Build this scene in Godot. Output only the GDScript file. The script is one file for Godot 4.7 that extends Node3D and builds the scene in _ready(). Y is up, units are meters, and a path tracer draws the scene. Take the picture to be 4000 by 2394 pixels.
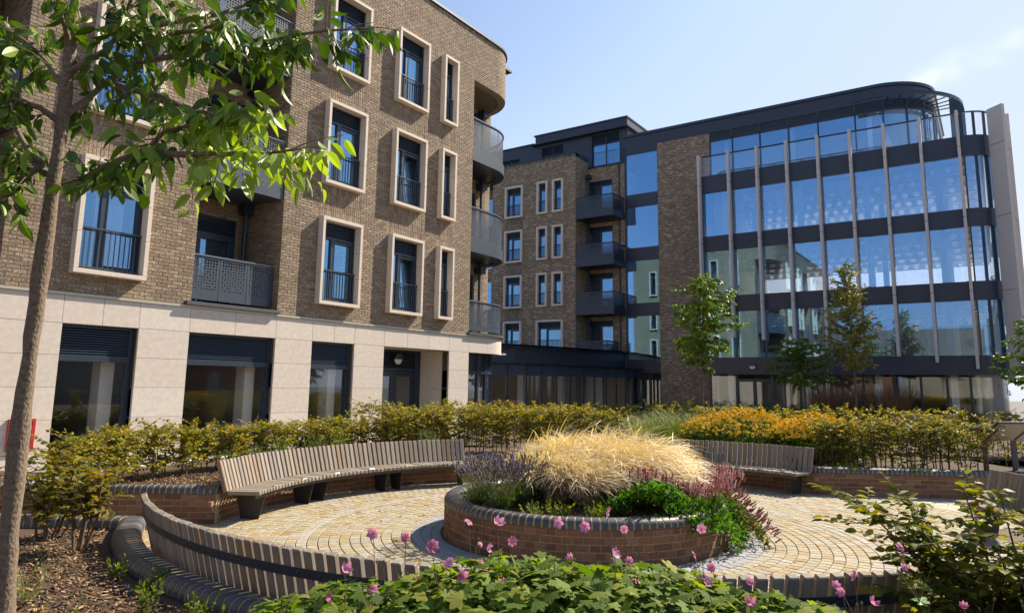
extends Node3D
# Courtyard garden between two brick and glass buildings.
# World axes: +X runs along the far facades to the right, +Y up, -Z runs away along the left facade. The eye stands over the origin.

const TURN := 0.6027
const EYE := 1.85
const CX := 0.9478
const CZ := -9.253
var rng := RandomNumberGenerator.new()
var M := {}
var names := {}
var shared := {}

class MB:
	var v := PackedVector3Array()
	var n := PackedVector3Array()
	var c := PackedColorArray()
	var t := Transform3D()
	var col := Color.WHITE
	var use_col := false
	func tri(a: Vector3, b: Vector3, d: Vector3) -> void:
		var p := t * a; var q := t * b; var r := t * d
		var m := (q - p).cross(r - p).normalized()
		v.append(p); v.append(r); v.append(q)
		for i in 3:
			n.append(m)
			c.append(col)
	func quad(a: Vector3, b: Vector3, d: Vector3, e: Vector3) -> void:
		tri(a, b, d); tri(a, d, e)
	func tri_n(a: Vector3, b: Vector3, d: Vector3, na: Vector3, nb: Vector3, nd: Vector3) -> void:
		v.append(t * a); v.append(t * d); v.append(t * b)
		n.append((t.basis * na).normalized()); n.append((t.basis * nd).normalized()); n.append((t.basis * nb).normalized())
		for i in 3:
			c.append(col)
	func box(lo: Vector3, hi: Vector3) -> void:
		var a := Vector3(lo.x, lo.y, hi.z); var b := Vector3(hi.x, lo.y, hi.z); var d := Vector3(hi.x, hi.y, hi.z); var e := Vector3(lo.x, hi.y, hi.z)
		var f := Vector3(lo.x, lo.y, lo.z); var g := Vector3(hi.x, lo.y, lo.z); var h := Vector3(hi.x, hi.y, lo.z); var i := Vector3(lo.x, hi.y, lo.z)
		quad(a, b, d, e); quad(g, f, i, h); quad(b, g, h, d); quad(f, a, e, i); quad(e, d, h, i); quad(f, g, b, a)
	# box with all edges chamfered
	func cbox(lo: Vector3, hi: Vector3, k: float) -> void:
		var cc := (lo + hi) * 0.5
		var hs := (hi - lo) * 0.5
		var P := {}
		for sx in [-1, 1]:
			for sy in [-1, 1]:
				for sz in [-1, 1]:
					P[[sx, sy, sz]] = [
						cc + Vector3(sx * hs.x, sy * (hs.y - k), sz * (hs.z - k)),
						cc + Vector3(sx * (hs.x - k), sy * hs.y, sz * (hs.z - k)),
						cc + Vector3(sx * (hs.x - k), sy * (hs.y - k), sz * hs.z)]
		for s in [-1, 1]:
			_face([P[[s, -1, -1]][0], P[[s, 1, -1]][0], P[[s, 1, 1]][0], P[[s, -1, 1]][0]], Vector3(s, 0, 0))
			_face([P[[-1, s, -1]][1], P[[1, s, -1]][1], P[[1, s, 1]][1], P[[-1, s, 1]][1]], Vector3(0, s, 0))
			_face([P[[-1, -1, s]][2], P[[1, -1, s]][2], P[[1, 1, s]][2], P[[-1, 1, s]][2]], Vector3(0, 0, s))
			for w in [-1, 1]:
				_face([P[[s, w, -1]][0], P[[s, w, 1]][0], P[[s, w, 1]][1], P[[s, w, -1]][1]], Vector3(s, w, 0))
				_face([P[[s, -1, w]][0], P[[s, 1, w]][0], P[[s, 1, w]][2], P[[s, -1, w]][2]], Vector3(s, 0, w))
				_face([P[[-1, s, w]][1], P[[1, s, w]][1], P[[1, s, w]][2], P[[-1, s, w]][2]], Vector3(0, s, w))
		for k2 in P:
			_face(P[k2], Vector3(k2[0], k2[1], k2[2]))
	func _face(p: Array, out: Vector3) -> void:
		var m: Vector3 = (p[1] - p[0]).cross(p[2] - p[0])
		if m.dot(out) < 0.0:
			p = p.duplicate(); p.reverse()
		for i in range(1, p.size() - 1):
			tri(p[0], p[i], p[i + 1])
	# round tube along points, smooth normals, closed ends
	func tube(pts: Array, rad: Array, sides := 8) -> void:
		var rings := []
		var nrm := []
		var up := Vector3.UP
		for i in pts.size():
			var d: Vector3 = (pts[mini(i + 1, pts.size() - 1)] - pts[maxi(i - 1, 0)]).normalized()
			if absf(d.dot(up)) > 0.98:
				up = Vector3.RIGHT
			var x := up.cross(d).normalized()
			var y := d.cross(x)
			up = y
			var ring := []
			var rn := []
			for k in sides:
				var o := x * cos(TAU * k / sides) + y * sin(TAU * k / sides)
				rn.append(o)
				ring.append(pts[i] + o * rad[i])
			rings.append(ring); nrm.append(rn)
		for i in pts.size() - 1:
			for k in sides:
				var k2 := (k + 1) % sides
				tri_n(rings[i][k], rings[i][k2], rings[i + 1][k2], nrm[i][k], nrm[i][k2], nrm[i + 1][k2])
				tri_n(rings[i][k], rings[i + 1][k2], rings[i + 1][k], nrm[i][k], nrm[i + 1][k2], nrm[i + 1][k])
		var last := pts.size() - 1
		for k in range(1, sides - 1):
			tri(rings[0][0], rings[0][k + 1], rings[0][k])
			tri(rings[last][0], rings[last][k], rings[last][k + 1])
	func rod(a: Vector3, b: Vector3, r: float, sides := 6) -> void:
		tube([a, b], [r, r], sides)
	func mesh() -> ArrayMesh:
		var arr := []
		arr.resize(Mesh.ARRAY_MAX)
		arr[Mesh.ARRAY_VERTEX] = v
		arr[Mesh.ARRAY_NORMAL] = n
		if use_col:
			arr[Mesh.ARRAY_COLOR] = c
		var m := ArrayMesh.new()
		m.add_surface_from_arrays(Mesh.PRIMITIVE_TRIANGLES, arr)
		return m

func numbered(called: String) -> String:
	names[called] = names.get(called, -1) + 1
	return called if names[called] == 0 else "%s_%03d" % [called, names[called]]

func thing(called: String, label: String, category: String, at := Transform3D(), group := "", kind := "") -> Node3D:
	var o := Node3D.new()
	o.name = numbered(called)
	add_child(o)
	o.transform = at
	tag(o, label, category, group, kind)
	return o

func tag(o: Node, label := "", category := "", group := "", kind := "") -> void:
	if label: o.set_meta("label", label)
	if category: o.set_meta("category", category)
	if group: o.set_meta("group", group)
	if kind: o.set_meta("kind", kind)

func obj(called: String, mesh: Mesh, m: Material, parent: Node3D, at := Transform3D()) -> MeshInstance3D:
	var o := MeshInstance3D.new()
	o.name = numbered(called) if parent == self else called
	o.mesh = mesh
	o.material_override = m
	parent.add_child(o, true)
	o.transform = at
	return o

func node(called: String, parent: Node3D, at := Transform3D()) -> Node3D:
	var o := Node3D.new()
	o.name = called
	parent.add_child(o, true)
	o.transform = at
	return o

func struct(called: String, mesh: Mesh, m: Material) -> MeshInstance3D:
	var o := obj(called, mesh, m, self)
	o.set_meta("kind", "structure")
	return o

func multi(called: String, mesh: Mesh, m: Material, parent: Node3D, xf: Array, cols := [], stuff := true) -> MultiMeshInstance3D:
	var mm := MultiMesh.new()
	mm.transform_format = MultiMesh.TRANSFORM_3D
	mm.use_colors = not cols.is_empty()
	mm.mesh = mesh
	mm.instance_count = xf.size()
	for i in xf.size():
		mm.set_instance_transform(i, xf[i])
		if mm.use_colors:
			mm.set_instance_color(i, cols[i])
	var o := MultiMeshInstance3D.new()
	o.name = numbered(called) if parent == self else called
	o.multimesh = mm
	o.material_override = m
	parent.add_child(o, true)
	if stuff: o.set_meta("kind", "stuff")
	return o

# camera-frame plan coordinates (x right, z towards the eye) to world
func cw(x: float, y: float, z: float) -> Vector3:
	return Vector3(cos(TURN) * x + sin(TURN) * z, y, -sin(TURN) * x + cos(TURN) * z)

# round the planter: radius, angle in degrees (0 straight beyond it, clockwise), height
func pol(r: float, a: float, y := 0.0) -> Vector3:
	var k := deg_to_rad(a)
	return cw(CX + r * sin(k), y, CZ - r * cos(k))

# frame standing on that circle: x along it (clockwise), y up, z away from the planter
func pol_at(r: float, a: float, y := 0.0) -> Transform3D:
	var o := (pol(r + 1.0, a, y) - pol(r, a, y)).normalized()
	return Transform3D(Basis(Vector3.UP.cross(o), Vector3.UP, o), pol(r, a, y))

func lin(r: float, g: float, b: float) -> Color:
	return Color(r, g, b).linear_to_srgb()

func noise_tex(freq: float, ramp: Array, size := 512, type := FastNoiseLite.TYPE_SIMPLEX_SMOOTH, sd := 1, oct := 4) -> NoiseTexture2D:
	var f := FastNoiseLite.new()
	f.noise_type = type
	f.frequency = freq
	f.seed = sd
	f.fractal_octaves = oct
	var x := NoiseTexture2D.new()
	x.width = size; x.height = size; x.seamless = true
	x.noise = f
	if not ramp.is_empty():
		var g := Gradient.new()
		g.offsets = PackedFloat32Array(ramp.map(func(e): return e[0]))
		g.colors = PackedColorArray(ramp.map(func(e): return e[1]))
		x.color_ramp = g
	return x

func grey(k: float) -> Color:
	return lin(k, k, k)

func mat(key: String, c: Color, rough := 0.8, metal := 0.0) -> StandardMaterial3D:
	var m := StandardMaterial3D.new()
	m.resource_name = key
	m.albedo_color = c
	m.roughness = rough
	m.metallic = metal
	M[key] = m
	return m

func tri_tex(m: StandardMaterial3D, tex: Texture2D, scale: Vector3, world := true, bump: Texture2D = null, bump_cm := 0.0) -> void:
	m.albedo_texture = tex
	m.uv1_triplanar = true
	m.uv1_world_triplanar = world
	m.uv1_scale = scale
	if bump:
		m.heightmap_enabled = true
		m.heightmap_texture = bump
		m.heightmap_scale = bump_cm

func leafy(key: String, trans: Color, rough := 0.5, spec := 0.5) -> StandardMaterial3D:
	var m := mat(key, Color.WHITE, rough)
	m.vertex_color_use_as_albedo = true
	m.metallic_specular = spec
	m.backlight_enabled = true
	m.backlight = trans
	return m

func vary(c: Color, k: float) -> Color:
	var f := 1.0 + rng.randf_range(-k, k)
	return Color(c.r * f * (1.0 + rng.randf_range(-k, k) * 0.3), c.g * f, c.b * f * (1.0 + rng.randf_range(-k, k) * 0.3))

func pick(a: Array) -> Variant:
	return a[rng.randi() % a.size()]

func make_materials() -> void:
	var fleck := noise_tex(0.034, [[0.0, grey(0.36)], [0.55, grey(0.43)], [0.66, grey(0.47)], [0.78, grey(0.95)], [1.0, grey(1.0)]], 512, FastNoiseLite.TYPE_SIMPLEX_SMOOTH, 4, 2)
	var fine := noise_tex(0.09, [], 512, FastNoiseLite.TYPE_SIMPLEX_SMOOTH, 8, 5)
	var soft := noise_tex(0.02, [[0.0, grey(0.82)], [1.0, grey(1.0)]], 512, FastNoiseLite.TYPE_SIMPLEX_SMOOTH, 9, 5)
	var patch := noise_tex(0.012, [[0.0, grey(0.6)], [0.45, grey(0.85)], [1.0, grey(1.0)]], 512, FastNoiseLite.TYPE_SIMPLEX_SMOOTH, 21, 5)
	var grain := noise_tex(0.03, [[0.0, grey(0.5)], [0.4, grey(0.8)], [0.6, grey(0.95)], [1.0, grey(1.0)]], 512, FastNoiseLite.TYPE_SIMPLEX_SMOOTH, 15, 4)
	var m := mat("brick", Color.WHITE, 0.85)
	m.vertex_color_use_as_albedo = true
	tri_tex(m, fleck, Vector3.ONE * 1.1, true, fine, 0.5)
	m = mat("far_brick", Color.WHITE, 0.85)
	m.vertex_color_use_as_albedo = true
	tri_tex(m, fleck, Vector3.ONE * 0.9, true, fine, 0.5)
	for k in [["brick_part_a", 0.60, 0.455, 0.315], ["brick_part_b", 0.53, 0.39, 0.265], ["brick_part_c", 0.46, 0.335, 0.225], ["brick_part_d", 0.41, 0.30, 0.21]]:
		m = mat(k[0], lin(k[1], k[2], k[3]), 0.85)
		tri_tex(m, fleck, Vector3.ONE * 1.1, true, fine, 0.5)
	m = mat("mortar", lin(0.36, 0.28, 0.175), 0.95)
	tri_tex(m, soft, Vector3.ONE * 2.0)
	m = mat("dark_mortar", lin(0.24, 0.18, 0.13), 0.95)
	tri_tex(m, soft, Vector3.ONE * 2.0)
	for k in [["stone", 0.62, 0.55, 0.475], ["stone_a", 0.60, 0.53, 0.452], ["stone_b", 0.635, 0.57, 0.50], ["stone_c", 0.61, 0.535, 0.465]]:
		m = mat(k[0], lin(k[1], k[2], k[3]), 0.75)
		tri_tex(m, soft, Vector3.ONE * 0.7, true, fine, 0.05)
	m = mat("frame_stone", lin(0.66, 0.575, 0.48), 0.75)
	tri_tex(m, soft, Vector3.ONE * 1.4, true, fine, 0.08)
	m = mat("far_stone", lin(0.66, 0.575, 0.48), 0.75)
	tri_tex(m, soft, Vector3.ONE * 1.4)
	m = mat("dark_metal", lin(0.020, 0.032, 0.052), 0.38)
	m = mat("dark_panel", lin(0.026, 0.034, 0.056), 0.42)
	tri_tex(m, soft, Vector3.ONE * 0.4)
	m = mat("grey_metal", lin(0.045, 0.060, 0.082), 0.4)
	m = mat("flashing", lin(0.45, 0.42, 0.34), 0.4, 0.3)
	m = mat("rail_top", lin(0.16, 0.18, 0.21), 0.3, 0.4)
	m = mat("louvre", lin(0.030, 0.048, 0.075), 0.35)
	m = mat("fin_stone", lin(0.60, 0.54, 0.50), 0.8)
	tri_tex(m, soft, Vector3.ONE * 1.0, true, fine, 0.08)
	m = mat("slate_ledge", lin(0.05, 0.055, 0.06), 0.6)
	m = mat("steel_leg", lin(0.055, 0.055, 0.058), 0.45, 0.4)
	tri_tex(m, soft, Vector3.ONE * 2.0)
	m = mat("chrome", lin(0.6, 0.6, 0.58), 0.25, 1.0)
	m = mat("interior", lin(0.40, 0.375, 0.33), 0.9)
	m = mat("interior_dark", lin(0.34, 0.32, 0.29), 0.9)
	m = mat("interior_pale", lin(0.62, 0.58, 0.50), 0.9)
	m = mat("curtain", lin(0.62, 0.66, 0.72), 0.9)
	m = mat("column_pale", lin(0.55, 0.60, 0.62), 0.7)
	m = mat("beam_grey", lin(0.74, 0.76, 0.76), 0.6)
	m = mat("ceiling_deck", lin(0.60, 0.63, 0.66), 0.6)
	# coated glass: a fine half-silvered film on clear panes
	var im := Image.create(64, 64, false, Image.FORMAT_L8)
	var r2 := RandomNumberGenerator.new()
	r2.seed = 77
	for y in 64:
		for x in 64:
			im.set_pixel(x, y, Color.WHITE if r2.randf() < 0.27 else Color.BLACK)
	var film := ImageTexture.create_from_image(im)
	for k in [["glass", Color(0.52, 0.80, 1.0, 0.0)], ["glass_clear", Color(0.75, 0.86, 0.95, 0.0)]]:
		m = mat(k[0], k[1], 0.02, 1.0)
		m.transparency = BaseMaterial3D.TRANSPARENCY_ALPHA
		m.metallic_texture = film
		m.uv1_triplanar = true
		m.uv1_world_triplanar = true
		m.uv1_scale = Vector3.ONE * 9.0
		m.texture_filter = BaseMaterial3D.TEXTURE_FILTER_NEAREST
	var im2 := Image.create(64, 64, false, Image.FORMAT_L8)
	for y in 64:
		for x in 64:
			im2.set_pixel(x, y, Color.WHITE if r2.randf() < 0.045 else Color.BLACK)
	M["glass_clear"].metallic_texture = ImageTexture.create_from_image(im2)
	m = mat("balustrade_glass", Color(0.6, 0.8, 0.9, 0.04), 0.02)
	m.transparency = BaseMaterial3D.TRANSPARENCY_ALPHA
	m = mat("lamp_shade", lin(0.75, 0.72, 0.65), 0.5)
	m = mat("red_paint", lin(0.42, 0.02, 0.02), 0.4)
	# garden
	for k in [["red_brick_a", 0.26, 0.120, 0.066], ["red_brick_b", 0.21, 0.105, 0.06], ["red_brick_c", 0.30, 0.16, 0.09], ["red_brick_d", 0.17, 0.085, 0.055]]:
		m = mat(k[0], lin(k[1], k[2], k[3]), 0.85)
		tri_tex(m, patch, Vector3.ONE * 3.0, true, fine, 0.35)
	m = mat("garden_mortar", lin(0.42, 0.32, 0.165), 0.95)
	tri_tex(m, patch, Vector3.ONE * 3.0, true, fine, 0.3)
	for k in [["coping_a", 0.060, 0.066, 0.085], ["coping_b", 0.052, 0.056, 0.070], ["coping_c", 0.070, 0.074, 0.090]]:
		m = mat(k[0], lin(k[1], k[2], k[3]), 0.42)
		tri_tex(m, soft, Vector3.ONE * 4.0, true, fine, 0.06)
	var sk := [[0.327, 0.258, 0.134], [0.344, 0.293, 0.192], [0.318, 0.284, 0.212], [0.335, 0.241, 0.112], [0.361, 0.318, 0.235], [0.292, 0.212, 0.104]]
	for i in sk.size():
		m = mat("sett_%d" % i, lin(sk[i][0], sk[i][1], sk[i][2]), 0.8)
		tri_tex(m, patch, Vector3.ONE * 2.2, true, fine, 0.25)
	m = mat("sett_stuff", Color.WHITE, 0.8)
	m.vertex_color_use_as_albedo = true
	tri_tex(m, patch, Vector3.ONE * 2.2, true, fine, 0.25)
	var speck := noise_tex(0.35, [[0.0, grey(0.45)], [0.5, grey(0.8)], [1.0, grey(1.0)]], 512, FastNoiseLite.TYPE_SIMPLEX, 31, 2)
	m = mat("granite", lin(0.35, 0.35, 0.36), 0.75)
	tri_tex(m, speck, Vector3.ONE * 3.0)
	m = mat("joint_sand", lin(0.13, 0.095, 0.055), 0.95)
	tri_tex(m, speck, Vector3.ONE * 2.0)
	m = mat("red_paver", lin(0.20, 0.095, 0.085), 0.85)
	tri_tex(m, patch, Vector3.ONE * 3.0)
	m = mat("flag", lin(0.40, 0.36, 0.29), 0.85)
	tri_tex(m, patch, Vector3.ONE * 0.8, true, fine, 0.15)
	m = mat("tarmac", lin(0.15, 0.145, 0.13), 0.95)
	tri_tex(m, speck, Vector3.ONE * 0.5)
	var wk := [[0.285, 0.235, 0.180], [0.25, 0.20, 0.15], [0.315, 0.27, 0.215], [0.235, 0.205, 0.175], [0.275, 0.20, 0.135]]
	for i in wk.size():
		m = mat("wood_%d" % i, lin(wk[i][0], wk[i][1], wk[i][2]), 0.85)
		tri_tex(m, grain, Vector3(9, 0.55, 9), false, grain, 0.15)
		m.uv1_offset = Vector3(i * 0.17, i * 0.31, i * 0.23)
	m = mat("mulch", lin(0.085, 0.050, 0.027), 1.0)
	tri_tex(m, speck, Vector3.ONE * 1.2, true, speck, 1.5)
	m = mat("chip", Color.WHITE, 0.9)
	m.vertex_color_use_as_albedo = true
	var bark := noise_tex(0.03, [[0.0, grey(0.35)], [0.42, grey(0.6)], [0.62, grey(0.85)], [1.0, grey(1.0)]], 512, FastNoiseLite.TYPE_SIMPLEX_SMOOTH, 41, 5)
	m = mat("bark", lin(0.21, 0.155, 0.105), 0.9)
	tri_tex(m, bark, Vector3(4.0, 2.2, 4.0), true, bark, 1.0)
	m = mat("twig", lin(0.11, 0.075, 0.045), 0.85)
	m = mat("young_bark", lin(0.14, 0.10, 0.07), 0.9)
	leafy("cherry_leaf", Color(0.62, 0.72, 0.12), 0.45, 0.4)
	leafy("hedge_leaf", Color(1.0, 0.95, 0.2), 0.5, 0.35)
	leafy("beech_leaf", Color(1.0, 1.0, 0.15), 0.5, 0.3)
	leafy("herb_leaf", Color(0.9, 1.0, 0.2), 0.6, 0.25)
	leafy("grass_blade", Color(0.8, 0.75, 0.35), 0.6)
	leafy("petal", Color(0.9, 0.6, 0.75), 0.6, 0.3)
	m = mat("stem_green", lin(0.10, 0.12, 0.04), 0.7)
	m = mat("stem_brown", lin(0.10, 0.06, 0.04), 0.7)
	m = mat("bloom", Color.WHITE, 0.8)
	m.vertex_color_use_as_albedo = true
	m = mat("anemone_eye", lin(0.65, 0.33, 0.02), 0.8)
	m = mat("dead_leaf", lin(0.30, 0.035, 0.012), 0.7)
	m = mat("sign_board", lin(0.05, 0.055, 0.065), 0.5)
	m = mat("sign_back", lin(0.26, 0.23, 0.18), 0.6)

const WISPS := [[Vector3(-0.023, 0.37, -0.929), Vector3(0.96, 0.27, 0.1)], [Vector3(-0.9, 0.5, 0.3), Vector3(0.2, 0.1, 0.97)], [Vector3(0.7, 0.6, 0.5), Vector3(-0.6, 0.1, 0.79)], [Vector3(0.2, 0.35, 0.9), Vector3(0.99, 0.1, 0.0)]]
const SKY := 0.70

# clear sky after the CIE distribution: pale towards the horizon and round the sun, deep blue away from it; thin wisps of cloud
func make_sky(to_sun: Vector3) -> ImageTexture:
	var w := 768
	var h := 384
	var im := Image.create(w, h, false, Image.FORMAT_RGBF)
	var fn := FastNoiseLite.new()
	fn.seed = 12
	fn.frequency = 1.6
	fn.fractal_octaves = 5
	var zs := acos(to_sun.y)
	var nf := (1.0 + 2.4 * (exp(-2.0 * zs) - exp(-1.0 * PI)) + 0.3 * pow(cos(zs), 2.0)) * (1.0 - exp(-0.32))
	for y in h:
		var th := PI * (y + 0.5) / h
		for x in w:
			var ph := TAU * (x + 0.5) / w
			var d := Vector3(sin(th) * sin(ph), cos(th), -sin(th) * cos(ph))
			var up := maxf(d.y, 0.02)
			var chi := acos(clampf(d.dot(to_sun), -1.0, 1.0))
			var f := 1.0 + 2.4 * (exp(-2.0 * chi) - exp(-1.0 * PI)) + 0.3 * pow(cos(chi), 2.0)
			var g := 1.0 - exp(-0.32 / up)
			var l := 0.27 * f * g / nf
			var white := clampf(0.06 + 0.85 * pow(1.0 - up, 3.0) + 0.85 * exp(-1.4 * chi), 0.0, 1.0)
			var c := Color(0.27, 0.64, 1.42).lerp(Color(0.95, 1.0, 1.05), white) * minf(l, 0.62)
			# thin wisps: a few patches of streaks scattered round the sky
			for q in WISPS:
				var o: Vector3 = q[0].normalized()
				var ax: Vector3 = q[1]
				var e := d - o
				if e.length() < 0.5:
					var along := e.dot(ax)
					var across := (e - ax * along).length()
					var fall := exp(-pow(along / 0.085, 2.0) - pow(across / 0.014, 2.0))
					var n := fn.get_noise_3d(along * 9.0, (e.y - along * 0.2) * 60.0, o.x * 7.0) * 0.5 + 0.5
					c = c.lerp(Color(1.0, 1.0, 1.0) * maxf(l * 1.1, 0.3), clampf(fall * (n * 1.5 - 0.5), 0.0, 0.5))
			im.set_pixel(x, y, c)
	return ImageTexture.create_from_image(im)

func _ready() -> void:
	rng.seed = 2024
	# camera
	var cam := Camera3D.new()
	cam.name = "camera"
	cam.projection = Camera3D.PROJECTION_FRUSTUM
	cam.near = 0.1
	cam.far = 600.0
	cam.size = 0.1 * 2394.0 / 2735.0
	cam.frustum_offset = Vector2(0.0, -0.1 * (1197.0 - 1078.0) / 2735.0)
	add_child(cam)
	cam.transform = Transform3D(Basis(Vector3.UP, TURN) * Basis(Vector3.RIGHT, 0.1528) * Basis(Vector3.BACK, 0.0141), Vector3(0, EYE, 0))
	cam.current = true
	# sun: travels along the left facade towards the eye, down, and a little into that facade
	var sun_dir := Vector3(-1.0, -2.9, 3.05).normalized()
	# sky
	var env := Environment.new()
	env.background_mode = Environment.BG_SKY
	env.tonemap_mode = Environment.TONE_MAPPER_LINEAR
	env.tonemap_exposure = 2.2
	env.sdfgi_enabled = true
	env.ssao_enabled = true
	env.ssil_enabled = true
	var sky := Sky.new()
	var sm := PanoramaSkyMaterial.new()
	sm.panorama = make_sky(-sun_dir)
	sm.energy_multiplier = SKY
	sky.sky_material = sm
	env.sky = sky
	var we := WorldEnvironment.new()
	we.name = "world_environment"
	we.environment = env
	add_child(we)
	var sun := DirectionalLight3D.new()
	sun.name = "sun"
	sun.light_energy = 1.6
	sun.light_color = Color(1.0, 0.945, 0.86)
	sun.light_angular_distance = 0.5
	sun.shadow_enabled = true
	add_child(sun)
	sun.transform = Transform3D(Basis.looking_at(sun_dir, Vector3.UP), Vector3(0, 30, 0))
	make_materials()
	build_left()
	build_far()
	build_houses()
	build_patio()
	build_garden()

# ---------- masonry ----------
func brick_mesh(l: float, h: float, d: float, b: float) -> ArrayMesh:
	var key := "brick%.3f_%.3f_%.3f" % [l, h, d]
	if shared.has(key): return shared[key]
	var m := MB.new()
	var x := l / 2; var y := h / 2
	var f := [Vector3(-x + b, -y + b, 0), Vector3(x - b, -y + b, 0), Vector3(x - b, y - b, 0), Vector3(-x + b, y - b, 0)]
	var g := [Vector3(-x, -y, -b), Vector3(x, -y, -b), Vector3(x, y, -b), Vector3(-x, y, -b)]
	var k := [Vector3(-x, -y, -d), Vector3(x, -y, -d), Vector3(x, y, -d), Vector3(-x, y, -d)]
	m.quad(f[0], f[1], f[2], f[3])
	for i in 4:
		var j := (i + 1) % 4
		m.quad(g[i], g[j], f[j], f[i])
		m.quad(k[i], k[j], g[j], g[i])
	shared[key] = m.mesh()
	return shared[key]

# places of bricks in stretcher bond over s0..s1, v0..v1 without the holes [s0, s1, v0, v1]; put(s, v) gives the frame on the wall face
func bond(s0: float, s1: float, v0: float, v1: float, holes: Array, put: Callable, bl := 0.215, bh := 0.065, half := true) -> Array:
	var out := []
	var row := 0
	var v := v0 + bh / 2 + 0.004
	while v + bh / 2 < v1 + 0.012:
		var spans := [[s0, s1]]
		for h in holes:
			if h[2] < v + bh * 0.3 and h[3] > v - bh * 0.3:
				var nx := []
				for p in spans:
					if h[1] <= p[0] or h[0] >= p[1]:
						nx.append(p)
						continue
					if h[0] > p[0]: nx.append([p[0], h[0]])
					if h[1] < p[1]: nx.append([h[1], p[1]])
				spans = nx
		var pitch := bl + 0.010
		var off := pitch * (0.5 if (row % 2 == 1 and half) else 0.0)
		for p in spans:
			var k := floori((p[0] - off) / pitch)
			while k * pitch + off < p[1]:
				var a := maxf(k * pitch + off + 0.005, p[0] + 0.001)
				var b := minf((k + 1) * pitch + off - 0.005, p[1] - 0.001)
				k += 1
				if b - a < 0.02: continue
				var t: Transform3D = put.call((a + b) / 2, v)
				t.origin += t.basis.z * rng.randf_range(-0.002, 0.002)
				t.basis = t.basis * Basis().scaled(Vector3((b - a) / bl, 1, 1))
				out.append(t)
		v += bh + 0.010
		row += 1
	return out

func brick_cols(n: int, pal: Array, k: float) -> Array:
	var out := []
	for i in n:
		out.append(vary(pick(pal), k))
	return out

# wall slab with rectangular holes, as a mesh in x, y with its face at z
func holed_slab(m: MB, x0: float, x1: float, y0: float, y1: float, z0: float, z1: float, holes: Array) -> void:
	var ys := [y0, y1]
	for h in holes:
		for q in [h[2], h[3]]:
			if q > y0 and q < y1 and not ys.has(q): ys.append(q)
	ys.sort()
	for i in ys.size() - 1:
		var my: float = (ys[i] + ys[i + 1]) / 2
		if ys[i + 1] - ys[i] < 0.002: continue
		var spans := [[x0, x1]]
		for h in holes:
			if h[2] < my and h[3] > my:
				var nx := []
				for p in spans:
					if h[1] <= p[0] or h[0] >= p[1]:
						nx.append(p)
						continue
					if h[0] > p[0]: nx.append([p[0], h[0]])
					if h[1] < p[1]: nx.append([h[1], p[1]])
				spans = nx
		for p in spans:
			m.box(Vector3(p[0], ys[i], z0), Vector3(p[1], ys[i + 1], z1))

func flat_put(z: float) -> Callable:
	return func(s: float, v: float) -> Transform3D: return Transform3D(Basis(), Vector3(s, v, z))

# ---------- windows ----------
func shared_box(key: String, lo: Vector3, hi: Vector3, k := 0.0) -> ArrayMesh:
	if not shared.has(key):
		var m := MB.new()
		if k > 0.0: m.cbox(lo, hi, k)
		else: m.box(lo, hi)
		shared[key] = m.mesh()
	return shared[key]

func sbox(lo: Vector3, hi: Vector3, k := 0.0) -> ArrayMesh:
	return shared_box("%.3f,%.3f,%.3f,%.3f,%.3f,%.3f,%.3f" % [lo.x, lo.y, lo.z, hi.x, hi.y, hi.z, k], lo, hi, k)

func slats_mesh(w: float, h: float, pitch: float) -> ArrayMesh:
	var key := "slats%.3f_%.3f_%.3f" % [w, h, pitch]
	if not shared.has(key):
		var m := MB.new()
		m.box(Vector3(0, 0, -0.08), Vector3(w, h, -0.06))
		var y := pitch * 0.5
		while y < h - pitch * 0.3:
			# blade: slopes down to the front
			m.quad(Vector3(0, y - 0.012, 0.0), Vector3(w, y - 0.012, 0.0), Vector3(w, y + 0.028, -0.055), Vector3(0, y + 0.028, -0.055))
			m.quad(Vector3(0, y - 0.022, 0.0), Vector3(w, y - 0.022, 0.0), Vector3(w, y - 0.012, 0.0), Vector3(0, y - 0.012, 0.0))
			m.quad(Vector3(0, y + 0.018, -0.055), Vector3(w, y + 0.018, -0.055), Vector3(w, y - 0.022, 0.0), Vector3(0, y - 0.022, 0.0))
			y += pitch
		shared[key] = m.mesh()
	return shared[key]

func room_mesh(x0: float, x1: float, y0: float, y1: float, z0: float, z1: float) -> ArrayMesh:
	var m := MB.new()
	var a := Vector3(x0, y0, z0); var b := Vector3(x1, y0, z0); var c := Vector3(x1, y1, z0); var d := Vector3(x0, y1, z0)
	var e := Vector3(x0, y0, z1); var f := Vector3(x1, y0, z1); var g := Vector3(x1, y1, z1); var h := Vector3(x0, y1, z1)
	m.quad(e, f, g, h); m.quad(a, e, h, d); m.quad(f, b, c, g); m.quad(a, b, f, e); m.quad(h, g, c, d)
	return m.mesh()

func railing_mesh(w: float, h: float) -> ArrayMesh:
	var key := "rail%.3f_%.3f" % [w, h]
	if not shared.has(key):
		var m := MB.new()
		m.box(Vector3(0, h - 0.03, -0.012), Vector3(w, h, 0.03))
		m.box(Vector3(0, 0.045, -0.008), Vector3(w, 0.07, 0.02))
		var n := int(round(w / 0.1))
		for i in n + 1:
			var x := 0.012 + (w - 0.024) * i / n
			m.box(Vector3(x - 0.008, 0.07, -0.004), Vector3(x + 0.008, h - 0.03, 0.012))
		shared[key] = m.mesh()
	return shared[key]

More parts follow.
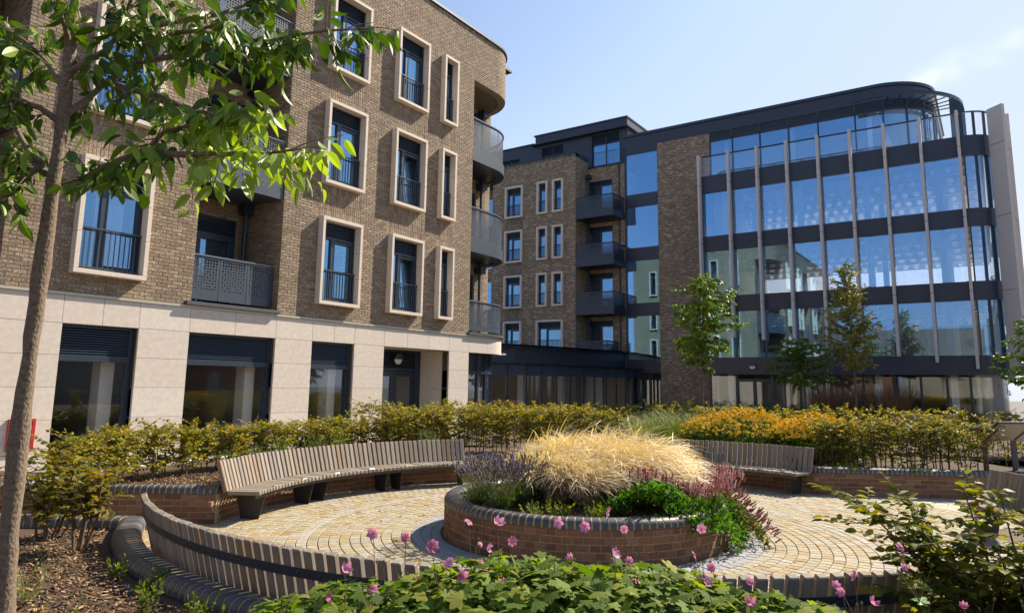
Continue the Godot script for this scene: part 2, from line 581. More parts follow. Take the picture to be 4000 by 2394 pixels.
func curtain_mesh(w: float, h: float) -> ArrayMesh:
	var key := "curt%.2f_%.2f" % [w, h]
	if not shared.has(key):
		var m := MB.new()
		var n := 24
		for i in n:
			var xa := w * i / n; var xb := w * (i + 1) / n
			var za := 0.035 * sin(i * 1.9); var zb := 0.035 * sin((i + 1) * 1.9)
			m.quad(Vector3(xa, 0, za), Vector3(xb, 0, zb), Vector3(xb, h, zb), Vector3(xa, h, za))
		shared[key] = m.mesh()
	return shared[key]

# a window with projecting stone surround: outer size w, h; its lower left outer corner at the frame's origin on the wall face
func stone_window(parent: Node3D, at: Transform3D, w: float, h: float, stone: Material, opts := {}) -> Node3D:
	var p: float = opts.get("p", 0.185)
	var fw: float = opts.get("fw", 0.085)
	var nd := node("window", parent, at)
	var g := 0.003
	# stones: head, sill and three to each jamb
	obj("frame_stone", sbox(Vector3(0, 0, -0.12), Vector3(w, fw, p), 0.004), stone, nd)
	obj("frame_stone", sbox(Vector3(0, h - fw, -0.12), Vector3(w, h, p), 0.004), stone, nd)
	var n3 := 3
	var jh := (h - 2 * fw) / n3
	for k in n3:
		for x in [0.0, w - fw]:
			obj("frame_stone", sbox(Vector3(0, g, -0.12), Vector3(fw, jh - g, p - 0.0015), 0.004), stone, nd, Transform3D(Basis(), Vector3(x, fw + k * jh, 0)))
	var iw := w - 2 * fw
	var ih := h - 2 * fw
	var o := Transform3D(Basis(), Vector3(fw, fw, -0.07))
	var lh: float = opts.get("louvre", 0.40)
	# dark frame
	var key := "wframe%.2f_%.2f_%.2f" % [iw, ih, lh]
	if not shared.has(key):
		var m := MB.new()
		m.box(Vector3(0, 0, -0.07), Vector3(0.05, ih, 0.02)); m.box(Vector3(iw - 0.05, 0, -0.07), Vector3(iw, ih, 0.02))
		m.box(Vector3(0.05, 0, -0.07), Vector3(iw - 0.05, 0.06, 0.02)); m.box(Vector3(0.05, ih - 0.04, -0.07), Vector3(iw - 0.05, ih, 0.02))
		m.box(Vector3(0.05, ih - lh - 0.06, -0.07), Vector3(iw - 0.05, ih - lh, 0.025))
		if iw > 0.8:
			var mx := iw * 0.36
			m.box(Vector3(mx - 0.035, 0.06, -0.07), Vector3(mx + 0.035, ih - lh - 0.06, 0.03))
			m.box(Vector3(mx + 0.035, 0.06, -0.06), Vector3(mx + 0.10, ih - lh - 0.06, 0.008))
			m.box(Vector3(iw - 0.115, 0.06, -0.06), Vector3(iw - 0.05, ih - lh - 0.06, 0.008))
			m.box(Vector3(mx + 0.10, ih - lh - 0.14, -0.06), Vector3(iw - 0.115, ih - lh - 0.06, 0.008))
			m.box(Vector3(mx + 0.10, 0.06, -0.06), Vector3(iw - 0.115, 0.14, 0.008))
			m.box(Vector3(mx + 0.16, ih - lh - 0.055, 0.02), Vector3(mx + 0.55, ih - lh - 0.03, 0.05))
		else:
			m.box(Vector3(0.05, ih - lh - 0.12, -0.06), Vector3(iw - 0.05, ih - lh - 0.06, 0.008))
			m.box(Vector3(0.05, 0.06, -0.06), Vector3(iw - 0.05, 0.12, 0.008))
		shared[key] = m.mesh()
	obj("window_frame", shared[key], M["dark_metal"], nd, o)
	obj("louvre", slats_mesh(iw - 0.1, lh - 0.04, 0.055), M["louvre"], nd, o * Transform3D(Basis(), Vector3(0.05, ih - lh, -0.005)))
	var gl: Material = opts.get("glass", M["glass"])
	var top := ih - lh - 0.06
	if iw > 0.8:
		var mx2 := iw * 0.36
		obj("pane", sbox(Vector3(0.05, 0.06, -0.03), Vector3(mx2 - 0.035, top, -0.028)), gl, nd, o)
		if opts.get("open", false):
			# inward tilted casement: hinged at the bottom
			obj("pane", sbox(Vector3(mx2 + 0.10, 0.0, 0), Vector3(iw - 0.115, top - 0.16, 0.002)), gl, nd, o * Transform3D(Basis(Vector3.RIGHT, -0.09), Vector3(0, 0.12, -0.06)))
		else:
			obj("pane", sbox(Vector3(mx2 + 0.10, 0.14, -0.03), Vector3(iw - 0.115, top - 0.08, -0.028)), gl, nd, o)
	else:
		obj("pane", sbox(Vector3(0.05, 0.12, -0.03), Vector3(iw - 0.05, top - 0.06, -0.028)), gl, nd, o)
	obj("railing", railing_mesh(iw - 0.03, 0.84), M["grey_metal"], nd, Transform3D(Basis(), Vector3(fw + 0.015, fw, 0.0)))
	obj("room", room_mesh(-0.5, w + 0.5, -0.1, h + 0.1, -0.16, -3.6), M["interior"], nd)
	if opts.has("curtain"):
		var cwid: float = opts["curtain"]
		obj("curtain", curtain_mesh(cwid, ih - 0.1), M["curtain"], nd, Transform3D(Basis(), Vector3(opts.get("curtain_x", fw), fw + 0.02, -0.35)))
	return nd

# ---------- perforated balcony screens ----------
func perforated(w: float, h: float, solid: float, cell := 0.062) -> ArrayMesh:
	var key := "perf%.2f_%.2f_%.2f" % [w, h, solid]
	if shared.has(key): return shared[key]
	var m := MB.new()
	perforate(m, 0.0, w, 0.0, h, solid, cell, func(s: float, y: float, z: float) -> Vector3: return Vector3(s, y, z))
	shared[key] = m.mesh()
	return shared[key]

func perforate(m: MB, s0: float, s1: float, y0: float, y1: float, solid: float, cell: float, put: Callable) -> void:
	var b := 0.045
	var nx := int(floor((s1 - s0 - 2 * b) / cell))
	var cx := (s1 - s0 - 2 * b) / nx
	var ny := int(floor((y1 - y0 - b - solid) / cell))
	var cy := (y1 - y0 - b - solid) / ny
	var rect := func(a0: float, a1: float, b0: float, b1: float) -> void:
		var k := maxi(1, int(ceil((a1 - a0) / 0.2)))
		for i in k:
			var p := a0 + (a1 - a0) * i / k; var q := a0 + (a1 - a0) * (i + 1) / k
			m.quad(put.call(p, b0, 0.0), put.call(q, b0, 0.0), put.call(q, b1, 0.0), put.call(p, b1, 0.0))
	rect.call(s0, s1, y0, y0 + solid); rect.call(s0, s1, y1 - b, y1)
	rect.call(s0, s0 + b, y0 + solid, y1 - b); rect.call(s1 - b, s1, y0 + solid, y1 - b)
	for j in ny:
		for i in nx:
			var ox := s0 + b + i * cx; var oy := y0 + solid + j * cy
			var up := float(j) / ny
			var r: float = cx * lerpf(0.27, 0.44, up * up)
			if up < 0.75 and (i + j) % 2 == 0: r *= 0.72
			if up < 0.35 and (i % 3 == 1) and (j % 3 == 1): r = 0.0
			if r == 0.0:
				rect.call(ox, ox + cx, oy, oy + cy)
				continue
			var c := Vector2(ox + cx / 2, oy + cy / 2)
			var cor := [Vector2(ox, oy), Vector2(ox + cx, oy), Vector2(ox + cx, oy + cy), Vector2(ox, oy + cy)]
			for k in 4:
				var a := PI * 1.25 + k * PI / 2
				var p0: Vector2 = cor[k]; var p1: Vector2 = cor[(k + 1) % 4]
				var q0 := c + Vector2(cos(a), sin(a)) * r; var q1 := c + Vector2(cos(a + PI / 2), sin(a + PI / 2)) * r
				var qm := c + Vector2(cos(a + PI / 4), sin(a + PI / 4)) * r
				m.tri(put.call(p0.x, p0.y, 0.0), put.call(qm.x, qm.y, 0.0), put.call(q0.x, q0.y, 0.0))
				m.tri(put.call(p0.x, p0.y, 0.0), put.call(p1.x, p1.y, 0.0), put.call(qm.x, qm.y, 0.0))
				m.tri(put.call(p1.x, p1.y, 0.0), put.call(q1.x, q1.y, 0.0), put.call(qm.x, qm.y, 0.0))

# ---------- the brick apartment building along the left ----------
const END_U := 21.2
const CUR := 1.72

func corner_pt(s: float, v: float, n := 0.0) -> Transform3D:
	# path along the facade, round the corner and along the end wall; n is outwards
	var u0 := END_U - CUR
	var arc := CUR * PI / 2
	if s <= u0: return Transform3D(Basis(), Vector3(s, v, n))
	if s <= u0 + arc:
		var a := (s - u0) / CUR
		var out := Vector3(sin(a), 0, cos(a))
		return Transform3D(Basis(Vector3.UP.cross(out), Vector3.UP, out), Vector3(u0, v, -CUR) + out * (CUR + n))
	return Transform3D(Basis(Vector3(0, 0, -1), Vector3.UP, Vector3(1, 0, 0)), Vector3(END_U + n, v, -CUR - (s - u0 - arc)))

func corner_wall(m: MB, s0: float, s1: float, y0: float, y1: float, n0: float, n1: float, step := 0.25) -> void:
	# solid strip following the corner path between two offsets
	var k := maxi(1, int(ceil((s1 - s0) / step)))
	var prev := []
	for i in k + 1:
		var s := s0 + (s1 - s0) * i / k
		var a := corner_pt(s, y0, n1).origin; var b := corner_pt(s, y1, n1).origin; var c := corner_pt(s, y1, n0).origin; var d := corner_pt(s, y0, n0).origin
		if i > 0:
			m.quad(prev[0], a, b, prev[1]); m.quad(prev[1], b, c, prev[2]); m.quad(prev[3], d, a, prev[0]); m.quad(prev[2], c, d, prev[3])
		else:
			m.quad(d, a, b, c)
		prev = [a, b, c, d]
	m.quad(prev[0], prev[3], prev[2], prev[1])

func build_left() -> void:
	var frame := Transform3D(Basis(Vector3(0, 0, -1), Vector3.UP, Vector3(1, 0, 0)), Vector3(-14.2, 0, 0))
	var b := thing("apartment_building", "brown brick apartment block with pale stone window surrounds and stone ground floor", "building", frame)
	var rows := [3.80, 6.985, 10.17]
	var hh := 2.285
	var cols := [[5.96, 1.38], [11.76, 1.39], [14.29, 1.38], [16.40, 0.72]]
	var logs := [[2.64, 4.85], [8.44, 10.65]]
	var holes := []
	var soldiers := []
	for c in cols:
		for r in rows:
			holes.append([c[0], c[0] + c[1], r, r + hh])
		for r in [6.085, 9.27]:
			soldiers.append([c[0] - 0.02, c[0] + c[1] + 0.04, r, r + 0.90])
	for l in logs:
		holes.append([l[0], l[1], 3.43, 12.55])
	var V0 := 3.43
	var V1 := 13.86
	# backing
	var m := MB.new()
	var hb := []
	for h in holes:
		var q := 0.03 if h[3] - h[2] < 4.0 else -0.012
		hb.append([h[0] + q, h[1] - q, h[2] + q, h[3] - q])
	holed_slab(m, -6.0, 18.17, V0, V1, -0.28, -0.012, hb)
	corner_wall(m, 18.17, 22.3, 12.27, V1, -0.28, -0.012)
	var mb := MB.new()
	holed_slab(mb, -6.0, 18.17, -0.1, 3.40, -0.3, -0.06, [[2.64, 4.85, -0.1, 2.85], [5.96, 7.38, -0.1, 2.85], [8.46, 10.66, -0.1, 2.85], [11.76, 13.19, -0.1, 2.85], [14.31, 17.2, -0.1, 2.85]])
	corner_wall(mb, 18.17, 22.3, 2.86, 3.40, -0.3, -0.06)
	obj("mortar", m.mesh(), M["mortar"], b)
	obj("backing_wall", mb.mesh(), M["mortar"], b)
	# bricks of the long face and of the curved band over the corner balconies
	var put := func(s: float, v: float) -> Transform3D: return corner_pt(s, v)
	var all_holes := holes + soldiers
	var pal := [Color(0.60, 0.455, 0.315), Color(0.53, 0.39, 0.265), Color(0.46, 0.335, 0.225), Color(0.41, 0.30, 0.21), Color(0.56, 0.42, 0.29), Color(0.49, 0.36, 0.245)]
	var near := bond(4.85, 8.44, V0 + 0.01, V1, all_holes, put)
	near.sort_custom(func(p: Transform3D, q: Transform3D) -> bool: return p.origin.y + p.origin.x * 0.5 < q.origin.y + q.origin.x * 0.5)
	var bm := brick_mesh(0.215, 0.065, 0.03, 0.004)
	for i in mini(290, near.size()):
		obj("brick", bm, M[pick(["brick_part_a", "brick_part_b", "brick_part_c", "brick_part_d"])], b, near[i])
	var rest := near.slice(290)
	rest += bond(-2.0, 4.85, V0 + 0.01, V1, all_holes, put)
	rest += bond(8.44, 18.17, V0 + 0.01, V1, all_holes, put)
	rest += bond(18.17, 22.2, 12.28, V1, [], put)
	multi("brickwork", bm, M["brick"], b, rest, brick_cols(rest.size(), pal, 0.14))
	var sold := []
	for q in soldiers:
		sold += bond(q[0], q[1], q[2] + 0.005, q[3], holes, flat_put(-0.004), 0.065, 0.215, false)
	multi("soldier_brickwork", brick_mesh(0.065, 0.215, 0.03, 0.004), M["brick"], b, sold, brick_cols(sold.size(), pal, 0.12))
	# parapet: soldier course and metal capping
	var sc := bond(-2.0, 22.2, V1 + 0.0, V1 + 0.2, [], put, 0.065, 0.19, false)
	multi("parapet_brickwork", brick_mesh(0.065, 0.19, 0.03, 0.004), M["brick"], b, sc, brick_cols(sc.size(), pal, 0.16))
	m = MB.new()
	corner_wall(m, -6.0, 23.0, V1, V1 + 0.2, -0.3, -0.014)
	obj("parapet", m.mesh(), M["mortar"], b)
	m = MB.new()
	corner_wall(m, -6.0, 23.0, V1 + 0.205, V1 + 0.285, -0.45, 0.06)
	obj("parapet_capping", m.mesh(), M["dark_metal"], b)
	# underside of the curved band, roof, back and end
	m = MB.new()
	m.box(Vector3(18.17, 12.30, -1.5), Vector3(19.48, 12.36, -0.29))
	for i in 8:
		var a0 := PI / 2 * i / 8; var a1 := PI / 2 * (i + 1) / 8
		var cc := Vector3(END_U - CUR, 12.30, -CUR)
		m.tri(cc, cc + Vector3(sin(a0), 0, cos(a0)) * (CUR - 0.29), cc + Vector3(sin(a1), 0, cos(a1)) * (CUR - 0.29))
	obj("corner_soffit", m.mesh(), M["brick_part_c"], b)
	m = MB.new()
	m.box(Vector3(-6.0, V1 - 0.2, -13.7), Vector3(20.9, V1 - 0.1, -0.3))
	m.box(Vector3(-6.0, -0.1, -13.9), Vector3(21.0, V1, -13.7))
	m.box(Vector3(-6.2, -0.1, -13.9), Vector3(-6.0, V1, -0.02))
	obj("roof", m.mesh(), M["slate_ledge"], b)
	# end wall, facing the far buildings
	var eb := Transform3D(Basis(Vector3(0, 0, -1), Vector3.UP, Vector3(1, 0, 0)), Vector3(END_U, 0, -1.5))
	var en := node("end_wall", b, eb)
	var eh := []
	for c in [[1.3, 0.72], [3.0, 0.72], [5.4, 1.38], [8.2, 0.72], [9.9, 0.72]]:
		for r in rows:
			eh.append([c[0], c[0] + c[1], r, r + hh])
			stone_window(b, eb * Transform3D(Basis(), Vector3(c[0], r, 0)), c[1], hh, M["frame_stone"])
	var ehb := []
	for h in eh: ehb.append([h[0] + 0.03, h[1] - 0.03, h[2] + 0.03, h[3] - 0.03])
	m = MB.new()
	holed_slab(m, 0.0, 12.3, 3.43, V1, -0.28, -0.012, ehb)
	obj("mortar", m.mesh(), M["mortar"], en)
	m = MB.new()
	m.cbox(Vector3(0.0, -0.1, -0.28), Vector3(12.3, 3.42, -0.02), 0.01)
	obj("base_stone", m.mesh(), M["stone"], en)
	var er := bond(0.0, 12.3, 3.44, V1 + 0.2, eh, flat_put(0.0))
	multi("brickwork", bm, M["brick"], en, er, brick_cols(er.size(), pal, 0.14))
	# windows of the long face
	var ci := 0
	for c in cols:
		for ri in 3:
			var o := {}
			if ci == 2 and ri < 2: o = {"open": true, "curtain": 0.42, "curtain_x": 0.55}
			elif ci == 1 and ri == 1: o = {"curtain": 0.5, "curtain_x": 0.5}
			elif ci == 1 and ri == 2: o = {"curtain": 0.35, "curtain_x": 0.85}
			elif ci == 0 and ri == 0: o = {"curtain": 0.55, "curtain_x": 0.50}
			elif ci == 2 and ri == 2: o = {"curtain": 0.3, "curtain_x": 0.85}
			stone_window(b, Transform3D(Basis(), Vector3(c[0], rows[ri], 0)), c[1], hh, M["frame_stone"], o)
		ci += 1
	# recessed balconies
	for li in 2:
		var l: Array = logs[li]
		loggia(b, l[0], l[1], pal)
	corner_balconies(b, pal)
	# stone ground floor
	var tops := [-0.25, 1.15, 2.64, 3.75, 4.85, 5.95, 6.665, 7.375, 8.46, 9.56, 10.66, 11.76, 12.48, 13.195, 14.31, 15.27, 16.23, 17.185, 18.19]
	for i in tops.size() - 1:
		obj("stone_panel", sbox(Vector3(0.003, 2.853, -0.06), Vector3(tops[i + 1] - tops[i] - 0.003, 3.372, 0.0), 0.003), M[pick(["stone", "stone_a", "stone_b", "stone_c"])], b, Transform3D(Basis(), Vector3(tops[i], 0, 0)))
	var lv := [-0.1, 0.497, 1.085, 1.673, 2.261, 2.849]
	for pr in [[-0.25, 2.64], [4.85, 5.96], [7.38, 8.46], [10.66, 11.76], [13.19, 14.31], [17.2, 18.2]]:
		for k in 5:
			obj("stone_panel", sbox(Vector3(0.0, 0.003, -0.27), Vector3(pr[1] - pr[0], lv[k + 1] - lv[k] - 0.004, 0.0), 0.003), M[pick(["stone", "stone_a", "stone_b", "stone_c"])], b, Transform3D(Basis(), Vector3(pr[0], lv[k], 0)))
	for s in [[18.19, 19.21], [19.21, 19.70], [19.70, 20.55], [20.55, 21.4], [21.4, 22.3]]:
		m = MB.new()
		corner_wall(m, s[0] + 0.003, s[1] - 0.003, 2.853, 3.372, -0.06, 0.0, 0.15)
		obj("stone_panel", m.mesh(), M["stone"], b)
	m = MB.new()
	corner_wall(m, -0.25, 22.3, 3.376, 3.425, -0.05, 0.035, 0.3)
	obj("flashing", m.mesh(), M["flashing"], b)
	m = MB.new()
	corner_wall(m, 18.1, 22.3, 3.43, 3.515, -0.4, 0.09, 0.15)
	obj("corner_ledge", m.mesh(), M["slate_ledge"], b)
	for g in [[2.64, 4.85], [5.96, 7.38], [8.46, 10.66], [11.76, 13.19]]:
		shop_window(b, g[0], g[1])
	porch(b)
	corner_glazing(b)
	# red fire box on the wall
	var rb := thing("fire_inlet_box", "red metal dry riser box on the pale stone wall behind the hedge", "box", frame * Transform3D(Basis(), Vector3(5.27, 0.57, 0.0)))
	m = MB.new()
	for q in [[0.0, 0.0, 0.42, 0.05], [0.0, 0.5, 0.42, 0.55], [0.0, 0.05, 0.05, 0.5], [0.37, 0.05, 0.42, 0.5]]:
		m.box(Vector3(q[0], q[1], 0.002), Vector3(q[2], q[3], 0.05))
	obj("box_frame", m.mesh(), M["red_paint"], rb)
	obj("box_door", sbox(Vector3(0.05, 0.05, 0.004), Vector3(0.37, 0.5, 0.03)), M["dark_metal"], rb)

func balcony_run(b: Node3D, nd: Node3D, x0: float, x1: float, y: float, z: float, panels: int, ph: float) -> void:
	var w := (x1 - x0) / panels
	for i in panels:
		obj("perforated_panel", perforated(w - 0.012, ph, ph * 0.22), M["grey_metal"], nd, Transform3D(Basis(), Vector3(x0 + i * w + 0.006, y, z)))
	obj("handrail", sbox(Vector3(0, 0, -0.03), Vector3(x1 - x0, 0.035, 0.02), 0.006), M["rail_top"], nd, Transform3D(Basis(), Vector3(x0, y + ph + 0.002, z)))

func loggia(b: Node3D, x0: float, x1: float, pal: Array) -> void:
	var D := -1.5
	var m := MB.new()
	# side cheeks, back wall, all of brick
	var bm := brick_mesh(0.215, 0.065, 0.03, 0.004)
	var left_put := func(s: float, v: float) -> Transform3D: return Transform3D(Basis(Vector3(0, 0, -1), Vector3.UP, Vector3(1, 0, 0)), Vector3(x0, v, s))
	var right_put := func(s: float, v: float) -> Transform3D: return Transform3D(Basis(Vector3(0, 0, 1), Vector3.UP, Vector3(-1, 0, 0)), Vector3(x1, v, s))
	var nd := node("loggia", b)
	var br := []
	br += bond(D, -0.002, 3.44, 12.5, [], right_put)
	br += bond(D, -0.002, 3.44, 12.5, [], left_put)
	var wh := []
	for f in [3.50, 6.62, 9.80]:
		wh.append([x0 + 0.18, x0 + 1.98, f + 0.02, f + 2.35])
	br += bond(x0, x1, 3.44, 12.5, wh, flat_put(D))
	multi("brickwork", bm, M["brick"], nd, br, brick_cols(br.size(), pal, 0.14))
	holed_slab(m, x0 - 0.3, x1 + 0.3, 3.43, 12.6, D - 0.25, D - 0.012, wh)
	m.box(Vector3(x0 - 0.25, 3.43, D), Vector3(x0 - 0.012, 12.6, -0.29))
	m.box(Vector3(x1 + 0.012, 3.43, D), Vector3(x1 + 0.25, 12.6, -0.29))
	m.box(Vector3(x0, 12.55, D), Vector3(x1, 12.7, -0.29))
	obj("mortar", m.mesh(), M["mortar"], nd)
	for h in wh:
		var iw: float = h[1] - h[0]
		var ih: float = h[3] - h[2]
		var o := Transform3D(Basis(), Vector3(h[0], h[2], D - 0.1))
		m = MB.new()
		for q in [[0.0, 0.0, 0.05, ih], [iw - 0.05, 0.0, iw, ih], [0.05, 0.0, iw - 0.05, 0.07], [0.05, ih - 0.05, iw - 0.05, ih], [0.05, ih - 0.5, iw - 0.05, ih - 0.42], [iw * 0.42, 0.07, iw * 0.42 + 0.11, ih - 0.5], [iw * 0.42 + 0.11, ih - 0.58, iw - 0.05, ih - 0.5], [iw - 0.13, 0.07, iw - 0.05, ih - 0.58]]:
			m.box(Vector3(q[0], q[1], -0.06), Vector3(q[2], q[3], 0.03))
		obj("door_frame", m.mesh(), M["dark_metal"], nd, o)
		obj("louvre", slats_mesh(iw - 0.1, 0.37, 0.055), M["louvre"], nd, o * Transform3D(Basis(), Vector3(0.05, ih - 0.42, 0.0)))
		obj("pane", sbox(Vector3(0.05, 0.07, -0.03), Vector3(iw * 0.42, ih - 0.5, -0.028)), M["glass"], nd, o)
		obj("pane", sbox(Vector3(iw * 0.42 + 0.11, 0.07, -0.03), Vector3(iw - 0.13, ih - 0.58, -0.028)), M["glass"], nd, o)
		obj("room", room_mesh(-0.4, iw + 0.4, -0.1, ih + 0.1, -0.2, -3.5), M["interior"], nd, o)
	# balconies
	obj("ledge", sbox(Vector3(-0.15, 3.428, -1.4), Vector3(x1 - x0 + 0.03, 3.505, 0.10), 0.006), M["slate_ledge"], nd, Transform3D(Basis(), Vector3(x0, 0, 0)))
	for k in 3:
		var f: float = [3.50, 6.26, 9.45][k]
		if k > 0:
			obj("balcony_floor", sbox(Vector3(0.02, 0, D), Vector3(x1 - x0 - 0.02, 0.37, -0.035), 0.005), M["grey_metal"], nd, Transform3D(Basis(), Vector3(x0, f, 0)))
		var py: float = f + (0.10 if k == 0 else 0.375)
		balcony_run(b, nd, x0 + 0.03, x1 - 0.03, py, -0.2 if k == 0 else -0.06, 3, 0.97 if k == 0 else 1.08)
	m = MB.new()
	m.rod(Vector3(x1 - 0.16, 3.6, D + 0.22), Vector3(x1 - 0.16, 12.4, D + 0.22), 0.055, 10)
	for y in [6.0, 9.2, 12.2]:
		m.box(Vector3(x1 - 0.29, y, D + 0.08), Vector3(x1 - 0.03, y + 0.26, D + 0.34))
	obj("downpipe", m.mesh(), M["dark_metal"], nd)

func corner_balconies(b: Node3D, pal: Array) -> void:
	var nd := node("corner_loggia", b)
	var D := -1.5
	var bm := brick_mesh(0.215, 0.065, 0.03, 0.004)
	var x0 := 18.17
	var side := func(s: float, v: float) -> Transform3D: return Transform3D(Basis(Vector3(0, 0, -1), Vector3.UP, Vector3(1, 0, 0)), Vector3(x0, v, s))
	var wh := []
	for f in [3.52, 6.62, 9.80]:
		wh.append([18.35, 20.35, f + 0.02, f + 2.3])
	var br := bond(x0, 21.16, 3.52, 12.3, wh, flat_put(D))
	br += bond(D, -0.002, 3.52, 12.27, [], side)
	multi("brickwork", bm, M["brick"], nd, br, brick_cols(br.size(), pal, 0.14))
	var m := MB.new()
	holed_slab(m, x0, 21.15, 3.43, 12.3, D - 0.25, D - 0.012, wh)
	m.box(Vector3(x0 - 0.25, 3.43, D), Vector3(x0 - 0.012, 12.27, -0.29))
	obj("mortar", m.mesh(), M["mortar"], nd)
	for h in wh:
		var iw: float = h[1] - h[0]
		var ih: float = h[3] - h[2]
		var o := Transform3D(Basis(), Vector3(h[0], h[2], D - 0.1))
		m = MB.new()
		for q in [[0.0, 0.0, 0.06, ih], [iw - 0.06, 0.0, iw, ih], [0.06, ih - 0.06, iw - 0.06, ih], [0.06, 0.0, iw - 0.06, 0.07], [iw * 0.5 - 0.05, 0.07, iw * 0.5 + 0.05, ih - 0.06]]:
			m.box(Vector3(q[0], q[1], -0.06), Vector3(q[2], q[3], 0.03))
		obj("door_frame", m.mesh(), M["dark_metal"], nd, o)
		obj("pane", sbox(Vector3(0.06, 0.07, -0.03), Vector3(iw * 0.5 - 0.05, ih - 0.06, -0.028)), M["glass"], nd, o)
		obj("pane", sbox(Vector3(iw * 0.5 + 0.05, 0.07, -0.03), Vector3(iw - 0.06, ih - 0.06, -0.028)), M["glass"], nd, o)
		obj("room", room_mesh(-0.15, iw + 0.4, -0.1, ih + 0.1, -0.2, -3.5), M["interior"], nd, o)
	for k in 3:
		var f: float = [3.52, 6.22, 9.40][k]
		if k > 0:
			m = MB.new()
			corner_wall(m, 18.18, 22.3, f, f + 0.39, -0.30, 0.0, 0.12)
			obj("balcony_fascia", m.mesh(), M["grey_metal"], nd)
			m = MB.new()
			m.box(Vector3(18.18, f + 0.03, D), Vector3(19.48, f + 0.3, -0.31))
			var cc := Vector3(END_U - CUR, f + 0.03, -CUR)
			for i in 8:
				var a0 := PI / 2 * i / 8; var a1 := PI / 2 * (i + 1) / 8
				var p0 := Vector3(sin(a0), 0, cos(a0)) * (CUR - 0.31); var p1 := Vector3(sin(a1), 0, cos(a1)) * (CUR - 0.31)
				m.tri(cc, cc + p0, cc + p1)
				m.tri(cc + Vector3(0, 0.27, 0), cc + p1 + Vector3(0, 0.27, 0), cc + p0 + Vector3(0, 0.27, 0))
			obj("balcony_floor", m.mesh(), M["dark_panel"], nd)
		var y0: float = f + (0.06 if k == 0 else 0.395)
		var y1: float = [4.55, 7.74, 10.91][k]
		var cuts := [18.2, 18.95, 19.75, 20.45, 21.15, 21.85]
		for i in cuts.size() - 1:
			m = MB.new()
			perforate(m, cuts[i] + 0.006, cuts[i + 1] - 0.006, y0, y1, 0.16, 0.058, func(s: float, y: float, z: float) -> Vector3: return corner_pt(s, y, -0.05).origin)
			obj("perforated_panel", m.mesh(), M["grey_metal"], nd)
		m = MB.new()
		corner_wall(m, 18.19, 22.0, y1 + 0.002, y1 + 0.04, -0.08, -0.02, 0.12)
		obj("handrail", m.mesh(), M["rail_top"], nd)
	m = MB.new()
	m.rod(Vector3(20.45, 3.6, D + 0.16), Vector3(20.45, 12.2, D + 0.16), 0.05, 10)
	for y in [5.85, 9.05, 11.9]:
		m.box(Vector3(20.3, y, D + 0.02), Vector3(20.6, y + 0.26, D + 0.34))
	obj("downpipe", m.mesh(), M["dark_metal"], nd)

func shop_window(b: Node3D, x0: float, x1: float) -> void:
	var nd := node("ground_window", b, Transform3D(Basis(), Vector3(x0, 0, 0)))
	var w := x1 - x0
	var z := -0.17
	var m := MB.new()
	for q in [[0.0, -0.05, 0.06, 2.85], [w - 0.10, -0.05, w, 2.85], [0.06, 2.79, w - 0.10, 2.85], [0.06, 2.16, w - 0.10, 2.26], [0.06, -0.05, w - 0.10, 0.12]]:
		m.box(Vector3(q[0], q[1], z - 0.1), Vector3(q[2], q[3], z + 0.02))
	obj("window_frame", m.mesh(), M["dark_metal"], nd)
	var y := 2.262
	var i := 0
	while y < 2.77:
		var lo := MB.new()
		if not shared.has("blade%.2f" % w):
			lo.box(Vector3(0.06, 0.0, -0.004), Vector3(w - 0.10, 0.014, 0.0))
			lo.quad(Vector3(0.06, 0.012, 0.0), Vector3(w - 0.10, 0.012, 0.0), Vector3(w - 0.10, 0.048, -0.06), Vector3(0.06, 0.048, -0.06))
			shared["blade%.2f" % w] = lo.mesh()
		obj("louvre_blade", shared["blade%.2f" % w], M["louvre"], nd, Transform3D(Basis(), Vector3(0, y, z + 0.01)))
		y += 0.048
		i += 1
	obj("louvre_back", sbox(Vector3(0.06, 2.26, z - 0.09), Vector3(w - 0.10, 2.79, z - 0.07)), M["louvre"], nd)
	obj("pane", sbox(Vector3(0.06, 0.12, z - 0.05), Vector3(w - 0.10, 2.16, z - 0.048)), M["glass_clear"], nd)
	var rm := node("room", nd)
	obj("room_walls", room_mesh(-0.52, w + 0.54, -0.05, 2.86, -0.31, -5.2), M["interior"], rm)
	obj("pillar", sbox(Vector3(w - 0.42, 0.0, -0.85), Vector3(w - 0.16, 2.8, -0.5)), M["interior_pale"], rm)
	obj("sill_unit", sbox(Vector3(w * 0.2, 0.0, -4.6), Vector3(w * 0.7, 0.55, -4.2)), M["interior_pale"], rm)

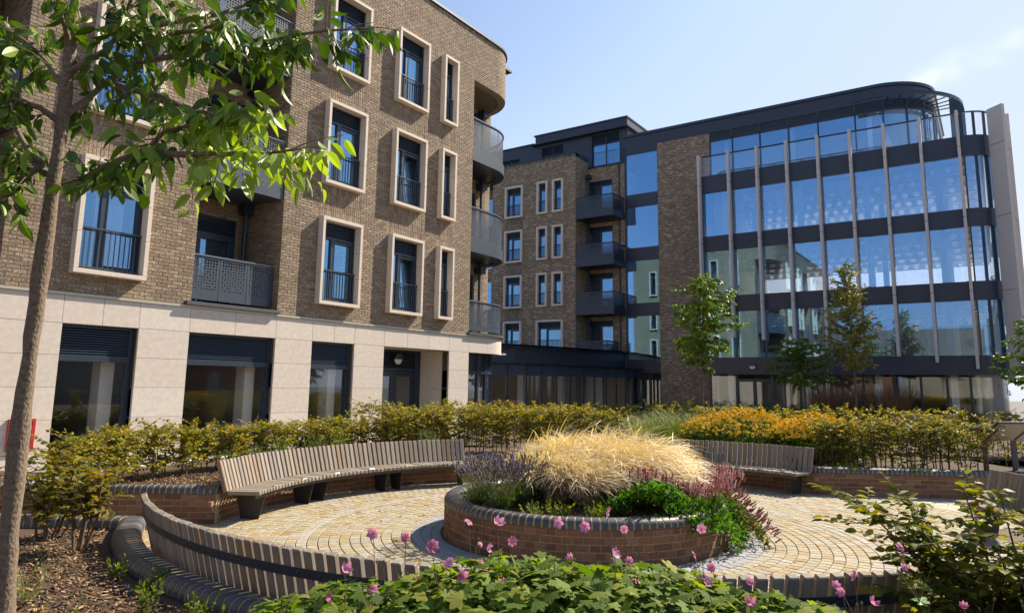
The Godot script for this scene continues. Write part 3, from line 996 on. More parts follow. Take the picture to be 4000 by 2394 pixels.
func porch(b: Node3D) -> void:
	var nd := node("porch", b)
	var D := -1.2
	var m := MB.new()
	m.box(Vector3(14.31, 2.853, D), Vector3(17.2, 2.9, -0.065))
	obj("soffit", m.mesh(), M["stone"], nd)
	var lv := [-0.1, 0.497, 1.085, 1.673, 2.261, 2.849]
	for k in 5:
		obj("stone_panel", sbox(Vector3(17.204, 0.003, D), Vector3(17.26, lv[k + 1] - lv[k] - 0.004, -0.275), 0.003), M["stone"], nd, Transform3D(Basis(), Vector3(0, lv[k], 0)))
		obj("stone_panel", sbox(Vector3(14.25, 0.003, D), Vector3(14.306, lv[k + 1] - lv[k] - 0.004, -0.275), 0.003), M["stone"], nd, Transform3D(Basis(), Vector3(0, lv[k], 0)))
	obj("floor", sbox(Vector3(14.31, -0.1, D), Vector3(17.2, -0.02, 0.0)), M["flag"], nd)
	m = MB.new()
	for q in [[14.31, 0.0, 14.42, 2.85], [16.93, 0.0, 17.2, 2.85], [14.42, 2.2, 16.93, 2.28], [14.42, 2.78, 16.93, 2.85], [14.95, 0.0, 15.05, 2.2]]:
		m.box(Vector3(q[0], q[1], D - 0.1), Vector3(q[2], q[3], D))
	obj("door_surround", m.mesh(), M["dark_metal"], nd)
	obj("louvre", slats_mesh(2.51, 0.5, 0.05), M["louvre"], nd, Transform3D(Basis(), Vector3(14.42, 2.28, D - 0.02)))
	for k in 2:
		var x := 15.05 + k * 0.94
		var dn := node("door", b, Transform3D(Basis(), Vector3(x, 0, D - 0.06)))
		m = MB.new()
		for q in [[0.005, 0.02, 0.11, 2.19], [0.83, 0.02, 0.935, 2.19], [0.11, 2.03, 0.83, 2.19], [0.11, 0.02, 0.83, 0.22]]:
			m.box(Vector3(q[0], q[1], -0.02), Vector3(q[2], q[3], 0.03))
		obj("door_frame", m.mesh(), M["dark_metal"], dn)
		obj("pane", sbox(Vector3(0.11, 0.22, 0.0), Vector3(0.83, 2.03, 0.002)), M["glass_clear"], dn)
		m = MB.new()
		var hx := 0.88 if k == 0 else 0.06
		var sg := -1.0 if k == 0 else 1.0
		m.tube([Vector3(hx, 0.62, 0.03), Vector3(hx, 0.62, 0.09), Vector3(hx + sg * 0.16, 0.62, 0.10), Vector3(hx + sg * 0.16, 1.0, 0.10), Vector3(hx, 1.0, 0.09), Vector3(hx, 1.0, 0.03)], [0.012, 0.012, 0.012, 0.012, 0.012, 0.012], 6)
		obj("handle", m.mesh(), M["chrome"], dn)
	obj("side_pane", sbox(Vector3(14.42, 0.1, D - 0.05), Vector3(14.95, 2.2, D - 0.048)), M["glass_clear"], nd)
	obj("lobby", room_mesh(14.2, 17.3, -0.05, 2.86, D - 0.12, -6.0), M["interior_pale"], nd)
	var lamp := node("wall_lamp", b, Transform3D(Basis(), Vector3(16.06, 2.56, D + 0.01)))
	half_lamp(lamp, 0.185)

func half_lamp(nd: Node3D, r: float) -> void:
	# round bulkhead lamp: dark body with a visor over its upper half
	var m := MB.new()
	var k := 28
	for i in k:
		var a0 := TAU * i / k; var a1 := TAU * (i + 1) / k
		var p0 := Vector3(cos(a0) * r, sin(a0) * r, 0); var p1 := Vector3(cos(a1) * r, sin(a1) * r, 0)
		var z := Vector3(0, 0, 0.09)
		m.quad(p0, p1, p1 + z, p0 + z)
		m.tri(z, p0 + z, p1 + z)
	for i in 14:
		var a0 := PI * i / 14; var a1 := PI * (i + 1) / 14
		var o0 := Vector3(cos(a0) * r, sin(a0) * r, 0.09); var o1 := Vector3(cos(a1) * r, sin(a1) * r, 0.09)
		var z := Vector3(0, 0, 0.05)
		m.quad(o0, o1, o1 + z, o0 + z)
		m.tri(Vector3(0, 0, 0.14), o0 + z, o1 + z)
	m.quad(Vector3(-r, 0, 0.09), Vector3(r, 0, 0.09), Vector3(r, 0, 0.14), Vector3(-r, 0, 0.14))
	obj("lamp_body", m.mesh(), M["dark_metal"], nd)
	m = MB.new()
	for i in 14:
		var a0 := PI + PI * i / 14; var a1 := PI + PI * (i + 1) / 14
		var q := r * 0.88
		m.tri(Vector3(0, -0.004, 0.115), Vector3(cos(a0) * q, sin(a0) * q, 0.092), Vector3(cos(a1) * q, sin(a1) * q, 0.092))
	obj("lamp_diffuser", m.mesh(), M["lamp_shade"], nd)

func corner_glazing(b: Node3D) -> void:
	var nd := node("corner_window", b)
	var n := -0.35
	var cuts := [18.2, 19.15, 19.62, 20.3, 21.0, 21.7, 22.3]
	for i in cuts.size() - 1:
		var s0: float = cuts[i]; var s1: float = cuts[i + 1]
		var m := MB.new()
		corner_wall(m, s0 + 0.03, s1 - 0.03, 0.1, 2.16, n - 0.03, n - 0.028, 0.15)
		obj("pane", m.mesh(), M["glass_clear"], nd)
		m = MB.new()
		corner_wall(m, s0 - 0.03, s0 + 0.03, -0.05, 2.85, n - 0.1, n + 0.03, 0.1)
		obj("mullion", m.mesh(), M["dark_metal"], nd)
		m = MB.new()
		var y := 2.27
		while y < 2.83:
			corner_wall(m, s0 + 0.03, s1 - 0.03, y, y + 0.014, n - 0.05, n + 0.01, 0.2)
			y += 0.048
		corner_wall(m, s0 + 0.03, s1 - 0.03, 2.26, 2.85, n - 0.10, n - 0.08, 0.2)
		obj("louvre", m.mesh(), M["louvre"], nd)
	var m2 := MB.new()
	corner_wall(m2, 18.2, 22.3, 2.16, 2.26, n - 0.1, n + 0.02, 0.15)
	corner_wall(m2, 18.2, 22.3, -0.05, 0.1, n - 0.1, n + 0.02, 0.15)
	obj("transom", m2.mesh(), M["dark_metal"], nd)
	m2 = MB.new()
	m2.box(Vector3(17.3, 2.87, -5.0), Vector3(20.9, 2.93, -0.4))
	m2.box(Vector3(17.3, -0.08, -5.0), Vector3(20.9, -0.02, -0.5))
	m2.box(Vector3(17.3, -0.02, -5.1), Vector3(20.9, 2.87, -5.0))
	m2.box(Vector3(17.26, -0.02, -5.0), Vector3(17.32, 2.87, -1.22))
	m2.box(Vector3(19.9, 0.0, -2.6), Vector3(20.25, 2.87, -2.25))
	obj("room", m2.mesh(), M["interior"], nd)

# ---------- the brick block and the glazed office across the court ----------
const FAR := -39.5

func build_far() -> void:
	far_block()
	office()
	lobby()

func far_block() -> void:
	var b := thing("far_apartment_block", "dark brick apartment block with slim white framed windows and dark rooftop storey", "building", Transform3D(Basis(), Vector3(0, 0, FAR)))
	var rows := [3.78, 6.95, 10.13, 13.31]
	var h := 2.28
	var pal := [Color(0.60, 0.455, 0.315), Color(0.53, 0.39, 0.265), Color(0.46, 0.335, 0.225), Color(0.41, 0.30, 0.21), Color(0.56, 0.42, 0.29), Color(0.49, 0.36, 0.245), Color(0.80, 0.64, 0.47)]
	var holes := []
	var sold := []
	var wins := []
	for i in 4:
		wins.append([-27.8, 1.5, rows[i]])
		if i == 0: wins.append([-25.12, 2.08, rows[0]])
		else:
			wins.append([-25.13, 0.85, rows[i]])
			wins.append([-23.9, 0.85, rows[i]])
		if i < 3: sold.append([-27.75, -26.3, rows[i] + h, rows[i + 1]])
	for w in wins: holes.append([w[0], w[0] + w[1], w[2], w[2] + h])
	var hb := []
	for q in holes: hb.append([q[0] + 0.03, q[1] - 0.03, q[2] + 0.03, q[3] - 0.03])
	var m := MB.new()
	holed_slab(m, -28.95, -22.162, 0.0, 17.0, -0.3, -0.012, hb)
	m.box(Vector3(-22.4, 0.0, -1.7), Vector3(-22.162, 17.0, -0.3))
	m.box(Vector3(-28.95, 0.0, -2.0), Vector3(-28.7, 17.0, -0.3))
	var rh := []
	for i in 4: rh.append([-22.1, -20.28, rows[i] - 0.05, rows[i] + 2.26])
	holed_slab(m, -22.4, -19.34, 0.0, 16.5, -2.0, -1.712, rh)
	holed_slab(m, -38.0, -28.95, 0.0, 17.0, -2.3, -2.012, [[-31.0, -29.3, 4.0, 6.2], [-31.0, -29.3, 7.2, 9.3], [-31.0, -29.3, 10.3, 12.5], [-31.0, -29.3, 13.5, 15.7]])
	obj("mortar", m.mesh(), M["mortar"], b)
	var bm := brick_mesh(0.215, 0.065, 0.03, 0.004)
	var br := bond(-28.95, -22.15, 3.0, 17.0, holes + sold, flat_put(0.0))
	br += bond(-1.7, 0.0, 3.0, 17.0, [], func(s: float, v: float) -> Transform3D: return Transform3D(Basis(Vector3(0, 0, -1), Vector3.UP, Vector3(1, 0, 0)), Vector3(-22.15, v, s)))
	br += bond(-22.15, -19.34, 3.0, 16.5, rh, flat_put(-1.7))
	br += bond(-36.0, -28.95, 3.0, 17.0, [[-31.0, -29.3, 4.0, 6.2], [-31.0, -29.3, 7.2, 9.3], [-31.0, -29.3, 10.3, 12.5], [-31.0, -29.3, 13.5, 15.7]], flat_put(-2.0))
	multi("brickwork", bm, M["brick"], b, br, brick_cols(br.size(), pal, 0.22))
	var so := []
	for q in sold: so += bond(q[0], q[1], q[2] + 0.005, q[3], holes, flat_put(-0.003), 0.065, 0.215, false)
	so += bond(-28.95, -22.15, 16.98, 17.2, [], flat_put(0.0), 0.065, 0.2, false)
	multi("soldier_brickwork", brick_mesh(0.065, 0.215, 0.03, 0.004), M["brick"], b, so, brick_cols(so.size(), [Color(0.34, 0.28, 0.22), Color(0.26, 0.20, 0.15), Color(0.42, 0.36, 0.28)], 0.2))
	for w in wins:
		stone_window(b, Transform3D(Basis(), Vector3(w[0], w[2], 0)), w[1], h, M["frame_stone"], {"p": 0.16, "fw": 0.13})
	m = MB.new()
	m.box(Vector3(-29.0, 17.21, -0.4), Vector3(-22.1, 17.29, 0.05)); m.box(Vector3(-22.5, 17.01, -1.75), Vector3(-22.1, 17.29, -0.4))
	m.box(Vector3(-22.1, 16.52, -2.1), Vector3(-19.3, 16.62, -1.64))
	m.box(Vector3(-38.0, 17.0, -2.4), Vector3(-29.0, 17.1, -1.95))
	obj("parapet_capping", m.mesh(), M["dark_metal"], b)
	for i in 4:
		var x: Array = [-22.1, -20.28, rows[i] - 0.05]
		var o := Transform3D(Basis(), Vector3(-22.1, rows[i] - 0.05, -1.78))
		var nd := node("balcony_door", b, o)
		m = MB.new()
		for q in [[0.0, 0.0, 0.06, 2.31], [1.76, 0.0, 1.82, 2.31], [0.06, 2.25, 1.76, 2.31], [0.06, 1.9, 1.76, 1.98], [0.06, 0.0, 1.76, 0.07], [0.86, 0.07, 0.97, 1.9]]:
			m.box(Vector3(q[0], q[1], -0.06), Vector3(q[2], q[3], 0.03))
		obj("door_frame", m.mesh(), M["dark_metal"], nd)
		obj("louvre", slats_mesh(1.7, 0.27, 0.055), M["louvre"], nd, Transform3D(Basis(), Vector3(0.06, 1.98, 0)))
		obj("pane", sbox(Vector3(0.06, 0.07, -0.03), Vector3(0.86, 1.9, -0.028)), M["glass"], nd)
		obj("pane", sbox(Vector3(0.97, 0.07, -0.03), Vector3(1.76, 1.9, -0.028)), M["glass"], nd)
		obj("room", room_mesh(-0.2, 2.2, -0.1, 2.4, -0.25, -3.5), M["interior"], nd)
		# balcony box
		var y: float = [3.18, 6.28, 9.43, 12.62][i]
		var bal := node("balcony", b, Transform3D(Basis(), Vector3(-22.13, y, -1.7)))
		var bw := 2.73 if i > 0 else 2.25
		obj("balcony_floor", sbox(Vector3(0, 0, 0.01), Vector3(bw, 0.45, 1.70), 0.01), M["dark_panel"], bal)
		for k in 3:
			var pw := (bw - 0.02) / 3
			obj("perforated_panel", perforated(pw - 0.012, 0.95, 0.08), M["dark_metal"], bal, Transform3D(Basis(), Vector3(0.01 + k * pw + 0.006, 0.455, 1.67)))
		obj("perforated_panel", perforated(1.6, 0.95, 0.08), M["dark_metal"], bal, Transform3D(Basis(Vector3(0, 0, -1), Vector3.UP, Vector3(1, 0, 0)), Vector3(bw - 0.03, 0.455, 1.64)))
		obj("handrail", sbox(Vector3(0, 1.408, 1.64), Vector3(bw, 1.445, 1.70)), M["dark_metal"], bal)
		obj("handrail", sbox(Vector3(bw - 0.06, 1.408, 0.02), Vector3(bw, 1.445, 1.638)), M["dark_metal"], bal)
	m = MB.new()
	m.rod(Vector3(-21.95, 3.2, -1.45), Vector3(-21.95, 15.7, -1.45), 0.06, 8)
	m.box(Vector3(-22.1, 15.7, -1.6), Vector3(-21.8, 16.0, -1.3))
	m.rod(Vector3(-19.75, 3.0, -1.64), Vector3(-19.75, 16.5, -1.64), 0.05, 8)
	obj("downpipe", m.mesh(), M["dark_metal"], b)
	# set-back windows at the far left
	for y in [4.0, 7.2, 10.3, 13.5]:
		obj("pane", sbox(Vector3(-31.0, 0, -2.1), Vector3(-29.3, 2.15, -2.09)), M["glass"], b, Transform3D(Basis(), Vector3(0, y, 0)))
		obj("room", room_mesh(-31.2, -29.1, -0.1, 2.3, -2.31, -4.5), M["interior"], b, Transform3D(Basis(), Vector3(0, y, 0)))
	# roof storey clad in dark metal
	var ph := node("roof_storey", b)
	var wh := [[-26.8, -25.0, 17.6, 19.3], [-22.6, -20.45, 16.9, 19.42], [-30.6, -28.9, 17.6, 18.9]]
	m = MB.new()
	holed_slab(m, -27.4, -19.85, 15.8, 20.3, -3.5, -3.2, wh)
	m.box(Vector3(-20.1, 15.8, -12.0), Vector3(-19.85, 20.3, -3.5))
	holed_slab(m, -38.0, -27.4, 16.0, 19.75, -3.6, -3.3, wh)
	m.box(Vector3(-38.0, 19.6, -12.0), Vector3(-27.4, 19.7, -3.6)); m.box(Vector3(-27.4, 20.1, -12.0), Vector3(-20.1, 20.2, -3.5))
	m.box(Vector3(-38.0, 16.3, -3.3), Vector3(-22.4, 16.5, -0.3)); m.box(Vector3(-22.4, 16.2, -3.2), Vector3(-19.3, 16.4, -2.0))
	obj("cladding", m.mesh(), M["dark_panel"], ph)
	m = MB.new()
	for x in [-26.9, -24.9, -22.75, -20.3]:
		m.box(Vector3(x - 0.008, 16.6, -3.2), Vector3(x + 0.008, 20.25, -3.185))
	m.box(Vector3(-27.6, 19.52, -3.2), Vector3(-19.6, 19.6, -2.75)); m.box(Vector3(-27.5, 20.3, -12.0), Vector3(-19.8, 20.4, -3.12))
	m.box(Vector3(-19.85, 19.52, -12.0), Vector3(-19.6, 19.6, -3.2))
	m.box(Vector3(-38.0, 19.75, -12.0), Vector3(-27.55, 19.85, -3.22))
	for z in [-5.0, -6.5, -8.0, -9.5]: m.box(Vector3(-19.85, 16.6, z - 0.008), Vector3(-19.838, 19.5, z + 0.008))
	obj("roof_trim", m.mesh(), M["dark_metal"], ph)
	for q in wh:
		var z := -3.36 if q[0] > -28.0 else -3.46
		var nd := node("roof_window", b)
		var wd: float = q[1] - q[0]
		m = MB.new()
		m.box(Vector3(q[0], q[2], z - 0.03), Vector3(q[0] + 0.06, q[3], z + 0.04)); m.box(Vector3(q[1] - 0.06, q[2], z - 0.03), Vector3(q[1], q[3], z + 0.04))
		m.box(Vector3(q[0] + wd * 0.48, q[2], z - 0.03), Vector3(q[0] + wd * 0.52, q[3], z + 0.04))
		m.box(Vector3(q[0], q[3] - 0.72, z - 0.03), Vector3(q[1], q[3] - 0.64, z + 0.04)); m.box(Vector3(q[0], q[3] - 0.05, z - 0.03), Vector3(q[1], q[3], z + 0.04))
		obj("window_frame", m.mesh(), M["dark_metal"], nd)
		obj("louvre", slats_mesh(wd - 0.1, 0.6, 0.055), M["louvre"], nd, Transform3D(Basis(), Vector3(q[0] + 0.05, q[3] - 0.65, z)))
		obj("pane", sbox(Vector3(0.05, 0.03, -0.004), Vector3(wd - 0.05, q[3] - q[2] - 0.72, 0.0)), M["glass"], nd, Transform3D(Basis(), Vector3(q[0], q[2], z)))
		obj("room", room_mesh(q[0] - 0.2, q[1] + 0.2, q[2] - 0.1, q[3] + 0.1, z - 0.15, -6.0), M["interior"], nd)
	obj("railing", railing_mesh(2.1, 1.0), M["dark_metal"], b, Transform3D(Basis(), Vector3(-22.05, 16.63, -1.9)))

# path of the office's curved plan at a corner: centre, radius; s runs along x then round to -z
func round_pt(x0: float, zc: float, r: float, s: float, v: float, n := 0.0) -> Vector3:
	if s <= x0: return Vector3(s, v, zc + r + n)
	var a := (s - x0) / r
	if a <= PI / 2:
		return Vector3(x0 + sin(a) * (r + n), v, zc + cos(a) * (r + n))
	return Vector3(x0 + r + n, v, zc - (s - x0 - r * PI / 2))

func round_wall(m: MB, x0: float, zc: float, r: float, s0: float, s1: float, y0: float, y1: float, n0: float, n1: float, step := 0.35) -> void:
	var k := maxi(1, int(ceil((s1 - s0) / step)))
	if s1 <= x0: k = 1
	var prev := []
	for i in k + 1:
		var s := s0 + (s1 - s0) * i / k
		var a := round_pt(x0, zc, r, s, y0, n1); var b := round_pt(x0, zc, r, s, y1, n1); var c := round_pt(x0, zc, r, s, y1, n0); var d := round_pt(x0, zc, r, s, y0, n0)
		if i > 0:
			m.quad(prev[0], a, b, prev[1]); m.quad(prev[1], b, c, prev[2]); m.quad(prev[3], d, a, prev[0]); m.quad(prev[2], c, d, prev[3])
		else:
			m.quad(d, a, b, c)
		prev = [a, b, c, d]
	m.quad(prev[0], prev[3], prev[2], prev[1])

func cell_beam(x0: float, x1: float, h: float) -> ArrayMesh:
	# steel beam with round web openings, along x, top at y = 0
	var m := MB.new()
	m.box(Vector3(x0, -0.02, -0.08), Vector3(x1, 0.0, 0.08)); m.box(Vector3(x0, -h, -0.08), Vector3(x1, -h + 0.02, 0.08))
	var pitch := h * 1.15
	var n := int(floor((x1 - x0) / pitch))
	pitch = (x1 - x0) / n
	for i in n:
		var ox := x0 + i * pitch
		var c := Vector2(ox + pitch / 2, -h / 2)
		var r := h * 0.33
		var cor := [Vector2(ox, -h + 0.02), Vector2(ox + pitch, -h + 0.02), Vector2(ox + pitch, -0.02), Vector2(ox, -0.02)]
		for k in 4:
			var a := PI * 1.25 + k * PI / 2
			var p0: Vector2 = cor[k]; var p1: Vector2 = cor[(k + 1) % 4]
			var q := []
			for j in 4: q.append(c + Vector2(cos(a + j * PI / 6), sin(a + j * PI / 6)) * r)
			m.tri(Vector3(p0.x, p0.y, 0), Vector3(q[1].x, q[1].y, 0), Vector3(q[0].x, q[0].y, 0))
			m.quad(Vector3(p0.x, p0.y, 0), Vector3(p1.x, p1.y, 0), Vector3(q[2].x, q[2].y, 0), Vector3(q[1].x, q[1].y, 0))
			m.tri(Vector3(p1.x, p1.y, 0), Vector3(q[3].x, q[3].y, 0), Vector3(q[2].x, q[2].y, 0))
	return m.mesh()

func office() -> void:
	var b := thing("office_building", "glass fronted office building with vertical stone fins and rounded dark top storey", "building", Transform3D(Basis(), Vector3(0, 0, FAR)))
	var pal := [Color(0.60, 0.455, 0.315), Color(0.53, 0.39, 0.265), Color(0.46, 0.335, 0.225), Color(0.41, 0.30, 0.21), Color(0.56, 0.42, 0.29), Color(0.49, 0.36, 0.245), Color(0.80, 0.64, 0.47)]
	var X0 := -0.5
	var ZC := -1.3
	var R := 1.3
	var xl := -13.56
	# brick pier
	var m := MB.new()
	m.box(Vector3(-17.06, -0.1, -2.1), Vector3(-13.66, 17.42, -1.712))
	m.box(Vector3(-17.06, -0.1, -8.0), Vector3(-16.9, 17.42, -2.1))
	obj("mortar", m.mesh(), M["mortar"], b)
	var br := bond(-17.08, -13.62, 0.0, 17.42, [], flat_put(-1.7))
	multi("brickwork", brick_mesh(0.215, 0.065, 0.03, 0.004), M["brick"], b, br, brick_cols(br.size(), pal, 0.22))
	m = MB.new()
	for k in 10:
		var a := -PI / 2 + PI * k / 10
		var a2 := -PI / 2 + PI * (k + 1) / 10
		for j in 12:
			var t0 := TAU * j / 12; var t1 := TAU * (j + 1) / 12
			var f := func(u: float, w: float) -> Vector3: return Vector3(cos(u) * cos(w), sin(u), cos(u) * sin(w)) * 0.07
			m.quad(f.call(a, t0), f.call(a2, t0), f.call(a2, t1), f.call(a, t1))
	obj("dome_camera", m.mesh(), M["column_pale"], b, Transform3D(Basis(), Vector3(-15.82, 2.26, -1.66)))
	# stair glazing beside the pier
	var sg := node("stair_glazing", b)
	var ys := [[3.48, 6.22], [7.05, 9.80], [10.66, 13.36], [14.23, 16.96]]
	for q in ys:
		obj("pane", sbox(Vector3(-19.28, q[0], -1.74), Vector3(-17.1, q[1], -1.735)), M["glass"], sg)
	m = MB.new()
	for q in [[2.64, 3.48], [6.22, 7.05], [9.80, 10.66], [13.36, 14.23], [16.96, 17.43]]:
		m.box(Vector3(-19.34, q[0], -1.9), Vector3(-17.07, q[1], -1.69))
	m.box(Vector3(-19.36, 2.64, -1.9), Vector3(-19.27, 17.4, -1.66))
	obj("spandrel", m.mesh(), M["dark_panel"], sg)
	m = MB.new()
	for q in [3.3, 6.9, 10.5, 14.1, 17.3]: m.box(Vector3(-19.3, q - 0.25, -8.0), Vector3(-17.1, q, -1.95))
	m.box(Vector3(-19.34, 0.0, -8.2), Vector3(-17.06, 17.4, -8.0)); m.box(Vector3(-19.5, 0.0, -8.0), Vector3(-19.36, 17.4, -2.1))
	obj("stair_hall", m.mesh(), M["interior_pale"], sg)
	# entrance under the stair glazing
	m = MB.new()
	for q in [[-19.3, -19.1, 0.0, 2.64], [-17.25, -17.07, 0.0, 2.64], [-19.1, -17.25, 2.2, 2.35], [-18.25, -18.1, 0.0, 2.2]]:
		m.box(Vector3(q[0], q[2], -2.7), Vector3(q[1], q[3], -2.6))
	m.box(Vector3(-19.34, 2.36, -2.7), Vector3(-17.07, 2.63, -2.6))
	m.box(Vector3(-19.6, 2.42, -2.5), Vector3(-17.4, 2.46, -1.2))
	obj("entrance_frame", m.mesh(), M["dark_metal"], sg)
	obj("pane", sbox(Vector3(-19.1, 0.05, -2.66), Vector3(-17.25, 2.2, -2.655)), M["glass_clear"], sg)
	# roof storey
	var rx := -4.4
	var rz := -4.4
	var rr := 2.7
	var top := node("roof_storey", b)
	m = MB.new()
	round_wall(m, rx, rz, rr, -19.5, rx, 17.42, 18.18, -0.4, 0.02)
	round_wall(m, rx, rz, rr, rx, rx + rr * PI / 2 + 8.0, 17.42, 18.18, -0.4, 0.02)
	obj("fascia", m.mesh(), M["dark_panel"], top)
	m = MB.new()
	round_wall(m, rx, rz, rr, -19.5, rx, 18.19, 18.36, -0.5, 0.10)
	round_wall(m, rx, rz, rr, rx, rx + rr * PI / 2 + 8.0, 18.19, 18.36, -0.5, 0.10)
	m.box(Vector3(-19.5, 18.2, -14.0), Vector3(-4.4, 18.3, -2.2)); m.box(Vector3(-4.4, 18.2, -14.0), Vector3(-2.2, 18.3, -4.4))
	for x in [-13.73, -12.15, -8.9, -5.37, -17.0]:
		m.box(Vector3(x - 0.01, 17.42, -1.68), Vector3(x + 0.01, 18.18, -1.672))
	obj("roof_edge", m.mesh(), M["dark_metal"], top)
	var mul := [-13.58, -12.2, -10.56, -8.93, -7.32, -5.4, rx + 0.4, rx + 1.6, rx + 2.7, rx + 3.8, rx + 5.0, rx + 7.5]
	for i in mul.size() - 1:
		m = MB.new()
		round_wall(m, rx, rz, rr, mul[i] + 0.04, mul[i + 1] - 0.04, 14.2, 16.86, -0.06, -0.055)
		obj("pane", m.mesh(), M["glass"], top)
		m = MB.new()
		round_wall(m, rx, rz, rr, mul[i] + 0.04, mul[i + 1] - 0.04, 16.9, 17.42, -0.1, -0.05)
		for k in 9: round_wall(m, rx, rz, rr, mul[i] + 0.04, mul[i + 1] - 0.04, 16.93 + k * 0.055, 16.945 + k * 0.055, -0.049, -0.01)
		obj("louvre", m.mesh(), M["louvre"], top)
		m = MB.new()
		round_wall(m, rx, rz, rr, mul[i] - 0.04, mul[i] + 0.04, 14.2, 17.42, -0.1, 0.0, 0.1)
		obj("mullion", m.mesh(), M["dark_metal"], top)
	m = MB.new()
	round_wall(m, rx, rz, rr, -13.6, rx + rr * PI / 2 + 3.0, 16.84, 16.92, -0.1, 0.0)
	obj("transom", m.mesh(), M["dark_metal"], top)
	m = MB.new()
	m.box(Vector3(-13.6, 14.0, -12.0), Vector3(-2.0, 14.15, -1.9)); m.box(Vector3(-13.6, 17.3, -12.0), Vector3(-4.4, 17.4, -1.9))
	m.box(Vector3(-13.6, 14.15, -7.2), Vector3(-4.5, 17.3, -7.0)); m.box(Vector3(-13.7, 14.1, -7.0), Vector3(-13.6, 17.4, -2.0))
	obj("room", m.mesh(), M["interior"], top)
	for x in [-12.9, -4.9, -9.0]:
		obj("column", sbox(Vector3(x, 14.16, -2.6), Vector3(x + 0.22, 17.29, -2.4)), M["column_pale"], top)
	# sun screen bent round the corner of the roof storey
	var ss := node("sun_screen", b)
	m = MB.new()
	round_wall(m, rx, rz, rr, -5.4, rx, 17.12, 17.32, 1.24, 1.34); round_wall(m, rx, rz, rr, rx, rx + rr * PI / 2 + 1.6, 17.12, 17.32, 1.24, 1.34, 0.2)
	obj("screen_rail", m.mesh(), M["dark_metal"], ss)
	for i in 9:
		m = MB.new()
		var a := deg_to_rad(12 + i * 9.5)
		var p0 := Vector3(rx + sin(a) * (rr + 0.03), 17.2, rz + cos(a) * (rr + 0.03)); var p1 := Vector3(rx + sin(a) * (rr + 1.24), 17.2, rz + cos(a) * (rr + 1.24))
		m.rod(p0, p1, 0.035, 5)
		obj("screen_bracket", m.mesh(), M["dark_metal"], ss)
	for i in 12:
		var s := rx + rr * (deg_to_rad(62) + i * 0.085)
		var o := round_pt(rx, rz, rr, s, 0.0, 1.28)
		var out := (round_pt(rx, rz, rr, s, 0.0, 2.28) - o).normalized()
		var bs := Basis(Vector3.UP.cross(out), Vector3.UP, out).rotated(Vector3.UP, 0.5)
		obj("screen_blade", sbox(Vector3(-0.02, 14.4, -0.09), Vector3(0.02, 17.1, 0.09)), M["dark_metal"], ss, Transform3D(bs, o))
	m = MB.new()
	for y in [14.6, 15.2, 15.8, 16.4]:
		round_wall(m, rx, rz, rr, rx + rr * deg_to_rad(60), rx + rr * (deg_to_rad(62) + 1.0), y, y + 0.05, 1.26, 1.30, 0.15)
	obj("screen_ring", m.mesh(), M["dark_metal"], ss)
	# curtain wall
	var fx := [-13.64, -11.89, -10.28, -8.67, -7.06, -5.46, -3.86, -2.25, -0.65]
	var lev := [[3.47, 6.08], [6.98, 9.63], [10.52, 13.14]]
	var cw_ := node("curtain_wall", b)
	m = MB.new()
	for q in [[2.55, 3.47], [6.08, 6.98], [9.63, 10.52], [13.14, 14.18]]:
		round_wall(m, X0, ZC, R, xl, X0, q[0], q[1], -0.25, 0.0); round_wall(m, X0, ZC, R, X0, X0 + R * PI / 2 + 9.0, q[0], q[1], -0.25, 0.0, 0.25)
	m.box(Vector3(-13.62, 2.55, -1.7), Vector3(-13.56, 14.18, 0.0))
	obj("spandrel", m.mesh(), M["dark_panel"], cw_)
	for i in fx.size() - 1:
		for q in lev:
			obj("pane", sbox(Vector3(fx[i] + 0.06, q[0] + 0.02, -0.1), Vector3(fx[i + 1] + 0.02, q[1] - 0.02, -0.094)), M["glass"], cw_)
			obj("mullion", sbox(Vector3(fx[i] - 0.02, q[0], -0.2), Vector3(fx[i] + 0.06, q[1], 0.01)), M["dark_metal"], cw_)
		obj("balustrade_pane", sbox(Vector3(fx[i] + 0.06, 14.2, -0.06), Vector3(fx[i + 1] + 0.02, 15.33, -0.045)), M["balustrade_glass"], cw_)
	var cs := [-0.47, 0.06, 0.62, 1.25, 2.6, 4.2, 5.8]
	for i in cs.size() - 1:
		for q in lev:
			m = MB.new()
			round_wall(m, X0, ZC, R, cs[i] + 0.03, cs[i + 1] - 0.03, q[0] + 0.02, q[1] - 0.02, -0.106, -0.1, 0.2)
			obj("pane", m.mesh(), M["glass"], cw_)
			m = MB.new()
			round_wall(m, X0, ZC, R, cs[i] - 0.04, cs[i] + 0.03, q[0], q[1], -0.2, 0.01, 0.1)
			obj("mullion", m.mesh(), M["dark_metal"], cw_)
		m = MB.new()
		round_wall(m, X0, ZC, R, cs[i] + 0.03, cs[i + 1] - 0.03, 14.2, 15.33, -0.06, -0.045, 0.2)
		obj("balustrade_pane", m.mesh(), M["balustrade_glass"], cw_)
		m = MB.new()
		round_wall(m, X0, ZC, R, cs[i] - 0.05, cs[i] + 0.05, 14.18, 15.33, -0.12, -0.02, 0.1)
		obj("balustrade_post", m.mesh(), M["dark_metal"], cw_)
	m = MB.new()
	round_wall(m, X0, ZC, R, xl, X0, 15.34, 15.40, -0.1, 0.0); round_wall(m, X0, ZC, R, X0, X0 + R * PI / 2 + 5.0, 15.34, 15.40, -0.1, 0.0, 0.2)
	obj("balustrade_rail", m.mesh(), M["dark_metal"], cw_)
	# stone fins
	var bot := [4.74, 4.56, 4.38, 4.21, 4.02, 3.72, 3.42, 3.12, 2.82]
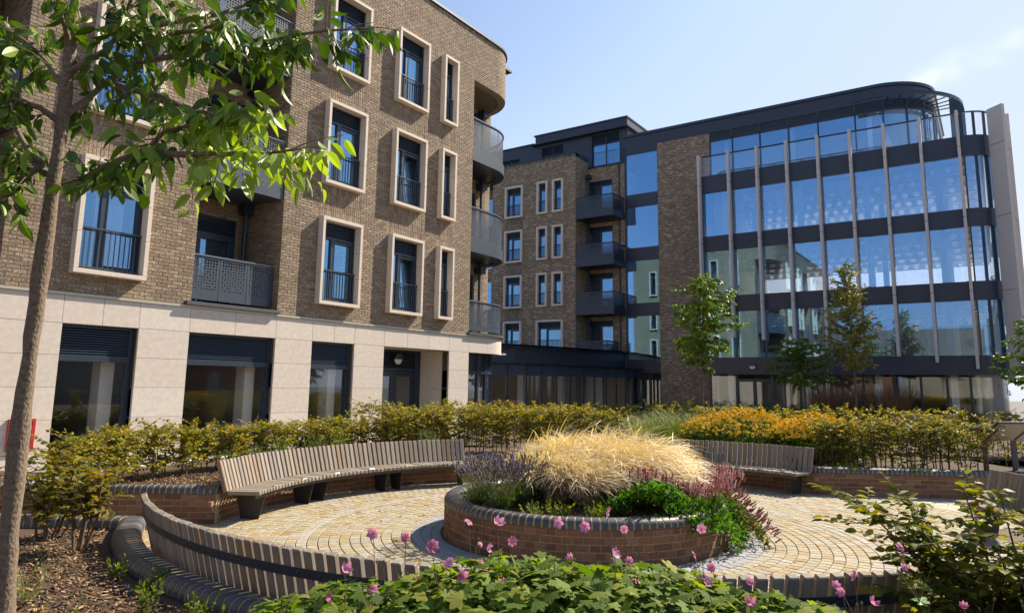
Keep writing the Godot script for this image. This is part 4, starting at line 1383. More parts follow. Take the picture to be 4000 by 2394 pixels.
	for i in fx.size():
		var fn := node("fin", b, Transform3D(Basis(), Vector3(fx[i] - 0.07, 0, 0.03)))
		var cuts := [bot[i], 6.48, 10.04, 13.55, 15.4]
		for k in 4:
			obj("fin_stone", sbox(Vector3(0, cuts[k] + 0.012, 0), Vector3(0.13, cuts[k + 1] - 0.012, 0.40), 0.01), M["fin_stone"], fn)
	for q in [[0.62, -0.38, 0.86, 45.0], [0.82, -1.45, 0.66, 92.0], [0.82, -3.1, 0.66, 92.0], [0.82, -4.7, 0.66, 92.0]]:
		var fn := node("fin", b, Transform3D(Basis(Vector3.UP, deg_to_rad(q[3] - 90.0)), Vector3(q[0], 0, q[1])))
		var cuts := [2.6, 6.48, 10.04, 13.55, 15.4]
		for k in 4:
			obj("fin_stone", sbox(Vector3(0.0, cuts[k] + 0.012, -0.08), Vector3(q[2], cuts[k + 1] - 0.012, 0.08), 0.01), M["fin_stone"], fn)
	# ground floor glazing
	var gx := [-13.5, -12.0, -10.05, -8.63, -7.1, -5.6, -4.22, -3.04, -1.95, -1.0, -0.1]
	for i in gx.size() - 1:
		if i != 1:
			obj("ground_pane", sbox(Vector3(gx[i] + 0.05, 0.1, -0.36), Vector3(gx[i + 1] - 0.05, 2.46, -0.354)), M["glass_clear"], cw_)
		obj("mullion", sbox(Vector3(gx[i] - 0.06, -0.1, -0.42), Vector3(gx[i] + 0.05, 2.55, -0.28)), M["dark_metal"], cw_)
	m = MB.new()
	round_wall(m, X0, ZC, R, X0, X0 + R * PI / 2 + 6.0, 0.1, 2.46, -0.36, -0.354, 0.2)
	obj("ground_pane", m.mesh(), M["glass_clear"], cw_)
	for i in 2:
		var dn := node("door", b, Transform3D(Basis(), Vector3(-11.98 + i * 0.96, 0, -0.36)))
		m = MB.new()
		for q in [[0.0, 0.0, 0.1, 2.3], [0.86, 0.0, 0.95, 2.3], [0.1, 2.15, 0.86, 2.3], [0.1, 0.0, 0.86, 0.2]]: m.box(Vector3(q[0], q[1], -0.03), Vector3(q[2], q[3], 0.03))
		obj("door_frame", m.mesh(), M["dark_metal"], dn)
		obj("pane", sbox(Vector3(0.1, 0.2, -0.004), Vector3(0.86, 2.15, 0.002)), M["glass_clear"], dn)
	var lamp := node("wall_lamp", b, Transform3D(Basis(), Vector3(-11.0, 3.0, 0.005)))
	half_lamp(lamp, 0.19)
	# floors, ceilings, beams and columns seen through the glass
	var ins := node("interior_frame", b)
	m = MB.new()
	for y in [2.75, 6.3, 9.85, 13.4]:
		m.box(Vector3(-13.5, y, -13.5), Vector3(0.3, y + 0.35, -0.55))
	m.box(Vector3(-13.6, -0.1, -13.7), Vector3(0.6, -0.05, -0.45))
	obj("floor_slab", m.mesh(), M["ceiling_deck"], ins)
	m = MB.new()
	m.box(Vector3(-13.6, -0.05, -13.5), Vector3(-13.5, 14.0, -1.75))
	m.box(Vector3(-13.5, 0.0, -7.2), Vector3(-6.0, 2.75, -7.0))
	for q in [[-0.05, 2.75], [3.1, 6.29], [6.65, 7.5], [10.2, 11.1]]:
		m.box(Vector3(-13.5, q[0], -13.7), Vector3(0.5, q[1], -13.5))
	m.box(Vector3(-0.9, -0.05, -13.4), Vector3(-0.8, 2.75, -2.4))
	obj("partition", m.mesh(), M["interior"], ins)
	for y in [7.5, 11.1]:
		for i in 9:
			obj("rear_pane", sbox(Vector3(-13.45 + i * 1.53, y + 0.03, -13.62), Vector3(-12.0 + i * 1.53, y + 2.2, -13.61)), M["glass_clear"], ins)
	var beam := cell_beam(-13.4, 0.2, 0.5)
	for y in [6.28, 9.83, 13.38]:
		for z in [-2.2, -4.4, -6.6, -8.8, -11.0]:
			obj("cellular_beam", beam, M["beam_grey"], ins, Transform3D(Basis(), Vector3(0, y, z)))
	for x in [-12.6, -8.4, -5.0, -1.7]:
		for z in [-1.3, -7.6]:
			obj("column", sbox(Vector3(-0.15, 0.0, -0.15), Vector3(0.15, 13.35, 0.15)), M["column_pale"], ins, Transform3D(Basis(), Vector3(x, 0, z)))
	m = MB.new()
	for x in [-5.2, -2.9, -0.8]: m.box(Vector3(x, 3.15, -4.2), Vector3(x + 0.12, 5.4, -4.05))
	obj("partition_post", m.mesh(), M["interior_pale"], ins)

func lobby() -> void:
	# curved single storey entrance hall linking the two brick buildings
	var b := thing("entrance_hall", "curved single storey glazed entrance hall with dark metal fascia", "building", Transform3D(Basis(), Vector3(-20, 0, -35)))
	var inv := b.transform.affine_inverse()
	var pl := [[-19.42, 41.15], [-19.6, 39.5], [-19.9, 37.5], [-20.3, 35.5], [-20.8, 33.5], [-21.4, 31.5], [-22.3, 29.5], [-23.5, 27.6], [-25.0, 26.0]]
	var pt := func(i: int, y: float, inset: float) -> Vector3:
		var p := Vector3(pl[i][0], y, -pl[i][1])
		var a := Vector3(pl[maxi(i - 1, 0)][0], 0, -pl[maxi(i - 1, 0)][1]); var c := Vector3(pl[mini(i + 1, 8)][0], 0, -pl[mini(i + 1, 8)][1])
		var d := (c - a).normalized()
		return inv * (p + d.cross(Vector3.UP) * inset)
	for i in 8:
		var m := MB.new()
		var a0: Vector3 = pt.call(i, 2.9, 0.0); var a1: Vector3 = pt.call(i + 1, 2.9, 0.0)
		var up := Vector3(0, 0.92, 0)
		var g := (a1 - a0).normalized() * 0.015
		m.quad(a1 - g, a0 + g, a0 + g + up, a1 - g + up)
		obj("fascia_panel", m.mesh(), M["dark_panel"], b)
		m = MB.new()
		var b0: Vector3 = pt.call(i, 3.83, 0.06); var b1: Vector3 = pt.call(i + 1, 3.83, 0.06)
		var c0: Vector3 = pt.call(i, 3.83, -0.4); var c1: Vector3 = pt.call(i + 1, 3.83, -0.4)
		var u2 := Vector3(0, 0.13, 0)
		m.quad(b1, b0, b0 + u2, b1 + u2); m.quad(b1 + u2, b0 + u2, c0 + u2, c1 + u2); m.quad(b0, b1, c1, c0)
		# backing of the fascia and the soffit
		var d0: Vector3 = pt.call(i, 2.9, -0.012); var d1: Vector3 = pt.call(i + 1, 2.9, -0.012)
		var e0: Vector3 = pt.call(i, 2.9, -1.3); var e1: Vector3 = pt.call(i + 1, 2.9, -1.3)
		m.quad(d1, d0, d0 + up, d1 + up); m.quad(d0, d1, e1, e0)
		obj("fascia_trim", m.mesh(), M["dark_metal"], b)
		# glazing set back under the fascia, two panes to a bay
		for k in 2:
			var p0: Vector3 = pt.call(i, 0.0, -1.0).lerp(pt.call(i + 1, 0.0, -1.0), k * 0.5)
			var p1: Vector3 = pt.call(i, 0.0, -1.0).lerp(pt.call(i + 1, 0.0, -1.0), k * 0.5 + 0.5)
			m = MB.new()
			m.quad(p1 + Vector3(0, 0.1, 0), p0 + Vector3(0, 0.1, 0), p0 + Vector3(0, 2.3, 0), p1 + Vector3(0, 2.3, 0))
			obj("pane", m.mesh(), M["glass_clear"], b)
			m = MB.new()
			m.quad(p1 + Vector3(0, 2.3, 0), p0 + Vector3(0, 2.3, 0), p0 + Vector3(0, 2.9, 0), p1 + Vector3(0, 2.9, 0))
			obj("louvre", m.mesh(), M["louvre"], b)
			m = MB.new()
			m.t = Transform3D(Basis(), p0)
			m.box(Vector3(-0.05, -0.05, -0.05), Vector3(0.05, 2.9, 0.05))
			obj("mullion", m.mesh(), M["dark_metal"], b)
	var m := MB.new()
	m.t = inv
	m.box(Vector3(-38, 3.7, -41.1), Vector3(-21.5, 3.8, -30.5))
	m.box(Vector3(-38, 3.7, -30.5), Vector3(-23.2, 3.8, -26.0))
	obj("roof", m.mesh(), M["slate_ledge"], b)
	m = MB.new()
	m.t = inv
	m.box(Vector3(-38, -0.08, -41.1), Vector3(-21.0, -0.03, -26.0))
	m.box(Vector3(-30.1, -0.03, -41.0), Vector3(-30.0, 3.7, -26.0))
	m.box(Vector3(-30.0, -0.03, -41.05), Vector3(-21.0, 3.7, -40.95))
	for q in [[-22.4, -38.0], [-23.0, -34.5], [-23.8, -31.0]]:
		m.box(Vector3(q[0], -0.03, q[1]), Vector3(q[0] + 0.35, 3.7, q[1] + 0.35))
	obj("hall_interior", m.mesh(), M["interior_pale"], b)
	var lamp := node("wall_lamp", b, inv * Transform3D(Basis(Vector3.UP, 1.2), Vector3(-20.72, 2.62, -37.4)))
	half_lamp(lamp, 0.17)

# ---------- houses across the streets, mirrored in the panes ----------
func house(label: String, at: Transform3D, w: float, d: float, eaves: float, ridge: float, wall: Material, bays: int) -> void:
	var t := thing("brick_house", label, "house", at, "houses opposite the garden")
	var holes := []
	for f in 2:
		for i in bays:
			var cx := w * (i + 0.5) / bays
			holes.append([cx - 0.55, cx + 0.55, 0.9 + f * 2.9, 2.5 + f * 2.9])
	var m := MB.new()
	holed_slab(m, 0.0, w, -0.1, eaves, -0.3, 0.0, holes)
	m.box(Vector3(0, -0.1, -d), Vector3(0.3, eaves, -0.3)); m.box(Vector3(w - 0.3, -0.1, -d), Vector3(w, eaves, -0.3)); m.box(Vector3(0.3, -0.1, -d), Vector3(w - 0.3, eaves, -d + 0.3))
	for x in [0.0, w]:
		m.tri(Vector3(x, eaves, 0), Vector3(x, eaves, -d), Vector3(x, ridge, -d / 2))
	obj("wall", m.mesh(), wall, t)
	m = MB.new()
	for s in [0.0, 1.0]:
		var z0: float = 0.35 - s * (d + 0.7)
		m._face([Vector3(-0.2, eaves - 0.15, z0), Vector3(w + 0.2, eaves - 0.15, z0), Vector3(w + 0.2, ridge + 0.1, -d / 2), Vector3(-0.2, ridge + 0.1, -d / 2)], Vector3(0, 1, 1.0 - 2 * s))
	var rf := obj("roof", m.mesh(), M["roof_tile"], t)
	for x in [w * 0.12, w * 0.88]:
		obj("chimney", sbox(Vector3(-0.35, ridge - 0.8, -d / 2 - 0.3), Vector3(0.35, ridge + 1.1, -d / 2 + 0.3), 0.03), wall, rf, Transform3D(Basis(), Vector3(x, 0, 0)))
	for h in holes:
		var wn := node("window", t, Transform3D(Basis(), Vector3(h[0], h[2], -0.12)))
		m = MB.new()
		for q in [[0.0, 0.0, 0.09, 1.6], [1.01, 0.0, 1.1, 1.6], [0.09, 0.0, 1.01, 0.1], [0.09, 1.5, 1.01, 1.6], [0.09, 0.76, 1.01, 0.84], [0.51, 0.84, 0.58, 1.5]]:
			m.box(Vector3(q[0], q[1], -0.05), Vector3(q[2], q[3], 0.05))
		obj("window_frame", m.mesh(), M["white_paint"], wn)
		obj("pane", sbox(Vector3(0.09, 0.1, -0.02), Vector3(1.01, 1.5, -0.016)), M["interior"], wn)
		obj("sill", sbox(Vector3(-0.08, -0.12, 0.0), Vector3(1.18, 0.0, 0.2), 0.01), M["far_stone"], wn)

func build_houses() -> void:
	var m := mat("roof_tile", lin(0.11, 0.085, 0.075), 0.85)
	m = mat("white_paint", lin(0.72, 0.70, 0.66), 0.6)
	m = mat("house_brick", lin(0.24, 0.125, 0.085), 0.9)
	m = mat("house_render", lin(0.40, 0.36, 0.29), 0.9)
	var e := Basis(Vector3(0, 0, 1), Vector3.UP, Vector3(-1, 0, 0))
	var labs := ["red brick house with a tiled roof opposite the stone ground floor", "pale rendered house next in the row opposite the stone ground floor", "red brick house at the end of the row opposite the stone ground floor"]
	for i in 3:
		house(labs[i], Transform3D(e, Vector3(27.0, 0, -44.0 + i * 14.5)), 13.0, 8.0, 5.9, 9.2, M["house_brick"] if i != 1 else M["house_render"], 4)
	var s := Basis(Vector3(-1, 0, 0), Vector3.UP, Vector3(0, 0, -1))
	labs = ["red brick house with chimneys facing the glass office front", "pale rendered house facing the glass office front", "wide red brick house facing the glass office front"]
	for i in 3:
		house(labs[i], Transform3D(s, Vector3(18.0 - i * 15.0, 0, 31.0)), 13.5, 8.5, 6.2, 10.2, M["house_brick"] if i != 1 else M["house_render"], 4)

# ---------- paving, walls, benches ----------
func annulus(m: MB, r0: float, r1: float, a0: float, a1: float, y: float, step := 4.0, rings := 1) -> void:
	var k := maxi(1, int(ceil((a1 - a0) / step)))
	for j in rings:
		var ra := lerpf(r0, r1, float(j) / rings); var rb := lerpf(r0, r1, float(j + 1) / rings)
		for i in k:
			var p := lerpf(a0, a1, float(i) / k); var q := lerpf(a0, a1, float(i + 1) / k)
			m._face([pol(ra, p, y), pol(rb, p, y), pol(rb, q, y), pol(ra, q, y)], Vector3.UP)

func poly_top(m: MB, pts: Array, y: float) -> void:
	var p2 := PackedVector2Array()
	for p in pts: p2.append(Vector2(p.x, p.z))
	var ix := Geometry2D.triangulate_polygon(p2)
	for i in range(0, ix.size(), 3):
		m._face([Vector3(p2[ix[i]].x, y, p2[ix[i]].y), Vector3(p2[ix[i + 1]].x, y, p2[ix[i + 1]].y), Vector3(p2[ix[i + 2]].x, y, p2[ix[i + 2]].y)], Vector3.UP)

func arc_pts(r: float, a0: float, a1: float, n: int) -> Array:
	var out := []
	for i in n + 1: out.append(pol(r, lerpf(a0, a1, float(i) / n)))
	return out

func build_patio() -> void:
	var m := MB.new()
	m.box(Vector3(-160, -0.4, -160), Vector3(160, -0.03, 120))
	struct("ground", m.mesh(), M["tarmac"])
	# flagged paths round the garden
	var g := thing("flagstone_path", "pale flagstone path round the garden beds", "path", Transform3D(), "", "structure")
	m = MB.new()
	m.box(Vector3(-14.0, -0.028, -39.0), Vector3(14.0, -0.016, 6.0))
	obj("bedding", m.mesh(), M["joint_sand"], g)
	var fl := []
	var fcol := []
	var z := 3.0
	var row := 0
	var single := 0
	var fm := MB.new()
	fm.cbox(Vector3(-0.296, -0.02, -0.196), Vector3(0.296, 0.0, 0.196), 0.003)
	var flag := fm.mesh()
	while z > -38.4:
		var x := -14.0 + (0.3 if row % 2 else 0.0)
		while x < 13.4:
			var q := Vector3(x + 0.3, -0.004, z)
			if single < 260 and seen_sett(q) and (q - pol(0, 0)).length() > 5.0 and q.length() < 19.0 and (q - pol(0, 0)).dot(pol(1, 75) - pol(0, 0)) > 2.5:
				obj("flagstone", flag, M["flag"], g, Transform3D(Basis(), q))
				single += 1
			else:
				fl.append(Transform3D(Basis(), q))
				fcol.append(vary(Color(0.36, 0.325, 0.27), 0.08))
			x += 0.6
		z -= 0.4
		row += 1
	multi("flagstones", flag, M["sett_stuff"], g, fl, fcol)
	# round patio of small setts
	var p := thing("round_patio", "round patio of buff sandstone setts laid in rings", "paving", Transform3D(Basis(), pol(0, 0)), "", "structure")
	var inv := p.transform.affine_inverse()
	m = MB.new()
	annulus(m, 0.0, 6.3, 0, 360, 0.001, 5.0)
	m.t = Transform3D()
	var base := obj("bedding", m.mesh(), M["joint_sand"], p, inv)
	var pieces := []
	var r := 1.80
	var ring := 0
	while r < 6.2:
		var n := int(round(TAU * (r + 0.06) / 0.125))
		var off := rng.randf() * 10.0
		for i in n:
			var a := 360.0 * i / n + off
			var aw := wrapf(a, -180, 180)
			# leave out what lies under the beds
			var lim := 6.2
			if aw > -90 and aw < 22: lim = 4.85
			elif aw >= 22 and aw < 56: lim = 5.7
			elif aw > 84 or aw < -116: lim = 5.12
			if r > lim: continue
			var t := pol_at(r + 0.06, a, 0.006 + rng.randf_range(-0.002, 0.002))
			var wid := TAU * (r + 0.06) / n - 0.008
			t.basis = t.basis * Basis.from_euler(Vector3(rng.randf_range(-0.01, 0.01), 0, rng.randf_range(-0.01, 0.01))) * Basis().scaled(Vector3(wid / 0.116, 1, 1))
			var kind := "g" if ring < 3 else ("b" if ring == 13 else "s")
			if ring == 3 and rng.randf() < 0.25: kind = "s"
			if (ring == 26) and aw < 0: kind = "r"
			pieces.append([t, kind, (t.origin - Vector3(0, EYE, 0)).length()])
		r += 0.121
		ring += 1
	pieces.sort_custom(func(q, w): return q[2] < w[2])
	var sm := MB.new()
	sm.cbox(Vector3(-0.058, -0.04, -0.0565), Vector3(0.058, 0.006, 0.0565), 0.004)
	var sett := sm.mesh()
	var wgt := [0, 0, 1, 1, 1, 2, 2, 3, 4, 4, 4, 5]
	var scol := []
	for k in 6: scol.append(M["sett_%d" % k].albedo_color.srgb_to_linear())
	var rest := []
	var rcol := []
	var made := 0
	for q in pieces:
		var pk: int = pick(wgt)
		var o: Vector3 = q[0].origin
		if made < 290 and seen_sett(o):
			var mm: Material = M["granite"] if q[1] == "g" else (M["flag"] if q[1] == "b" else (M["red_paver"] if q[1] == "r" else M["sett_%d" % pk]))
			obj("sett", sett, mm, p, inv * q[0])
			made += 1
		else:
			rest.append(inv * q[0])
			var c: Color = Color(0.29, 0.29, 0.30) if q[1] == "g" else (Color(0.37, 0.335, 0.27) if q[1] == "b" else (Color(0.17, 0.085, 0.075) if q[1] == "r" else scol[pk]))
			rcol.append(vary(c, 0.07))
	multi("setts", sett, M["sett_stuff"], p, rest, rcol)
	build_planter()
	build_bed_walls()
	build_benches()

func seen_sett(o: Vector3) -> bool:
	var d := o - pol(0, 0)
	var cam := Vector3(sin(TURN) * -1.0, 0, -cos(TURN))
	return d.length() > 1.75 and absf(wrapf(rad_to_deg(atan2(o.x, -o.z)) - rad_to_deg(-TURN), -180, 180)) < 36.0 and -o.dot(Vector3(sin(TURN), 0, cos(TURN))) > 4.6

func coping_profile(d: float, h: float) -> Array:
	var prof := []
	var r := minf(0.075, h * 0.75)
	prof.append(Vector2(d / 2, 0))
	for i in 7:
		var a := PI / 2 * i / 6
		prof.append(Vector2(d / 2 - r + cos(a) * r, h - r + sin(a) * r))
	for i in 7:
		var a := PI / 2 + PI / 2 * i / 6
		prof.append(Vector2(-d / 2 + r + cos(a) * r, h - r + sin(a) * r))
	prof.append(Vector2(-d / 2, 0))
	return prof

func coping_mesh(w: float, d: float, h: float) -> ArrayMesh:
	# bull-nosed brick: x along the wall, z across, rounded top edges
	var key := "cop%.3f_%.3f_%.3f" % [w, d, h]
	if shared.has(key): return shared[key]
	var m := MB.new()
	var prof := coping_profile(d, h)
	var e := 0.003
	for i in prof.size() - 1:
		var p: Vector2 = prof[i]; var q: Vector2 = prof[i + 1]
		m.quad(Vector3(-w / 2 + e, p.y, p.x), Vector3(w / 2 - e, p.y, p.x), Vector3(w / 2 - e, q.y, q.x), Vector3(-w / 2 + e, q.y, q.x))
		var c := Vector2(0, h * 0.45)
		m.tri(Vector3(w / 2, c.y, c.x), Vector3(w / 2, q.y * 0.985, q.x * 0.985), Vector3(w / 2, p.y * 0.985, p.x * 0.985))
		m.tri(Vector3(-w / 2, c.y, c.x), Vector3(-w / 2, p.y * 0.985, p.x * 0.985), Vector3(-w / 2, q.y * 0.985, q.x * 0.985))
	shared[key] = m.mesh()
	return shared[key]

func red_mat() -> Material:
	return M[pick(["red_brick_a", "red_brick_a", "red_brick_b", "red_brick_c", "red_brick_d"])]

func cop_mat() -> Material:
	return M[pick(["coping_a", "coping_a", "coping_b", "coping_c"])]

# brick wall along a circle: courses of bricks facing inwards or outwards and a coping on edge
func ring_wall(t: Node3D, r: float, a0: float, a1: float, courses: int, face_out: bool, vis0: float, vis1: float, bl: float, cop_d: float, y_base := 0.0) -> void:
	var inv := t.transform.affine_inverse()
	var sg := 1.0 if face_out else -1.0
	var bm := brick_mesh(bl, 0.065, 0.05, 0.004)
	var hgt := courses * 0.075
	var m := MB.new()
	var k := int(ceil((a1 - a0) / 3.0))
	var r_in := r - sg * 0.006
	var r_out := r - sg * (cop_d - 0.02)
	for i in k:
		var p := lerpf(a0, a1, float(i) / k); var q := lerpf(a0, a1, float(i + 1) / k)
		m._face([pol(r_in, p, y_base - 0.05), pol(r_in, q, y_base - 0.05), pol(r_in, q, y_base + hgt), pol(r_in, p, y_base + hgt)], (pol(r + sg, (p + q) / 2) - pol(r, (p + q) / 2)))
		m._face([pol(r_out, p, y_base - 0.05), pol(r_out, q, y_base - 0.05), pol(r_out, q, y_base + hgt), pol(r_out, p, y_base + hgt)], -(pol(r + sg, (p + q) / 2) - pol(r, (p + q) / 2)))
		m._face([pol(r_in, p, y_base + hgt), pol(r_in, q, y_base + hgt), pol(r_out, q, y_base + hgt), pol(r_out, p, y_base + hgt)], Vector3.UP)
	if absf(a1 - a0) < 359.0:
		for a in [a0, a1]:
			var dd: Vector3 = (pol(r, a) - pol(r, (a0 + a1) / 2))
			m._face([pol(r_in, a, y_base - 0.05), pol(r_out, a, y_base - 0.05), pol(r_out, a, y_base + hgt), pol(r_in, a, y_base + hgt)], dd)
	# buff mortar between the coping bricks, a little inside their rounded outline
	var prof := coping_profile(cop_d - 0.004, 0.0980)
	var rc := r - sg * (cop_d / 2 - 0.006)
	for i in k:
		var p := lerpf(a0, a1, float(i) / k); var q := lerpf(a0, a1, float(i + 1) / k)
		for j in prof.size() - 1:
			var u: Vector2 = prof[j]; var w: Vector2 = prof[j + 1]
			var o := pol_at(rc, (p + q) / 2)
			var hint := o.basis.z * (u.x + w.x) + Vector3.UP * (u.y + w.y - 0.04)
			m._face([pol(rc + u.x, p, y_base + hgt + 0.004 + u.y), pol(rc + u.x, q, y_base + hgt + 0.004 + u.y), pol(rc + w.x, q, y_base + hgt + 0.004 + w.y), pol(rc + w.x, p, y_base + hgt + 0.004 + w.y)], hint)
	obj("mortar", m.mesh(), M["garden_mortar"], t, inv)
	var hid := []
	var hcol := []
	for c in courses:
		var n := int(round(deg_to_rad(a1 - a0) * r / (bl + 0.010)))
		for i in n:
			var a := lerpf(a0, a1, (i + (0.5 if c % 2 == 0 else 0.0)) / n)
			if a > a1 - 0.5 * (a1 - a0) / n + 0.01 and absf(a1 - a0) < 359.0: continue
			var tr := pol_at(r, a, y_base + c * 0.075 + 0.0375 + 0.003)
			if not face_out: tr.basis = Basis(-tr.basis.x, tr.basis.y, -tr.basis.z)
			tr.origin += tr.basis.z * rng.randf_range(-0.002, 0.003)
			var aw := wrapf(a, -180, 180)
			var vis := (aw > vis0 and aw < vis1) if vis0 < vis1 else (aw > vis0 or aw < vis1)
			if vis:
				obj("brick", bm, red_mat(), t, inv * tr)
			else:
				hid.append(inv * tr)
	if not hid.is_empty():
		multi("brickwork", bm, M["red_brick_b"], t, hid)
	# coping
	var nc := int(round(deg_to_rad(a1 - a0) * (r - sg * cop_d / 2) / 0.082))
	var cm := coping_mesh(deg_to_rad(a1 - a0) * (r - sg * cop_d / 2) / nc - 0.012, cop_d, 0.10)
	for i in nc:
		var a := lerpf(a0, a1, (i + 0.5) / nc)
		var tr := pol_at(r - sg * (cop_d / 2 - 0.006), a, y_base + hgt + 0.004 + rng.randf_range(-0.001, 0.002))
		obj("coping_brick", cm, cop_mat(), t, inv * tr)

func line_wall(t: Node3D, p0: Vector3, p1: Vector3, courses: int, cop_d: float, side: float, y_base := 0.0) -> void:
	var inv := t.transform.affine_inverse()
	var d := (p1 - p0).normalized()
	var nrm := d.cross(Vector3.UP) * side
	var ln := (p1 - p0).length()
	var hgt := courses * 0.075
	var fx := d if d.cross(Vector3.UP).dot(nrm) < 0 else -d
	var bs := Basis(Vector3.UP.cross(nrm), Vector3.UP, nrm)
	var m := MB.new()
	m.t = inv * Transform3D(Basis(d, Vector3.UP, d.cross(Vector3.UP)), p0)
	var z0 := -0.006 if side > 0 else 0.006
	var z1 := -(cop_d - 0.02) if side > 0 else (cop_d - 0.02)
	m.box(Vector3(0, y_base - 0.05, minf(z0, z1)), Vector3(ln, y_base + hgt, maxf(z0, z1)))
	var prof := coping_profile(cop_d - 0.004, 0.0980)
	var zc := -(cop_d / 2 - 0.006) * side
	for j in prof.size() - 1:
		var u: Vector2 = prof[j]; var w: Vector2 = prof[j + 1]
		var yy := y_base + hgt + 0.004
		m._face([Vector3(0, yy + u.y, zc + u.x), Vector3(ln, yy + u.y, zc + u.x), Vector3(ln, yy + w.y, zc + w.x), Vector3(0, yy + w.y, zc + w.x)], Vector3(0, u.y + w.y - 0.04, u.x + w.x))
	obj("mortar", m.mesh(), M["garden_mortar"], t)
	var bm := brick_mesh(0.215, 0.065, 0.05, 0.004)
	var bh := brick_mesh(0.1025, 0.065, 0.05, 0.004)
	for c in courses:
		var s := 0.0
		var first := c % 2 == 1
		while s < ln - 0.05:
			var w := 0.1025 if first else minf(0.215, ln - s - 0.005)
			if w < 0.05: break
			var tr := Transform3D(bs * Basis().scaled(Vector3(w / (0.1025 if first else 0.215), 1, 1)), p0 + d * (s + w / 2 + 0.005) + nrm * rng.randf_range(-0.002, 0.003) + Vector3(0, y_base + c * 0.075 + 0.041, 0))
			obj("brick", bh if first else bm, red_mat(), t, inv * tr)
			s += w + 0.010
			first = false
	var nc := int(round(ln / 0.082))
	var cm := coping_mesh(ln / nc - 0.012, cop_d, 0.10)
	for i in nc:
		var tr := Transform3D(bs, p0 + d * (ln * (i + 0.5) / nc) - nrm * (cop_d / 2 - 0.006) + Vector3(0, y_base + hgt + 0.004, 0))
		obj("coping_brick", cm, cop_mat(), t, inv * tr)

func build_planter() -> void:
	var t := thing("round_planter", "round red brick planter with dark bull-nosed coping in the middle of the patio", "planter", Transform3D(Basis(), pol(0, 0)))
	ring_wall(t, 1.76, 0, 360, 5, true, 75, -75, 0.105, 0.22)
	var m := MB.new()
	annulus(m, 0.0, 1.58, 0, 360, 0.40, 12.0)
	obj("soil", m.mesh(), M["mulch"], t, t.transform.affine_inverse())

func bed_top(called: String, pts: Array, y: float) -> void:
	var m := MB.new()
	poly_top(m, pts, y)
	struct(called, m.mesh(), M["mulch"])

func build_bed_walls() -> void:
	# rear bed wall behind the two far benches
	var w := thing("curved_retaining_wall", "low curved red brick wall with dark bull-nosed coping behind the long bench", "wall", Transform3D(Basis(), pol(4.75, -55)))
	ring_wall(w, 4.76, -88, 22, 5, false, -90, 10, 0.215, 0.22)
	w = thing("curved_retaining_wall", "low curved red brick wall with dark bull-nosed coping under the yellow flowers", "wall", Transform3D(Basis(), pol(5.66, 38)))
	ring_wall(w, 5.66, 21, 53, 5, false, 20, 60, 0.215, 0.22)
	w = thing("straight_retaining_wall", "straight red brick wall end with dark coping beside the sunlit bench", "wall", Transform3D(Basis(), cw(-5, 0, -9.4)))
	line_wall(w, cw(-3.80, 0, -9.42), cw(-8.2, 0, -9.30), 5, 0.22, -1.0)
	w = thing("straight_retaining_wall", "straight red brick wall with dark coping in front of the clipped hedge", "wall", Transform3D(Basis(), cw(7, 0, -12.4)))
	line_wall(w, cw(5.45, 0, -12.66), cw(9.6, 0, -12.25), 5, 0.22, 1.0)
	w = thing("front_retaining_wall", "low curved wall of dark bull-nosed bricks around the bark mulch bed", "wall", Transform3D(Basis(), pol(5.2, -130)))
	ring_wall(w, 5.0, -252, -110, 4, false, 0, 0, 0.215, 0.25, 0.045)
	w = thing("low_side_wall", "short straight low wall with dark coping at the path beside the mulch bed", "wall", Transform3D(Basis(), cw(-5, 0, -7.7)))
	line_wall(w, cw(-8.0, 0, -7.72), cw(-3.85, 0, -7.60), 4, 0.25, -1.0, 0.045)
	w = thing("outer_retaining_wall", "low outer wall with pale rounded coping behind the hedge near the building", "wall", Transform3D(Basis(), pol(7.6, -55)))
	ring_wall(w, 7.6, -88, -18, 5, true, 0, 0, 0.215, 0.24)
	# raised soil of the beds
	var pts := arc_pts(4.93, -88, 22, 30)
	var back := arc_pts(7.45, 22, -76, 24)
	var all := pts + back
	all.append(cw(-8.2, 0, -11.3)); all.append(cw(-8.2, 0, -9.5)); all.append(cw(-4.0, 0, -9.55))
	bed_top("mulch_bed", all, 0.40)
	pts = arc_pts(5.83, 22.2, 53, 10)
	pts += [cw(9.6, 0, -12.4), cw(9.6, 0, -15.2), cw(4.6, 0, -18.0), cw(2.0, 0, -17.2)]
	bed_top("flower_bed", pts, 0.40)
	pts = arc_pts(5.2, -110, -252, 40)
	pts += [cw(9.0, 0, -6.5), cw(9.0, 0, 2.5), cw(-8.0, 0, 2.5), cw(-8.0, 0, -7.55), cw(-4.2, 0, -7.45)]
	bed_top("front_bed", pts, 0.34)
	pts = [cw(-2, 0, -20), cw(14, 0, -17.5), cw(22, 0, -20.0), cw(26, 0, -30.0), cw(4, 0, -38.0), cw(-2, 0, -33)]
	bed_top("rear_bed", pts, 0.15)

# ---------- benches ----------
func slat_mesh(w: float, l: float, d: float) -> ArrayMesh:
	return sbox(Vector3(-w / 2, 0, -d / 2), Vector3(w / 2, l, d / 2), 0.007)

func wood() -> Material:
	return M["wood_%d" % pick([0, 0, 1, 2, 2, 3, 4])]

